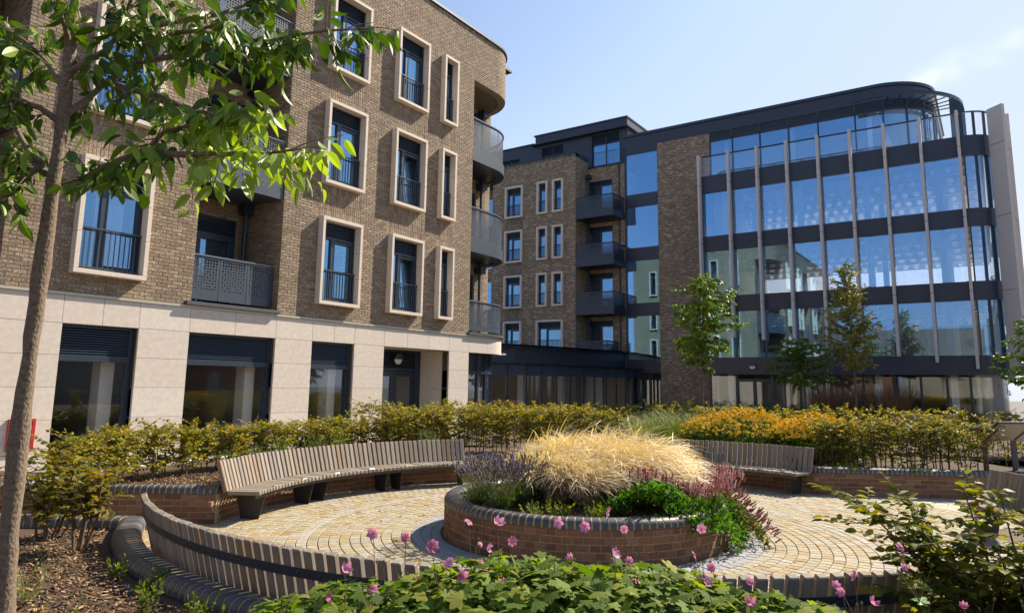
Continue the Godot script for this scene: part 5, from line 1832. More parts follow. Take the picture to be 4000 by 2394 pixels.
func bench(label: String, a0: float, a1: float, r_front: float, r_back: float, seat_y: float, top_y: float, lean: float, legs: Array, band: bool, drop := 0.02) -> void:
	var am := (a0 + a1) / 2
	var t := thing("curved_bench", label, "bench", Transform3D(Basis(), pol(r_back, am)), "curved slatted benches around the planter")
	var inv := t.transform.affine_inverse()
	var pitch := rad_to_deg(0.0915 / r_back)
	var n := int(floor((a1 - a0) / pitch))
	var depth := r_back - r_front + 0.02
	var bl := sqrt(pow(top_y - seat_y + drop, 2) + lean * lean)
	var back := slat_mesh(0.070, bl, 0.055)
	var tilt := atan2(lean, top_y - seat_y + drop)
	for i in n:
		var a := a0 + (a1 - a0) * (i + 0.5) / n
		var o := pol_at(r_back, a, seat_y - drop)
		o.basis = o.basis * Basis(Vector3.RIGHT, tilt) * Basis(Vector3.FORWARD, rng.randf_range(-0.006, 0.006))
		o.origin += Vector3(0, rng.randf_range(-0.004, 0.004), 0)
		obj("back_slat", back, wood(), t, inv * o)
	if true:
		var seat := slat_mesh(0.066, depth - 0.05, 0.05)
		for i in n:
			var a := a0 + (a1 - a0) * (i + 0.5) / n
			var o := pol_at(r_front, a, seat_y - 0.025)
			o.basis = Basis(o.basis.x, o.basis.z, -o.basis.y)
			o.origin += Vector3(0, rng.randf_range(-0.003, 0.003), 0)
			obj("seat_slat", seat, wood(), t, inv * o)
		var m := MB.new()
		for rr in [r_front + 0.06, r_back - 0.12]:
			var k := int((a1 - a0) / 3.0)
			for i in k:
				var p := lerpf(a0 + 0.4, a1 - 0.4, float(i) / k); var q := lerpf(a0 + 0.4, a1 - 0.4, float(i + 1) / k)
				m._face([pol(rr, p, seat_y - 0.10), pol(rr, q, seat_y - 0.10), pol(rr, q, seat_y - 0.051), pol(rr, p, seat_y - 0.051)], pol(rr - 1, p) - pol(rr, p))
				m._face([pol(rr + 0.04, p, seat_y - 0.10), pol(rr + 0.04, q, seat_y - 0.10), pol(rr, q, seat_y - 0.10), pol(rr, p, seat_y - 0.10)], Vector3.DOWN)
		obj("seat_rail", m.mesh(), M["steel_leg"], t, inv)
		for a in legs:
			m = MB.new()
			var o := pol_at(0.0, a)
			var prof := [Vector2(r_front + 0.14, 0.0), Vector2(r_back - 0.07, 0.0), Vector2(r_back + 0.02, seat_y - 0.052), Vector2(r_front + 0.05, seat_y - 0.052)]
			for s in [-0.006, 0.006]:
				m._face([Vector3(s, prof[0].y, prof[0].x), Vector3(s, prof[1].y, prof[1].x), Vector3(s, prof[2].y, prof[2].x), Vector3(s, prof[3].y, prof[3].x)], Vector3(s, 0, 0))
			for i in 4:
				var p: Vector2 = prof[i]; var q: Vector2 = prof[(i + 1) % 4]
				m._face([Vector3(-0.006, p.y, p.x), Vector3(0.006, p.y, p.x), Vector3(0.006, q.y, q.x), Vector3(-0.006, q.y, q.x)], Vector3(0, (p.y + q.y) / 2 - 0.2, (p.x + q.x) / 2 - r_front - 0.25))
			obj("leg", m.mesh(), M["steel_leg"], t, inv * o)
		m = MB.new()
		for j in 6:
			var a := lerpf(a0, a1, (j + 0.7) / 6.4)
			m.t = inv * pol_at(r_front + 0.03, a, seat_y + 0.0005)
			m.cbox(Vector3(-0.05, 0, -0.02), Vector3(0.05, 0.012, 0.02), 0.004)
		obj("skate_stop", m.mesh(), M["chrome"], t)
	if band:
		# steel strap across the backs of the slats with a bolt to each
		var m := MB.new()
		var yb := seat_y + (top_y - seat_y) * 0.58
		var rb := r_back + tan(tilt) * (yb - seat_y + drop) + 0.036
		var k := int((a1 - a0) / 2.5)
		for i in k:
			var p := lerpf(a0, a1, float(i) / k); var q := lerpf(a0, a1, float(i + 1) / k)
			m._face([pol(rb - 0.005, p, yb - 0.032), pol(rb - 0.005, q, yb - 0.032), pol(rb + 0.004, q, yb + 0.032), pol(rb + 0.004, p, yb + 0.032)], pol(rb + 1, p) - pol(rb, p))
			m._face([pol(rb + 0.004, p, yb + 0.032), pol(rb + 0.004, q, yb + 0.032), pol(rb - 0.004, q, yb + 0.032), pol(rb - 0.004, p, yb + 0.032)], Vector3.UP)
		obj("back_strap", m.mesh(), M["dark_metal"], t, inv)
		var bo := MB.new()
		for i in 10:
			var u := TAU * i / 10; var w := TAU * (i + 1) / 10
			bo.tri(Vector3(0, 0, 0.006), Vector3(cos(u), sin(u), 0) * 0.010, Vector3(cos(w), sin(w), 0) * 0.010)
		var bmesh := bo.mesh()
		for i in n:
			var a := a0 + (a1 - a0) * (i + 0.5) / n
			obj("bolt", bmesh, M["steel_leg"], t, inv * pol_at(rb + 0.002, a, yb))

func build_benches() -> void:
	bench("long curved bench with sunlit grey wooden slats along the left brick wall", -87.5, -22.5, 4.20, 4.66, 0.415, 0.79, 0.13, [-83, -66.5, -62, -45, -41, -24.5], false)
	bench("curved bench of shaded grey slats standing before the yellow flowers", 22.0, 52.0, 5.08, 5.56, 0.395, 0.80, 0.12, [24, 34, 50], false)
	bench("curved bench seen from behind with dark steel strap across its brown slats", -242.0, -117.0, 4.38, 4.86, 0.40, 0.765, 0.15, [-119, -140, -165, -190, -215, -240], true, 0.20)
	bench("curved bench of grey slats half hidden behind the leafy beech shrub", 85.0, 117.0, 5.02, 5.46, 0.40, 0.80, 0.12, [88, 101, 115], false)

# ---------- planting ----------
const CHERRY_TRUNK :=  [[-2.485, 0.243, -3.7], [-2.511, 0.69, -3.7], [-2.525, 1.051, -3.7], [-2.533, 1.498, -3.7], [-2.529, 1.963, -3.7], [-2.52, 2.447, -3.7], [-2.51, 2.904, -3.7], [-2.5, 3.258, -3.7], [-2.502, 3.647, -3.7], [-2.51, 3.971, -3.7], [-2.535, 4.382, -3.7], [-2.574, 4.832, -3.7]]
const CHERRY_LIMBS := [
	[[-2.459, 2.897, -3.7], [-2.289, 2.921, -3.638], [-2.125, 2.961, -3.575], [-1.975, 3.005, -3.513], [-1.865, 3.035, -3.45], [-1.759, 3.08, -3.388], [-1.628, 3.102, -3.325], [-1.45, 3.123, -3.263], [-1.276, 3.132, -3.2]],
	[[-1.889, 3.007, -3.45], [-1.663, 2.958, -3.36], [-1.487, 2.923, -3.27], [-1.301, 2.903, -3.18], [-1.131, 2.88, -3.09], [-0.98, 2.871, -3.0]],
	[[-2.479, 3.281, -3.7], [-2.441, 3.406, -3.767], [-2.375, 3.523, -3.833], [-2.304, 3.657, -3.9], [-2.277, 3.768, -3.967], [-2.274, 3.896, -4.033], [-2.244, 4.041, -4.1]],
	[[-2.332, 3.528, -3.8], [-2.117, 3.443, -3.7], [-1.91, 3.361, -3.6], [-1.721, 3.258, -3.5], [-1.565, 3.192, -3.4], [-1.415, 3.138, -3.3]],
	[[-2.486, 3.548, -3.7], [-2.335, 3.561, -3.62], [-2.192, 3.607, -3.54], [-2.109, 3.661, -3.46], [-2.027, 3.723, -3.38], [-1.951, 3.814, -3.3]],
	[[-2.208, 3.686, -3.85], [-1.993, 3.687, -3.806], [-1.832, 3.7, -3.763], [-1.673, 3.711, -3.719], [-1.517, 3.722, -3.675], [-1.363, 3.72, -3.631], [-1.211, 3.712, -3.588], [-1.019, 3.722, -3.544], [-0.831, 3.731, -3.5]],
	[[-2.189, 3.988, -4.0], [-1.991, 4.004, -3.95], [-1.783, 4.019, -3.9], [-1.606, 4.046, -3.85], [-1.443, 4.059, -3.8]],
	[[-2.56, 2.936, -3.7], [-2.667, 3.033, -3.75], [-2.772, 3.145, -3.8], [-2.883, 3.284, -3.85], [-2.992, 3.493, -3.9], [-3.091, 3.604, -3.95], [-3.202, 3.798, -4.0]],
	[[-2.586, 3.018, -3.7], [-2.607, 3.019, -3.567], [-2.623, 3.04, -3.433], [-2.649, 3.034, -3.3]],
	[[-2.522, 3.256, -3.7], [-2.591, 3.297, -3.625], [-2.642, 3.311, -3.55], [-2.689, 3.325, -3.475], [-2.745, 3.358, -3.4]],
	[[-2.521, 3.449, -3.7], [-2.674, 3.617, -3.8], [-2.87, 3.792, -3.9], [-3.07, 3.947, -4.0], [-3.312, 4.081, -4.1]],
	[[-2.498, 3.658, -3.7], [-2.493, 3.766, -3.6], [-2.506, 3.855, -3.5], [-2.516, 3.937, -3.4]],
	[[-2.142, 3.777, -3.8], [-1.899, 3.739, -3.6], [-1.655, 3.647, -3.4], [-1.448, 3.565, -3.2]],
	[[-2.583, 2.994, -3.7], [-2.617, 2.903, -3.633], [-2.625, 2.805, -3.567], [-2.635, 2.753, -3.5]],
]

func leaf_mesh(key: String, l: float, w: float, seg: int, fold: float, curl: float, wide := 0.42) -> ArrayMesh:
	if shared.has(key): return shared[key]
	var m := MB.new()
	var mid := []; var le := []; var ri := []
	for i in seg + 1:
		var t := float(i) / seg
		var k := pow(sin(PI * pow(t, log(0.5) / log(wide))), 0.8) if t > 0.0 and t < 1.0 else 0.0
		var c := Vector3(0, l * t, -curl * l * t * t)
		mid.append(c)
		le.append(c + Vector3(-w / 2 * k, 0, fold * w * k)); ri.append(c + Vector3(w / 2 * k, 0, fold * w * k))
	for i in seg:
		if i == 0:
			m.tri(mid[0], ri[1], mid[1]); m.tri(mid[0], mid[1], le[1])
		elif i == seg - 1:
			m.tri(mid[i], ri[i], mid[i + 1]); m.tri(mid[i], mid[i + 1], le[i])
		else:
			m.quad(mid[i], ri[i], ri[i + 1], mid[i + 1]); m.quad(mid[i], mid[i + 1], le[i + 1], le[i])
	shared[key] = m.mesh()
	return shared[key]

# palmate leaf of pointed lobes
func lobed_mesh(key: String, r: float, lobes: int, depth: float) -> ArrayMesh:
	if shared.has(key): return shared[key]
	var m := MB.new()
	var o := Vector3.ZERO
	var edge := []
	var n := lobes * 4
	for i in n + 1:
		var a := lerpf(-2.35, 2.35, float(i) / n)
		var ph := fmod(float(i) / 4.0, 1.0)
		var tooth: float = 1.0 - depth * (1.0 - sin(PI * ph)) - (0.06 if i % 2 else 0.0)
		var rr: float = r * tooth * (0.72 + 0.28 * cos(a * 0.6))
		edge.append(Vector3(sin(a) * rr, cos(a) * rr + r * 0.25, 0.10 * r * sin(PI * ph) - 0.25 * rr * rr / r))
	for i in n:
		m.tri(o, edge[i + 1], edge[i])
	shared[key] = m.mesh()
	return shared[key]

func leaf_xf(p: Vector3, dir: Vector3, nrm: Vector3, s: float) -> Transform3D:
	var y := dir.normalized()
	var z := nrm - y * nrm.dot(y)
	if z.length() < 0.01: z = y.cross(Vector3.RIGHT)
	z = z.normalized()
	return Transform3D(Basis(y.cross(z), y, z).scaled_local(Vector3.ONE * s), p)

func rvec(k := 1.0) -> Vector3:
	return Vector3(rng.randf_range(-k, k), rng.randf_range(-k, k), rng.randf_range(-k, k))

func sprig(xf: Array, cols: Array, twigs: MB, p0: Vector3, dir: Vector3, ln: float, n: int, size: float, pal: Array, droop := 0.0, layer := 0.6, tw := 0.003) -> void:
	var d := dir.normalized()
	var pts := [p0]
	var p := p0
	var k := 3
	for i in k:
		p += d * ln / k
		d = (d + Vector3(0, -droop * 0.35, 0) + rvec(0.12)).normalized()
		pts.append(p)
	if twigs != null:
		twigs.tube(pts, [tw, tw * 0.85, tw * 0.7, tw * 0.4], 3)
	var base: Color = pick(pal)
	for i in n:
		var t := (i + 0.6) / n
		var f := t * k
		var q: Vector3 = pts[int(f)].lerp(pts[mini(int(f) + 1, k)], f - int(f)) if f < k else pts[k]
		var side := d.cross(Vector3.UP).normalized() * (1.0 if i % 2 else -1.0)
		var ld := (d * 0.6 + side * 0.9 + Vector3(0, -droop, 0) + rvec(0.35)).normalized()
		if i == n - 1: ld = (d + Vector3(0, -droop, 0)).normalized()
		var nn := (Vector3.UP * layer + rvec(0.6)).normalized()
		xf.append(leaf_xf(q, ld, nn, size * rng.randf_range(0.7, 1.15)))
		cols.append(vary(base if rng.randf() < 0.6 else pick(pal), 0.18))

const GOLD := [Color(0.31, 0.265, 0.042), Color(0.26, 0.25, 0.04), Color(0.18, 0.21, 0.032), Color(0.37, 0.275, 0.055), Color(0.115, 0.15, 0.027), Color(0.34, 0.32, 0.07)]
const OLIVE := [Color(0.20, 0.21, 0.035), Color(0.14, 0.17, 0.028), Color(0.26, 0.24, 0.042), Color(0.31, 0.235, 0.048), Color(0.095, 0.125, 0.024)]
const FRESH := [Color(0.20, 0.28, 0.024), Color(0.24, 0.31, 0.03), Color(0.15, 0.22, 0.02), Color(0.10, 0.165, 0.017)]
const DARKG := [Color(0.14, 0.19, 0.03), Color(0.17, 0.21, 0.035), Color(0.20, 0.22, 0.04), Color(0.11, 0.16, 0.026)]

# clipped hedge along camera-frame plan points
func hedge(label: String, plan: Array, width: float, y0: float, y1: float, per_m: float, twn: int, lfn: int, size: float, pal: Array, low := 0.22) -> void:
	var pts := []
	for q in plan: pts.append(cw(q[0], 0, q[1]))
	var t := thing("hedge", label, "hedge", Transform3D(Basis(), pts[int(pts.size() / 2)] + Vector3(0, y0, 0)))
	var inv := t.transform.affine_inverse()
	var total := 0.0
	for i in pts.size() - 1: total += pts[i].distance_to(pts[i + 1])
	var n := int(total * per_m)
	var xf := []; var cols := []
	var tw := MB.new()
	var fn := FastNoiseLite.new(); fn.seed = 3 + n; fn.frequency = 0.5
	for i in n:
		var s := total * (i + rng.randf_range(0.1, 0.9)) / n
		var sx := s
		var a := 0
		while a < pts.size() - 2 and s > pts[a].distance_to(pts[a + 1]):
			s -= pts[a].distance_to(pts[a + 1]); a += 1
		var d: Vector3 = (pts[a + 1] - pts[a]).normalized()
		var side := d.cross(Vector3.UP)
		var o: Vector3 = pts[a] + d * s + side * rng.randf_range(-0.5, 0.5) * width * 0.55 + Vector3(0, y0, 0)
		var h := (y1 - y0) * (1.0 + 0.14 * fn.get_noise_1d(sx * 2.2) + rng.randf_range(-0.06, 0.05))
		var tip := o + Vector3(0, h * 0.94, 0) + side * rng.randf_range(-0.08, 0.08) + d * rng.randf_range(-0.1, 0.1)
		var midp := o.lerp(tip, 0.5) + rvec(0.03)
		var st := MB.new()
		st.tube([o - Vector3(0, 0.05, 0), midp, tip], [0.012, 0.009, 0.003], 5)
		obj("stem", st.mesh(), M["twig"], t, inv)
		for k in twn:
			var f := lerpf(low, 1.0, pow(rng.randf(), 0.7))
			var q := o.lerp(midp, f * 2) if f < 0.5 else midp.lerp(tip, f * 2 - 1)
			var az := rng.randf() * TAU
			var dir := Vector3(cos(az), rng.randf_range(-0.1, 0.8), sin(az))
			var room := width * 0.5 if absf(dir.dot(side)) > 0.6 else 0.3
			sprig(xf, cols, tw, q, dir, rng.randf_range(0.10, 0.26) + room * 0.25, lfn, size, pal, 0.1, 0.5, 0.0025)
	obj("twigs", tw.mesh(), M["twig"], t, inv)
	for i in xf.size(): xf[i] = inv * xf[i]
	multi("foliage", leaf_mesh("hedge_leaf", 1.0, 0.62, 3, 0.12, 0.12), M["hedge_leaf"], t, xf, cols)

func young_tree(label: String, base: Vector3, h: float, clear: float, spread: float, pal: Array, size: float, limbs: int, slim := 0.0, bloom_r := 0.045) -> void:
	var t := thing("young_tree", label, "tree", Transform3D(Basis(), base))
	var lean := rvec(0.05); lean.y = 0
	var trunk := []
	var rad := []
	for i in 9:
		var f := i / 8.0
		trunk.append(Vector3(0, h * f, 0) + lean * f * f * h + Vector3(sin(f * 5.0) * 0.03, 0, cos(f * 4.0) * 0.03))
		rad.append(lerpf(bloom_r, 0.006, f))
	var m := MB.new()
	m.tube(trunk, rad, 8)
	obj("trunk", m.mesh(), M["young_bark"], t)
	var xf := []; var cols := []
	var tw := MB.new()
	for k in limbs:
		var f := lerpf(clear, 0.985, float(k) / limbs + rng.randf_range(-0.01, 0.01))
		var rel := clampf((f - clear) / (1.0 - clear), 0.0, 1.0)
		var prof := (pow(1.0 - rel, 0.75) * (0.55 + 0.45 * minf(1.0, rel * 5.0))) if slim > 0.5 else (sin(PI * (0.12 + 0.80 * pow(rel, 0.75))))
		var ln := spread * prof * rng.randf_range(0.6, 1.15) + 0.08
		var p: Vector3 = Vector3(0, h * f, 0) + lean * f * f * h
		var az := k * 2.4 + rng.randf_range(-0.5, 0.5)
		var up := rng.randf_range(0.15, 0.55) + slim * 0.5
		var d := Vector3(cos(az), up, sin(az)).normalized()
		var q := p
		var limb := [p]
		for i in 4:
			d = (d + Vector3(0, -0.10, 0) + rvec(0.12)).normalized()
			q += d * ln / 4
			limb.append(q)
		var lm := MB.new()
		lm.tube(limb, [0.014, 0.011, 0.008, 0.006, 0.003], 5)
		obj("limb", lm.mesh(), M["young_bark"], t)
		var nt := maxi(4, int(ln * 14.0))
		for j in nt:
			var g := (j + 0.5) / nt
			var ii := int(g * 4)
			var pp: Vector3 = limb[ii].lerp(limb[mini(ii + 1, 4)], g * 4 - ii)
			var dd := (d + rvec(0.9)).normalized()
			sprig(xf, cols, tw, pp, dd, rng.randf_range(0.12, 0.3), 11, size, pal, 0.45, 0.5, 0.003)
	obj("twigs", tw.mesh(), M["young_bark"], t)
	multi("crown", leaf_mesh("tree_leaf", 1.0, 0.55, 3, 0.1, 0.2), M["cherry_leaf"], t, xf, cols)

func cherry() -> void:
	var b := cw(CHERRY_TRUNK[0][0], 0.28, CHERRY_TRUNK[0][2])
	var t := thing("cherry_tree", "young cherry tree with mottled trunk and large bright green drooping leaves", "tree", Transform3D(Basis(), b))
	var inv := t.transform.affine_inverse()
	var tp := []; var tr := []
	var n := CHERRY_TRUNK.size()
	for i in n:
		var q: Array = CHERRY_TRUNK[i]
		tp.append(cw(q[0], q[1], q[2]))
		tr.append(lerpf(0.053, 0.020, float(i) / (n - 1)) + (0.006 * sin(i * 2.7)))
	# finer, knobbly trunk
	var fp := []; var fr := []
	for i in n - 1:
		for k in 5:
			var f := k / 5.0
			fp.append(tp[i].lerp(tp[i + 1], f) + rvec(0.002))
			fr.append(lerpf(tr[i], tr[i + 1], f) + rng.randf_range(-0.0025, 0.0025))
	var m := MB.new()
	m.tube(fp, fr, 14)
	obj("trunk", m.mesh(), M["bark"], t, inv)
	var xf := []; var cols := []
	var tw := MB.new()
	for L in CHERRY_LIMBS:
		var pts := []; var rad := []
		for i in L.size():
			pts.append(cw(L[i][0], L[i][1], L[i][2]) + rvec(0.012))
			rad.append(lerpf(0.020, 0.005, float(i) / (L.size() - 1)))
		m = MB.new()
		m.tube(pts, rad, 8)
		obj("limb", m.mesh(), M["bark"], t, inv)
		for i in range(1, L.size()):
			var seg: Vector3 = pts[i] - pts[i - 1]
			var cnt := int(ceil(seg.length() * (26.0 if L.size() > 8 or i > 3 else 15.0)))
			for k in cnt:
				if i == 1 and k < cnt - 1: continue
				var q: Vector3 = pts[i - 1].lerp(pts[i], float(k) / cnt)
				var d := (seg.normalized() * 0.7 + rvec(0.9) + Vector3(0, -0.15, 0)).normalized()
				cherry_sprig(xf, cols, tw, q, d, rng.randf_range(0.10, 0.26), 7)
		cherry_sprig(xf, cols, tw, pts[-1], (pts[-1] - pts[-2]).normalized(), 0.22, 8)
	obj("twigs", tw.mesh(), M["bark"], t, inv)
	# the nearest and largest leaves singly, the rest as one mass
	var lms := [leaf_mesh("cherry_a", 1.0, 0.44, 8, 0.08, 0.12, 0.40), leaf_mesh("cherry_b", 1.0, 0.40, 8, 0.18, 0.34, 0.38), leaf_mesh("cherry_c", 1.0, 0.48, 8, 0.05, -0.10, 0.42), leaf_mesh("cherry_d", 1.0, 0.36, 8, 0.26, 0.5, 0.40)]
	var order := range(xf.size())
	order.sort_custom(func(p, q): return xf[p].origin.length_squared() < xf[q].origin.length_squared())
	var mats := []
	for i in 6:
		var c: Color = [Color(0.115, 0.185, 0.014), Color(0.085, 0.145, 0.013), Color(0.15, 0.225, 0.018), Color(0.06, 0.11, 0.011), Color(0.10, 0.165, 0.014), Color(0.13, 0.205, 0.02)][i]
		var mm := mat("cherry_leaf_%d" % i, lin(c.r, c.g, c.b), 0.42)
		mm.backlight_enabled = true
		mm.backlight = Color(0.62, 0.72, 0.12)
		mats.append(mm)
	var rx := [[], [], [], []]; var rc := [[], [], [], []]
	for j in order.size():
		var i: int = order[j]
		if j < 280: obj("leaf", pick(lms), pick(mats), t, inv * xf[i])
		else:
			rx[j % 4].append(inv * xf[i]); rc[j % 4].append(cols[i])
	for k in 4:
		multi("foliage", lms[k], M["cherry_leaf"], t, rx[k], rc[k])
	# one withered leaf
	var dl := cw(-2.12, 4.02, -3.55)
	for k in 2:
		obj("withered_leaf", leaf_mesh("dead", 1.0, 0.75, 6, 0.28, 0.5), M["dead_leaf"], t, inv * leaf_xf(dl + Vector3(0.03 * k, 0, 0.02 * k), Vector3(0.6 - k * 0.9, -0.7, 0.2), Vector3(0.2, 0.2, 1), 0.11))

func cherry_sprig(xf: Array, cols: Array, tw: MB, p0: Vector3, dir: Vector3, ln: float, n: int) -> void:
	var p1 := p0 + dir * ln * 0.5
	var p2 := p1 + (dir + Vector3(0, -0.25, 0)).normalized() * ln * 0.5
	tw.tube([p0, p1, p2], [0.004, 0.003, 0.002], 4)
	var pal := [Color(0.115, 0.185, 0.014), Color(0.085, 0.145, 0.013), Color(0.15, 0.225, 0.018), Color(0.06, 0.11, 0.011)]
	for i in n:
		var q := p0.lerp(p2, (i + 1.0) / n)
		var side := dir.cross(Vector3.UP).normalized() * (1.0 if i % 2 else -1.0)
		var ld := (dir * 0.35 + side * 0.65 + Vector3(0, -0.75, 0) + rvec(0.35)).normalized()
		var nn := (Vector3.UP * 0.6 + rvec(0.9)).normalized()
		xf.append(leaf_xf(q + ld * 0.02, ld, nn, rng.randf_range(0.06, 0.13)))
		cols.append(vary(pick(pal), 0.2))

# tuft of bending blades
func blade_mesh(key: String, bend: float, w: float) -> ArrayMesh:
	if shared.has(key): return shared[key]
	var m := MB.new()
	var prev := []
	for i in 6:
		var t := i / 5.0
		var c := Vector3(0, t * (1.0 - 0.35 * bend * t * t), bend * t * t)
		if bend > 5.0: c = Vector3(0.03 * sin(t * 7.0), 0.78 * sin(t * 1.75), 0.42 * (1.0 - cos(t * 1.75)))
		var hw := w * (1.0 - t * 0.85) / 2
		var a := c + Vector3(-hw, 0, 0); var b := c + Vector3(hw, 0, 0)
		if i > 0: m.quad(prev[0], prev[1], b, a)
		prev = [a, b]
	shared[key] = m.mesh()
	return shared[key]

func plume_mesh() -> ArrayMesh:
	if shared.has("plume"): return shared["plume"]
	var m := MB.new()
	var prev := []
	for i in 8:
		var t := i / 7.0
		var c := Vector3(0.04 * sin(t * 8.0), 0.80 * sin(t * 1.72), 0.46 * (1.0 - cos(t * 1.8)))
		var hw: float = [0.0008, 0.0008, 0.001, 0.002, 0.004, 0.005, 0.0035, 0.0008][i]
		var a := c + Vector3(-hw, 0, 0); var b := c + Vector3(hw, 0, 0)
		if i > 0: m.quad(prev[0], prev[1], b, a)
		prev = [a, b]
	shared["plume"] = m.mesh()
	return shared["plume"]

func tuft(xf: Array, cols: Array, o: Vector3, r: float, n: int, h: float, pal: Array, flow := Vector3.ZERO, spread := 0.5) -> void:
	for i in n:
		var az := rng.randf() * TAU
		var out := Vector3(cos(az), 0, sin(az))
		var rr := r * sqrt(rng.randf())
		var p := o + out * rr
		var f := (out * rng.randf_range(0.2, 1.0) + flow + rvec(0.75))
		f.y = 0
		f = f.normalized()
		var up := (Vector3.UP + out * spread * rr / maxf(r, 0.01) + rvec(0.12)).normalized()
		var x := up.cross(f).normalized()
		var s := h * rng.randf_range(0.6, 1.1)
		xf.append(Transform3D(Basis(x * rng.randf_range(0.7, 1.3), up, x.cross(up) * rng.randf_range(0.5, 1.35)).scaled_local(Vector3(s, s, s)), p))
		cols.append(vary(pick(pal), 0.15))

func grass_clump(called: String, label: String, o: Vector3, r: float, n: int, h: float, pal: Array, bend: float, w: float, flow := Vector3.ZERO, spread := 0.5, category := "grass") -> Node3D:
	var t := thing(called, label, category, Transform3D(Basis(), o))
	var xf := []; var cols := []
	tuft(xf, cols, Vector3.ZERO, r, n, h, pal, flow, spread)
	multi("blades", blade_mesh("blade%.2f_%.4f" % [bend, w], bend, w), M["grass_blade"], t, xf, cols)
	return t

# low leafy plant: rosette of short sprigs
func small_plant(called: String, label: String, o: Vector3, r: float, h: float, n: int, size: float, pal: Array, group := "", leaf := "herb") -> Node3D:
	var t := thing(called, label, "plant", Transform3D(Basis(), o), group)
	var xf := []; var cols := []
	var tw := MB.new()
	for i in n:
		var az := rng.randf() * TAU
		var rr := r * sqrt(rng.randf())
		var b := Vector3(cos(az), 0, sin(az)) * rr * 0.5
		var d := (Vector3(cos(az), 0, sin(az)) * rr * 0.6 + Vector3(0, h, 0)).normalized()
		sprig(xf, cols, tw, b, d, h * rng.randf_range(0.6, 1.1), 8, size, pal, 0.05, 0.5, 0.0025)
	obj("stems", tw.mesh(), M["stem_green"], t)
	multi("foliage", leaf_mesh("herb_leaf", 1.0, 0.5, 3, 0.12, 0.2), M["herb_leaf"], t, xf, cols)
	return t

func spike_mesh(key: String, l: float, r: float, rings: int) -> ArrayMesh:
	if shared.has(key): return shared[key]
	var m := MB.new()
	var pts := []; var rad := []
	for i in rings * 2 + 1:
		var t := float(i) / (rings * 2)
		pts.append(Vector3(0.004 * sin(i * 2.1), l * t, 0.004 * cos(i * 1.7)))
		rad.append(r * (0.35 if t == 0.0 or t == 1.0 else (1.0 if i % 2 else 0.62)) * (1.0 - 0.35 * t))
	m.tube(pts, rad, 6)
	shared[key] = m.mesh()
	return shared[key]

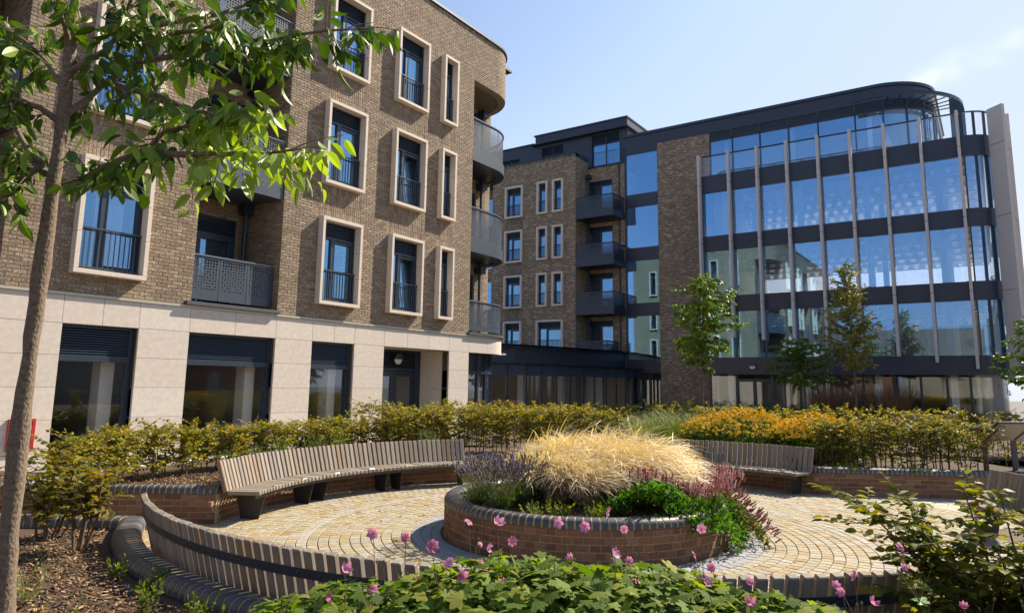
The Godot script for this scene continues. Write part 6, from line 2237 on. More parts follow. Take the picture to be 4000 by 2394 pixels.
func planter_plants() -> void:
	# lavender on the left
	var o := cw(0.06, 0.40, -8.80)
	var t := thing("lavender", "lavender bush with purple flower spikes in the round planter", "plant", Transform3D(Basis(), o))
	var fx := []; var fc := []; var sx := []; var sc := []; var bx_ := []; var bc := []
	for c in [[-0.42, 0.18, 0.34], [0.05, 0.15, 0.36], [0.30, -0.25, 0.32], [-0.38, -0.35, 0.34], [0.10, -0.60, 0.30], [-0.15, 0.45, 0.3]]:
		var q := cw(0.06 + c[0], 0.40, -8.80 + c[1]) - o
		for i in 760:
			var az := rng.randf() * TAU; var k := sqrt(rng.randf())
			var d := Vector3(cos(az) * k * 0.95, rng.randf_range(0.5, 1.0), sin(az) * k * 0.95).normalized()
			var ln := rng.randf_range(0.14, 0.38)
			fx.append(leaf_xf(q + d * ln * rng.randf(), (d + rvec(0.4)).normalized(), rvec(), rng.randf_range(0.045, 0.085)))
			fc.append(vary(pick([Color(0.10, 0.14, 0.07), Color(0.14, 0.18, 0.10), Color(0.07, 0.10, 0.045)]), 0.2))
		for i in 150:
			var az := rng.randf() * TAU; var k := sqrt(rng.randf())
			var d := Vector3(cos(az) * k * 0.75, 1.0, sin(az) * k * 0.75).normalized()
			var ln := rng.randf_range(0.30, 0.52)
			var b := leaf_xf(q + d * 0.1, d, rvec(), ln)
			bx_.append(b)
			bc.append(vary(Color(0.16, 0.20, 0.09), 0.2))
			sx.append(leaf_xf(q + d * (0.1 + ln * 0.96), (d + rvec(0.15)).normalized(), rvec(), rng.randf_range(0.75, 1.2)))
			sc.append(vary(pick([Color(0.11, 0.07, 0.15), Color(0.14, 0.10, 0.19), Color(0.085, 0.06, 0.085), Color(0.14, 0.12, 0.10), Color(0.17, 0.17, 0.10)]), 0.2))
	multi("foliage", leaf_mesh("lav_leaf", 1.0, 0.16, 2, 0.1, 0.1), M["herb_leaf"], t, fx, fc)
	multi("stalks", blade_mesh("stalk", 0.04, 0.008), M["grass_blade"], t, bx_, bc)
	multi("flower_spikes", spike_mesh("lav_spike", 0.055, 0.011, 4), M["bloom"], t, sx, sc)
	# feather grass
	var straw := [Color(0.80, 0.68, 0.46), Color(0.84, 0.73, 0.53), Color(0.74, 0.60, 0.37), Color(0.58, 0.48, 0.24), Color(0.87, 0.78, 0.60), Color(0.42, 0.38, 0.15)]
	var flow := (cw(1, 0, 0.1) - cw(0, 0, 0)) * 0.32
	for c in [[0.58, -9.20, 0.84, "left"], [1.02, -8.95, 0.76, "front"], [1.55, -9.45, 1.02, "tall"], [0.95, -9.75, 0.96, "back"], [1.72, -9.05, 0.76, "right"]]:
		var lab: String = {"left": "golden feather grass tuft next to the lavender", "front": "low golden feather grass tuft behind the coping of the planter", "tall": "tallest golden feather grass tuft in the middle of the planter", "back": "golden feather grass tuft at the far side of the planter", "right": "golden feather grass tuft leaning over the red flower spikes"}[c[3]]
		var g := grass_clump("feather_grass", lab, cw(c[0], 0.39, c[1]), 0.17, 3000, c[2], straw, 9.0, 0.0048, flow, 0.45)
		var xf := []; var cols := []
		tuft(xf, cols, Vector3.ZERO, 0.16, 700, c[2] * 0.8, [Color(0.20, 0.22, 0.05), Color(0.30, 0.27, 0.08), Color(0.42, 0.33, 0.12)], flow * 0.6, 0.8)
		multi("green_blades", blade_mesh("blade0.40", 0.40, 0.005), M["grass_blade"], g, xf, cols)
		xf = []; cols = []
		tuft(xf, cols, Vector3.ZERO, 0.18, 2200, c[2] * 1.0, [Color(0.83, 0.72, 0.51), Color(0.87, 0.78, 0.60), Color(0.77, 0.64, 0.42)], flow * 1.3, 0.7)
		multi("plumes", plume_mesh(), M["grass_blade"], g, xf, cols)
	# knotweed with red spikes spilling over the right rim
	o = cw(2.15, 0.40, -8.35)
	t = thing("knotweed", "red and pink flower spikes over dense green leaves spilling from the planter", "plant", Transform3D(Basis(), o))
	fx = []; fc = []; sx = []; sc = []; bx_ = []; bc = []
	for i in 7500:
		var u := rng.randf(); var w := rng.randf()
		# mound from the front left to beyond the right rim
		var px := lerpf(1.10, 2.80, u)
		var pz := lerpf(-9.2, -7.75, w)
		var dd := Vector2(px - CX, pz - CZ).length()
		if dd > 1.98 or (px < 1.5 and pz > -7.75 - 0.25): continue
		var top := 0.66 + 0.08 * sin(px * 5.0) - 0.12 * maxf(0.0, 1.5 - px) + 0.05 * sin(pz * 7.0)
		if dd > 1.62: top = 0.60 - (dd - 1.62) * (0.9 if px < 2.5 else 1.2)
		if px < 1.35 and pz < -8.6: continue
		var y := top - rng.randf() * rng.randf() * 0.22
		if dd > 1.80 and y < 0.30 and px < 2.45: continue
		fx.append(leaf_xf(cw(px, y, pz) - o, (rvec(1.0) + Vector3(0, 0.35, 0)).normalized(), (Vector3.UP + rvec(0.8)).normalized(), rng.randf_range(0.045, 0.085)))
		fc.append(vary(pick([Color(0.075, 0.18, 0.018), Color(0.105, 0.22, 0.024), Color(0.05, 0.125, 0.014), Color(0.14, 0.24, 0.036)]), 0.2))
	# trailing part on the right reaching the ground
	for i in 1500:
		var a := rng.randf_range(72, 112)
		var rr := rng.randf_range(1.75, 2.22)
		var q := pol(rr, a, 0.52 * (1.0 - pow((rr - 1.7) / 0.55, 1.3)) + rng.randf_range(-0.08, 0.08))
		if q.y < 0.02: q.y = rng.randf_range(0.02, 0.1)
		fx.append(leaf_xf(q - o, (rvec(1.0) + Vector3(0, 0.2, 0)).normalized(), (Vector3.UP + rvec(0.9)).normalized(), rng.randf_range(0.04, 0.075)))
		fc.append(vary(pick([Color(0.05, 0.11, 0.015), Color(0.08, 0.13, 0.02), Color(0.14, 0.045, 0.02), Color(0.09, 0.15, 0.03)]), 0.25))
		if i % 12 == 0:
			var d := (pol(3, a) - pol(2, a) + Vector3(0, 0.9, 0) + rvec(0.5)).normalized()
			sx.append(leaf_xf(q + d * 0.10 - o, d, rvec(), rng.randf_range(0.7, 1.2)))
			sc.append(vary(pick([Color(0.30, 0.07, 0.07), Color(0.42, 0.18, 0.18), Color(0.24, 0.045, 0.04)]), 0.2))
	for i in 950:
		var px := lerpf(1.40, 2.75, rng.randf())
		var pz := lerpf(-9.35, -8.0, rng.randf())
		if Vector2(px - CX, pz - CZ).length() > 1.95: continue
		if px < 2.0 and pz > -8.25: continue
		var top := 0.60 + 0.08 * sin(px * 5.0)
		var d := (Vector3.UP + rvec(0.28) + (cw(1, 0, 0.3) - cw(0, 0, 0)) * 0.15).normalized()
		var ln := rng.randf_range(0.08, 0.20)
		var q := cw(px, top, pz)
		bx_.append(leaf_xf(q - o, d, rvec(), ln)); bc.append(Color(0.14, 0.10, 0.03))
		sx.append(leaf_xf(q + d * ln * 0.9 - o, d, rvec(), rng.randf_range(0.55, 1.05)))
		sc.append(vary(pick([Color(0.36, 0.085, 0.08), Color(0.44, 0.16, 0.15), Color(0.58, 0.33, 0.31), Color(0.30, 0.06, 0.05), Color(0.66, 0.46, 0.43)]), 0.2))
	multi("foliage", leaf_mesh("knot_leaf", 1.0, 0.42, 3, 0.1, 0.25), M["herb_leaf"], t, fx, fc)
	multi("stalks", blade_mesh("stalk", 0.04, 0.008), M["grass_blade"], t, bx_, bc)
	multi("flower_spikes", spike_mesh("knot_spike", 0.085, 0.0115, 7), M["bloom"], t, sx, sc)
	for q in [[0.55, -8.12, "yellow green herb beside the lavender in the round planter"], [0.98, -7.98, "small yellow green herb on the bare soil of the planter"], [0.30, -7.93, "low pale herb under the lavender near the coping"], [1.22, -8.15, "small leafy herb under the feather grass"]]:
		small_plant("planter_herb", q[2], cw(q[0], 0.40, q[1]), 0.18, 0.15, 16, 0.05, [Color(0.16, 0.19, 0.03), Color(0.10, 0.14, 0.02), Color(0.24, 0.24, 0.06)])

func daisy_mesh() -> ArrayMesh:
	if shared.has("daisy"): return shared["daisy"]
	var m := MB.new()
	m.use_col = true
	m.col = Color(0.95, 0.60, 0.015)
	for i in 11:
		var a := TAU * i / 11
		var d := Vector3(cos(a), 0, sin(a)); var s := Vector3(-sin(a), 0, cos(a))
		m.quad(d * 0.008 - s * 0.003, d * 0.022 - s * 0.0065 + Vector3(0, 0.002, 0), d * 0.036 + Vector3(0, -0.006, 0), d * 0.022 + s * 0.0065 + Vector3(0, 0.002, 0))
	m.col = Color(0.03, 0.015, 0.008)
	for i in 7:
		var a := TAU * i / 7; var b := TAU * (i + 1) / 7
		m.tri(Vector3(0, 0.013, 0), Vector3(cos(b), 0.2, sin(b)) * 0.010, Vector3(cos(a), 0.2, sin(a)) * 0.010)
	shared["daisy"] = m.mesh()
	return shared["daisy"]

func coneflowers() -> void:
	for c in [[4.85, -15.0, 1.0, "large drift of orange yellow coneflowers behind the shaded bench"], [6.25, -14.5, 0.92, "smaller drift of orange yellow coneflowers next to the clipped hedge"]]:
		var o := cw(c[0], 0.40, c[1])
		var t := thing("coneflower_drift", c[3], "flowers", Transform3D(Basis(), o), "", "")
		var fx := []; var fc := []; var dx := []; var sx := []; var scol := []
		var rx := 1.3 if c[0] < 5 else 1.05
		for i in 900:
			var u := rng.randf_range(-1, 1); var w := rng.randf_range(-1, 1)
			if u * u + w * w > 1.0: continue
			var h: float = c[2] * (1.0 - 0.42 * (u * u + w * w)) * rng.randf_range(0.8, 1.05)
			var q := cw(c[0] + u * rx, 0.40, c[1] + w * 0.9) - o
			dx.append(Transform3D(Basis(Vector3(rng.randf(), 1, rng.randf()).normalized(), rng.randf() * TAU).rotated(Vector3.RIGHT, rng.randf_range(-0.5, 0.5)).scaled_local(Vector3.ONE * rng.randf_range(0.9, 1.35)), q + Vector3(0, h, 0)))
			sx.append(leaf_xf(q, (Vector3.UP + rvec(0.06)).normalized(), rvec(), h))
			scol.append(vary(Color(0.08, 0.11, 0.025), 0.2))
			for k in 7:
				fx.append(leaf_xf(q + Vector3(0, h * rng.randf_range(0.15, 0.85), 0), (rvec(1.0) + Vector3(0, 0.2, 0)).normalized(), (Vector3.UP + rvec(0.7)).normalized(), rng.randf_range(0.06, 0.11)))
				fc.append(vary(pick([Color(0.05, 0.09, 0.015), Color(0.08, 0.13, 0.02), Color(0.11, 0.13, 0.03)]), 0.2))
		multi("stalks", blade_mesh("stalk", 0.04, 0.008), M["grass_blade"], t, sx, scol)
		multi("foliage", leaf_mesh("knot_leaf", 1.0, 0.42, 3, 0.1, 0.25), M["herb_leaf"], t, fx, fc)
		multi("flower_heads", daisy_mesh(), M["bloom"], t, dx)

func anemone_flower_mesh(n: int, cup: float) -> ArrayMesh:
	var key := "anem%d_%.2f" % [n, cup]
	if shared.has(key): return shared[key]
	var m := MB.new()
	for i in n:
		var a := TAU * i / n
		var d := Vector3(cos(a), 0, sin(a)); var s := Vector3(-sin(a), 0, cos(a))
		var p := []
		for k in 5:
			var t := k / 4.0
			var c: Vector3 = d * (0.004 + 0.027 * t) + Vector3(0, cup * 0.03 * t * t + (0.001 * i), 0)
			var hw: float = [0.003, 0.0095, 0.0125, 0.010, 0.002][k]
			p.append([c - s * hw + Vector3(0, 0.002, 0), c, c + s * hw + Vector3(0, 0.002, 0)])
		for k in 4:
			m.quad(p[k][0], p[k][1], p[k + 1][1], p[k + 1][0]); m.quad(p[k][1], p[k][2], p[k + 1][2], p[k + 1][1])
	shared[key] = m.mesh()
	return shared[key]

func eye_mesh() -> ArrayMesh:
	if shared.has("eye"): return shared["eye"]
	var m := MB.new()
	var r := RandomNumberGenerator.new(); r.seed = 5
	m.tube([Vector3(0, 0.0, 0), Vector3(0, 0.006, 0), Vector3(0, 0.009, 0)], [0.004, 0.0045, 0.002], 7)
	for i in 26:
		var a := r.randf() * TAU
		var d := Vector3(cos(a), 0.5, sin(a)).normalized() * r.randf_range(0.006, 0.010)
		m.tube([Vector3(0, 0.002, 0), d + Vector3(0, 0.002, 0)], [0.0006, 0.0011], 3)
	shared["eye"] = m.mesh()
	return shared["eye"]

func anemones() -> void:
	var spots := [[-0.62, -3.35, 0.5, "pink anemone plant at the end of the mulch bed beside the strap-backed bench"], [0.05, -3.30, 0.55, "dense pink anemone clump in front of the slatted bench back"], [0.62, -3.45, 0.5, "pink anemone clump with open flowers below the round planter"], [1.12, -3.35, 0.45, "pink anemone clump with the largest open flower"], [1.75, -3.30, 0.30, "thin pink anemone with few stems before the open paving"], [2.30, -3.40, 0.25, "single leggy pink anemone near the beech shrub"]]
	var pinks := [Color(0.50, 0.17, 0.31), Color(0.46, 0.20, 0.36), Color(0.62, 0.32, 0.45), Color(0.36, 0.09, 0.20)]
	var pm := []
	for i in 4:
		var mm := mat("anemone_petal_%d" % i, lin(pinks[i].r, pinks[i].g, pinks[i].b), 0.6)
		mm.backlight_enabled = true
		mm.backlight = Color(0.7, 0.45, 0.6)
		pm.append(mm)
	var fl := [
		[[-0.66, 1.12], [-0.50, 1.10], [-0.72, 1.03], [-0.58, 0.98]],
		[[-0.33, 1.15], [-0.19, 1.20], [-0.25, 1.09], [-0.28, 1.02], [-0.05, 1.22], [0.02, 1.10], [-0.02, 0.98], [-0.13, 1.00], [0.22, 1.24]],
		[[0.30, 1.04], [0.38, 1.16], [0.48, 1.10], [0.56, 1.05], [0.62, 0.94], [0.45, 1.28], [0.70, 0.98], [0.58, 1.14]],
		[[0.86, 1.02], [0.98, 1.00], [1.05, 0.92], [1.18, 0.84], [1.12, 0.95], [0.92, 1.18]],
		[[1.42, 1.00], [1.52, 1.04], [1.60, 0.92]],
		[[1.84, 1.12], [1.92, 1.00], [1.98, 0.92], [2.42, 0.97]]]
	for si in spots.size():
		var c: Array = spots[si]
		var o := cw(c[0], 0.30, c[1])
		var t := thing("anemone", c[3], "flower", Transform3D(Basis(), o), "pink anemones in the front bed")
		var inv := t.transform.affine_inverse()
		var xf := []; var cols := []
		var dens: int = [1700, 2600, 2400, 1900, 600, 480][si]
		for i in dens:
			var az := rng.randf() * TAU
			var rr: float = c[2] * sqrt(rng.randf())
			var q := cw(c[0] + cos(az) * rr * 1.15, 0.0, c[1] + sin(az) * rr * 0.95)
			var topy: float = 0.30 + [0.60, 0.72, 0.66, 0.58, 0.46, 0.44][si] * (1.0 - 0.22 * pow(rr / c[2], 2.0)) * rng.randf_range(0.6, 1.08)
			q.y = topy
			var nn := (Vector3.UP * 1.2 + rvec(0.7)).normalized()
			xf.append(inv * leaf_xf(q, Vector3(cos(az), -0.1, sin(az)) + rvec(0.4), nn, rng.randf_range(0.026, 0.062)))
			cols.append(vary(pick([Color(0.16, 0.23, 0.04), Color(0.12, 0.185, 0.033), Color(0.21, 0.27, 0.05), Color(0.28, 0.29, 0.06), Color(0.085, 0.135, 0.026)]), 0.22))
		multi("foliage", lobed_mesh("vine_leaf", 1.0, 5, 0.38), M["herb_leaf"], t, xf, cols)
		for f in fl[si]:
			# flower spot given at the plant's depth
			var pz: float = c[1] + rng.randf_range(-0.25, 0.2)
			var top := cw(f[0], f[1], pz)
			var foot := cw(lerpf(f[0], c[0], 0.35), 0.5, pz + 0.03)
			var face := (cw(rng.randf_range(-0.6, 0.6), rng.randf_range(-0.1, 0.7), rng.randf_range(0.2, 1.0)) - cw(0, 0, 0)).normalized()
			var m := MB.new()
			var mid := foot.lerp(top, rng.randf_range(0.45, 0.7)) + rvec(0.02)
			m.tube([foot, mid, top - Vector3(0, 0.01, 0), top - face * 0.004], [0.0028, 0.0023, 0.0016, 0.0014], 5)
			var heads := [[top, face]]
			for k in (1 if rng.randf() < 0.4 else 0):
				var q := mid + (top - mid) * rng.randf_range(0.4, 0.9) + (cw(rng.randf_range(-0.09, 0.09), 0, rng.randf_range(-0.06, 0.06)) - cw(0, 0, 0))
				var fc := (cw(rng.randf_range(-0.8, 0.8), rng.randf_range(-0.5, 0.6), rng.randf_range(-0.2, 1.0)) - cw(0, 0, 0)).normalized()
				m.tube([mid, mid.lerp(q, 0.6) + Vector3(0, 0.02, 0), q - fc * 0.004], [0.0018, 0.0015, 0.0012], 4)
				heads.append([q, fc])
			obj("stalk", m.mesh(), M["stem_brown"], t, inv)
			for hd in heads:
				var fn := node("flower", t, inv * leaf_xf(hd[0], hd[1], rvec(), rng.randf_range(0.5, 0.98)))
				obj("petals", anemone_flower_mesh(pick([5, 6, 6, 7]), pick([0.15, 0.4, 0.7, -0.25, 1.2, 0.9])), pick(pm), fn)
				obj("flower_eye", eye_mesh(), M["anemone_eye"], fn)
			# buds, seed heads and stem leaves
			for k in rng.randi_range(1, 3):
				var bud := MB.new()
				var bq := mid + Vector3(rng.randf_range(-0.07, 0.07), rng.randf_range(0.05, 0.22), rng.randf_range(-0.07, 0.07))
				bud.tube([mid, mid.lerp(bq, 0.5) + rvec(0.01), bq], [0.0015, 0.0013, 0.001], 4)
				bud.tube([bq - Vector3(0, 0.006, 0), bq - Vector3(0, 0.002, 0), bq + Vector3(0, 0.003, 0), bq + Vector3(0, 0.007, 0)], [0.002, 0.007, 0.006, 0.002], 7)
				obj("bud", bud.mesh(), M["stem_green"], t, inv)
			for lvl in 3:
				var lp: Vector3 = [mid, foot.lerp(mid, 0.75), foot.lerp(mid, 0.4)][lvl]
				for k in 3:
					var az := rng.randf() * TAU
					obj("stem_leaf", lobed_mesh("stem_leaf", 1.0, 3, 0.5), M["stem_leaf"], t, inv * leaf_xf(lp, Vector3(cos(az), rng.randf_range(-0.3, 0.3), sin(az)), Vector3.UP + rvec(0.3), rng.randf_range(0.03, 0.05) + lvl * 0.012))


func shrub(called: String, label: String, o: Vector3, stems: Array, size: float, pal: Array, twn: int, lfn: int, mesh: ArrayMesh, mt: Material, low := 0.25, reach := 0.24) -> void:
	var t := thing(called, label, "shrub", Transform3D(Basis(), o))
	var xf := []; var cols := []
	var tw := MB.new()
	for s in stems:
		var tip: Vector3 = s - o
		var b := Vector3(tip.x * 0.25, 0, tip.z * 0.25)
		var midp := b.lerp(tip, 0.5) + rvec(0.05)
		var m := MB.new()
		m.tube([b - Vector3(0, 0.05, 0), midp, tip], [0.013, 0.009, 0.003], 6)
		obj("stem", m.mesh(), M["twig"], t)
		for k in twn:
			var f := lerpf(low, 1.0, pow(rng.randf(), 0.75))
			var q := b.lerp(midp, f * 2) if f < 0.5 else midp.lerp(tip, f * 2 - 1)
			var az := rng.randf() * TAU
			sprig(xf, cols, tw, q, Vector3(cos(az), rng.randf_range(-0.15, 0.7), sin(az)), rng.randf_range(0.5, 1.2) * reach, lfn, size, pal, 0.08, 0.8, 0.0028)
	obj("twigs", tw.mesh(), M["twig"], t)
	multi("foliage", mesh, mt, t, xf, cols)

func arc_plan(r0: float, r1: float, a0: float, a1: float, n: int) -> Array:
	var out := []
	for i in n + 1:
		var f := float(i) / n
		var k := deg_to_rad(lerpf(a0, a1, f)); var r := lerpf(r0, r1, f)
		out.append([CX + r * sin(k), CZ - r * cos(k)])
	return out

func chips() -> void:
	var xf := []; var cols := []
	var add := func(q: Vector3, s: float) -> void:
		var b := Basis.from_euler(Vector3(rng.randf_range(-0.6, 0.6), rng.randf() * TAU, rng.randf_range(-0.6, 0.6)))
		xf.append(Transform3D(b.scaled_local(Vector3(rng.randf_range(0.5, 1.2), 1.0, rng.randf_range(0.5, 1.1)) * s), q))
		cols.append(vary(pick([Color(0.13, 0.068, 0.032), Color(0.07, 0.036, 0.018), Color(0.19, 0.105, 0.048), Color(0.26, 0.155, 0.075), Color(0.045, 0.026, 0.015), Color(0.33, 0.22, 0.12)]), 0.25))
	# nearest bed
	for i in 15000:
		var x := rng.randf_range(-4.6, -0.6); var z := rng.randf_range(-7.5, -2.6)
		var d := Vector2(x - CX, z - CZ).length()
		if d < 5.34: continue
		add.call(cw(x, 0.343 + rng.randf_range(0.0, 0.022), z), rng.randf_range(0.6, 1.5))
	# bed behind the long bench, and the planter
	for i in 6000:
		var a := rng.randf_range(-88, 20); var r := rng.randf_range(4.98, 6.4)
		add.call(pol(r, a, 0.403 + rng.randf_range(0, 0.02)), rng.randf_range(0.7, 1.5))
	for i in 2500:
		var r := 1.56 * sqrt(rng.randf())
		add.call(pol(r, rng.randf() * 360, 0.403 + rng.randf_range(0, 0.015)), rng.randf_range(0.5, 1.0))
	for i in 2500:
		add.call(cw(rng.randf_range(-8.0, -3.95), 0.403 + rng.randf_range(0, 0.02), rng.randf_range(-10.8, -9.6)), rng.randf_range(0.7, 1.5))
	var m := MB.new()
	m.cbox(Vector3(-0.016, -0.004, -0.007), Vector3(0.016, 0.004, 0.007), 0.002)
	var lx := []; var lc := []
	for i in 170:
		var a := rng.randf() * 360; var r := rng.randf_range(1.85, 4.9) if rng.randf() < 0.5 else rng.randf_range(4.2, 4.75)
		var q := pol(r, a, 0.016)
		lx.append(leaf_xf(q, Vector3(rng.randf_range(-1, 1), 0.05, rng.randf_range(-1, 1)), Vector3.UP + rvec(0.35), rng.randf_range(0.02, 0.055)))
		lc.append(vary(pick([Color(0.20, 0.10, 0.03), Color(0.30, 0.19, 0.05), Color(0.12, 0.06, 0.025)]), 0.3))
	var fo := multi("fallen_leaves", leaf_mesh("hedge_leaf", 1.0, 0.62, 3, 0.12, 0.12), M["hedge_leaf"], self, lx, lc)
	tag(fo, "dry brown leaves lying scattered on the round patio", "leaves", "", "stuff")
	var o := multi("bark_chips", m.mesh(), M["chip"], self, xf, cols)
	tag(o, "brown bark chips strewn over the planting beds", "mulch", "", "stuff")

func sign_panel() -> void:
	var o := cw(8.65, 0.40, -13.2)
	var right := (cw(1, 0, -0.15) - cw(0, 0, 0)).normalized()
	var t := thing("reading_panel", "dark tilted reading panel on two flat posts seen from behind", "sign", Transform3D(Basis(right, Vector3.UP, right.cross(Vector3.UP)), o))
	for x in [0.12, 0.72]:
		obj("post", sbox(Vector3(-0.05, -0.4, -0.012), Vector3(0.05, 0.60, 0.012), 0.003), M["sign_board"], t, Transform3D(Basis(), Vector3(x, 0, 0)))
	var tilt := Transform3D(Basis(Vector3.RIGHT, 0.95), Vector3(-0.05, 0.54, 0.05))
	obj("panel_back", sbox(Vector3(0.03, 0.03, 0.0), Vector3(0.97, 0.57, 0.012)), M["sign_back"], t, tilt)
	obj("panel_frame", sbox(Vector3(0, 0, -0.03), Vector3(1.0, 0.6, -0.002), 0.008), M["sign_board"], t, tilt)
	for x in [0.12, 0.72]:
		obj("bracket", sbox(Vector3(-0.012, 0.05, 0.012), Vector3(0.012, 0.42, 0.03)), M["dark_metal"], t, tilt * Transform3D(Basis(), Vector3(x, 0, 0)))

func far_bench() -> void:
	var o := cw(14.2, 0.0, -24.0)
	var right := (cw(1, 0, -0.1) - cw(0, 0, 0)).normalized()
	var t := thing("garden_bench", "far slatted wooden bench in front of the office windows", "bench", Transform3D(Basis(right, Vector3.UP, right.cross(Vector3.UP)), o))
	for i in 30:
		obj("back_slat", slat_mesh(0.07, 0.45, 0.05), wood(), t, Transform3D(Basis(), Vector3(i * 0.092 - 1.4, 0.55, 0)))
	obj("seat", sbox(Vector3(-1.45, 0.45, -0.5), Vector3(1.4, 0.5, 0.0), 0.01), M["wood_1"], t)
	for x in [-1.2, 0.0, 1.2]:
		obj("leg", sbox(Vector3(x - 0.01, -0.05, -0.45), Vector3(x + 0.01, 0.45, -0.05)), M["steel_leg"], t)

func build_garden() -> void:
	var sl := mat("stem_leaf", lin(0.09, 0.16, 0.035), 0.5)
	sl.backlight_enabled = true
	sl.backlight = Color(0.6, 0.8, 0.2)
	cherry()
	# hedges
	hedge("yellowing hornbeam hedge behind the sunlit bench, by the stone ground floor", arc_plan(6.35, 6.0, -96, -34, 12), 0.65, 0.40, 1.12, 9.0, 28, 10, 0.060, GOLD, 0.14)
	hedge("golden hornbeam hedge beyond the planter, where the long bench ends", arc_plan(5.95, 6.4, -34, 14, 8), 0.7, 0.40, 1.34, 10.0, 28, 10, 0.060, GOLD, 0.10)
	hedge("olive green clipped hedge on the straight brick wall next to the reading panel", [[5.75, -13.45], [7.2, -13.3], [8.55, -13.05]], 0.8, 0.40, 1.26, 15.0, 22, 10, 0.058, OLIVE, 0.10)
	hedge("long golden hedge across the far side of the garden", [[-4.0, -18.2], [1.0, -19.6], [6.0, -20.2], [11.0, -19.4], [14.5, -17.4], [17.0, -15.5]], 0.8, 0.0, 1.32, 8.0, 18, 9, 0.075, GOLD)
	hedge("dark low shrub row at the foot of the brick pier and office doors", [[2.0, -37.5], [8.0, -37.6], [13.0, -36.5], [18.0, -33.0], [22.0, -30.0]], 0.8, 0.0, 0.95, 3.5, 10, 6, 0.11, DARKG, 0.1)
	hedge("loose hedge with the yellow flowers at the garden's right edge", [[11.0, -16.0], [13.5, -14.8], [15.5, -13.5]], 0.8, 0.1, 1.25, 8.0, 12, 8, 0.06, OLIVE)
	# shrubs
	var hl := leaf_mesh("hedge_leaf", 1.0, 0.62, 3, 0.12, 0.12)
	var st := []
	for i in 7: st.append(cw(-4.35 + rng.randf_range(-0.35, 0.35), 0.95 + rng.randf_range(-0.1, 0.2), -6.9 + rng.randf_range(-0.3, 0.3)))
	shrub("field_maple", "dull green maple shrub behind the trunk of the cherry tree", cw(-4.35, 0.34, -6.9), st, 0.060, OLIVE, 16, 8, lobed_mesh("maple_leaf", 0.62, 3, 0.35), M["hedge_leaf"])
	st = []
	for i in 6: st.append(cw(-3.78 + rng.randf_range(-0.25, 0.22), 1.0 + rng.randf_range(-0.15, 0.2), -6.45 + rng.randf_range(-0.25, 0.25)))
	shrub("field_maple", "yellowing maple shrub with bare lower stems at the corner of the mulch bed", cw(-3.78, 0.34, -6.45), st, 0.066, [Color(0.20, 0.165, 0.035), Color(0.15, 0.14, 0.03), Color(0.26, 0.19, 0.06), Color(0.11, 0.12, 0.03)], 15, 7, lobed_mesh("maple_leaf", 0.62, 3, 0.35), M["hedge_leaf"], 0.4)
	st = []
	for i in 26: st.append(cw(3.05 + rng.randf_range(-0.85, 0.95), 1.10 + rng.randf_range(-0.3, 0.16), -4.15 + rng.randf_range(-0.35, 0.3)))
	st.append(cw(2.05, 1.22, -4.3)); st.append(cw(2.25, 1.05, -4.2)); st.append(cw(2.15, 0.8, -4.0)); st.append(cw(3.3, 1.25, -4.2)); st.append(cw(2.7, 1.28, -4.3))
	shrub("beech_shrub", "dark olive beech shrub with ribbed leaves in the right foreground", cw(3.0, 0.34, -4.1), st, 0.068, [Color(0.13, 0.155, 0.02), Color(0.18, 0.20, 0.025), Color(0.24, 0.245, 0.036), Color(0.085, 0.11, 0.017), Color(0.22, 0.18, 0.03)], 24, 9, leaf_mesh("beech_leaf", 1.0, 0.62, 5, 0.10, 0.15), M["beech_leaf"], 0.15, 0.27)
	st = []
	for i in 8: st.append(cw(9.4 + rng.randf_range(-0.3, 0.4), 1.2 + rng.randf_range(-0.2, 0.15), -10.3 + rng.randf_range(-0.3, 0.3)))
	shrub("yellow_shrub", "yellow leaved shrub at the right edge beside the path", cw(9.4, 0.0, -10.3), st, 0.07, GOLD, 13, 8, hl, M["hedge_leaf"])
	anemones()
	planter_plants()
	coneflowers()
	# ornamental grasses
	var gg := [Color(0.12, 0.19, 0.03), Color(0.17, 0.23, 0.045), Color(0.09, 0.145, 0.025), Color(0.24, 0.26, 0.07)]
	grass_clump("green_grass", "tall soft green grass clump left of the coneflowers", cw(3.0, 0.40, -15.4), 0.55, 2600, 0.98, gg, 0.45, 0.012)
	grass_clump("green_grass", "broad soft green grass clump at the foot of the leafy tree", cw(4.0, 0.40, -16.3), 0.65, 2600, 1.05, gg, 0.45, 0.012)
	var dry := [Color(0.55, 0.40, 0.18), Color(0.62, 0.47, 0.24), Color(0.45, 0.31, 0.12)]
	grass_clump("straw_grass", "small straw coloured grass tuft inside the golden hedge", cw(1.4, 0.40, -15.2), 0.25, 900, 0.6, dry, 0.6, 0.006)
	grass_clump("straw_grass", "small straw coloured grass tuft between coneflowers and clipped hedge", cw(6.6, 0.40, -14.6), 0.3, 1100, 0.62, dry, 0.6, 0.006)
	grass_clump("straw_grass", "low straw coloured grass along the office windows", cw(17.2, 0.1, -29.0), 0.9, 1400, 0.5, dry, 0.6, 0.012)
	var reed := [Color(0.24, 0.13, 0.06), Color(0.30, 0.17, 0.08), Color(0.18, 0.11, 0.05)]
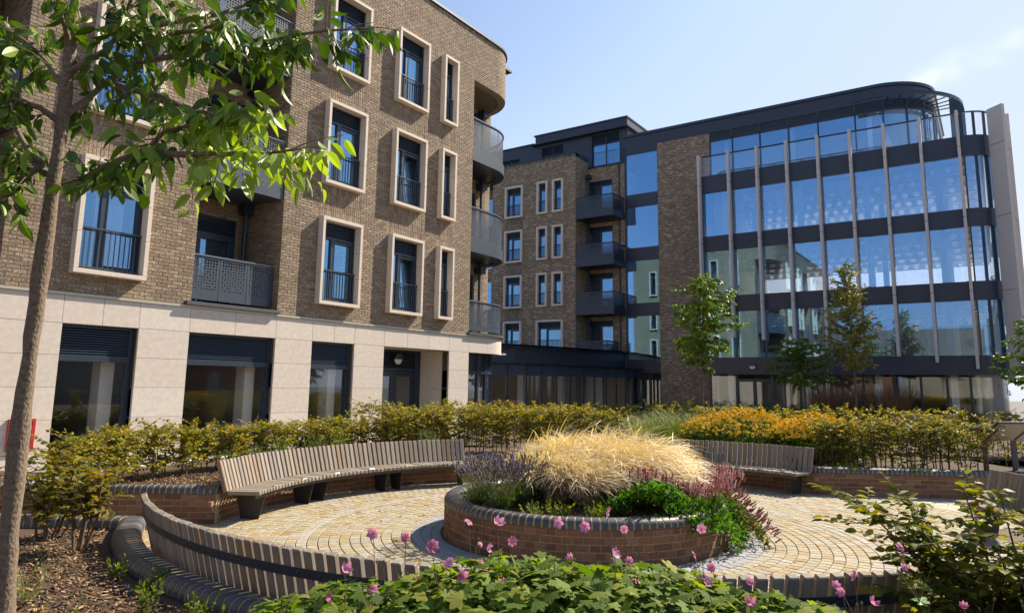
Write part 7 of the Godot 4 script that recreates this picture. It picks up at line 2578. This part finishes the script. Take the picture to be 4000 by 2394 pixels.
	for q in [[15.2, -33.6, "brown reed grass clump left of the yellow tinged tree"], [17.3, -32.8, "brown reed grass clump right of the yellow tinged tree"], [13.4, -15.2, "dry brown reed grass at the right edge of the garden"]]:
		var g := grass_clump("reed_grass", q[2], cw(q[0], 0.1, q[1]), 0.7 if q[1] < -20 else 0.25, 900 if q[1] < -20 else 60, 2.1 if q[1] < -20 else 1.6, reed, 0.16, 0.010, Vector3.ZERO, 0.35)
		var xf := []; var cols := []
		tuft(xf, cols, Vector3.ZERO, 0.7 if q[1] < -20 else 0.25, 900 if q[1] < -20 else 40, 1.2, [Color(0.04, 0.06, 0.02), Color(0.07, 0.085, 0.03)], Vector3.ZERO, 0.35)
		multi("leaf_blades", blade_mesh("blade0.30", 0.30, 0.012), M["grass_blade"], g, xf, cols)
	# low green bushes behind the long bench
	for q in [[-63, 5.15, 0.30, "rounded bright green box bush behind the long bench"], [-55, 5.2, 0.26, "yellow green box bush behind the long bench"], [-49, 5.25, 0.30, "upright pale green box bush behind the long bench"], [-70, 5.05, 0.18, "small green seedling peeping over the long bench"], [-78, 5.05, 0.12, "tiny yellow seedling peeping over the long bench"], [-29, 5.15, 0.22, "little green bush by the right end of the long bench"]]:
		small_plant("box_bush", q[3], pol(q[1], q[0], 0.40), 0.20, q[2] + 0.30, 40, 0.036, FRESH)
	# seedlings in the mulch
	var sp := [[-2.72, -4.35, 0.22, 0.20, "bushy yellow green seedling next to the cherry trunk"], [-2.35, -4.85, 0.10, 0.20, "slim seedling in the mulch halfway to the low wall"], [-1.92, -4.62, 0.10, 0.17, "leafy seedling in the mulch by the dark coping"], [-1.72, -4.25, 0.12, 0.18, "sprawling green seedling closest to the dark coping"], [-1.25, -3.85, 0.10, 0.10, "small yellow seedling at the edge of the mulch"], [-2.95, -5.6, 0.10, 0.16, "thin seedling below the maple shrub"], [-1.45, -3.95, 0.08, 0.12, "tiny orange tinged seedling in the mulch"], [-2.55, -5.35, 0.09, 0.14, "small seedling deep in the mulch bed"]]
	for q in sp:
		small_plant("seedling", q[4], cw(q[0], 0.34, q[1]), q[2], q[3], 11, 0.045, [Color(0.15, 0.19, 0.03), Color(0.20, 0.21, 0.04), Color(0.10, 0.14, 0.025)])
	grass_clump("grass_tuft", "thin green grass tuft left of the cherry trunk", cw(-3.3, 0.34, -5.0), 0.12, 90, 0.45, gg, 0.6, 0.008)
	grass_clump("grass_tuft", "thin green grass tuft at the bottom of the mulch bed", cw(-2.25, 0.34, -3.55), 0.08, 60, 0.25, gg, 0.6, 0.008)
	# ground cover under the clipped hedge
	for q in [[6.1, -12.95, "bright green ground cover under the left part of the clipped hedge"], [7.2, -12.85, "bright green ground cover under the middle of the clipped hedge"]]:
		small_plant("ground_cover", q[2], cw(q[0], 0.40, q[1]), 0.65, 0.16, 60, 0.05, FRESH)
	# trees
	young_tree("young tree with bright green layered leaves in front of the brick pier", cw(5.93, 0.15, -22.0), 5.35, 0.43, 1.1, FRESH, 0.12, 50, 0.0)
	young_tree("small dark green tree close to the office facade", cw(13.75, 0.1, -33.0), 4.1, 0.45, 1.5, [Color(0.10, 0.17, 0.022), Color(0.13, 0.20, 0.025), Color(0.15, 0.22, 0.03)], 0.12, 40, 0.0)
	young_tree("slim yellow tinged tree with a pointed top before the glass wall", cw(13.15, 0.1, -27.0), 6.65, 0.36, 1.35, [Color(0.25, 0.27, 0.04), Color(0.31, 0.27, 0.045), Color(0.18, 0.215, 0.032), Color(0.38, 0.26, 0.05)], 0.095, 80, 1.0)
	young_tree("dark green tree cut by the right edge of the garden", cw(14.75, 0.1, -19.6), 3.75, 0.42, 1.05, [Color(0.10, 0.17, 0.022), Color(0.14, 0.21, 0.028), Color(0.12, 0.18, 0.025)], 0.10, 34, 0.0)
	for q in [[24.0, -52.0, 8.5, "broad dark tree rising behind the far end of the office"], [31.0, -46.0, 9.0, "tall round tree behind the houses on the right"], [38.0, -38.0, 8.0, "round tree far off beyond the right edge of the garden"]]:
		young_tree(q[3], cw(q[0], 0.0, q[1]), q[2], 0.2, 3.4, DARKG, 0.28, 60, 0.0, 0.16)
	chips()
	sign_panel()
	far_bench()
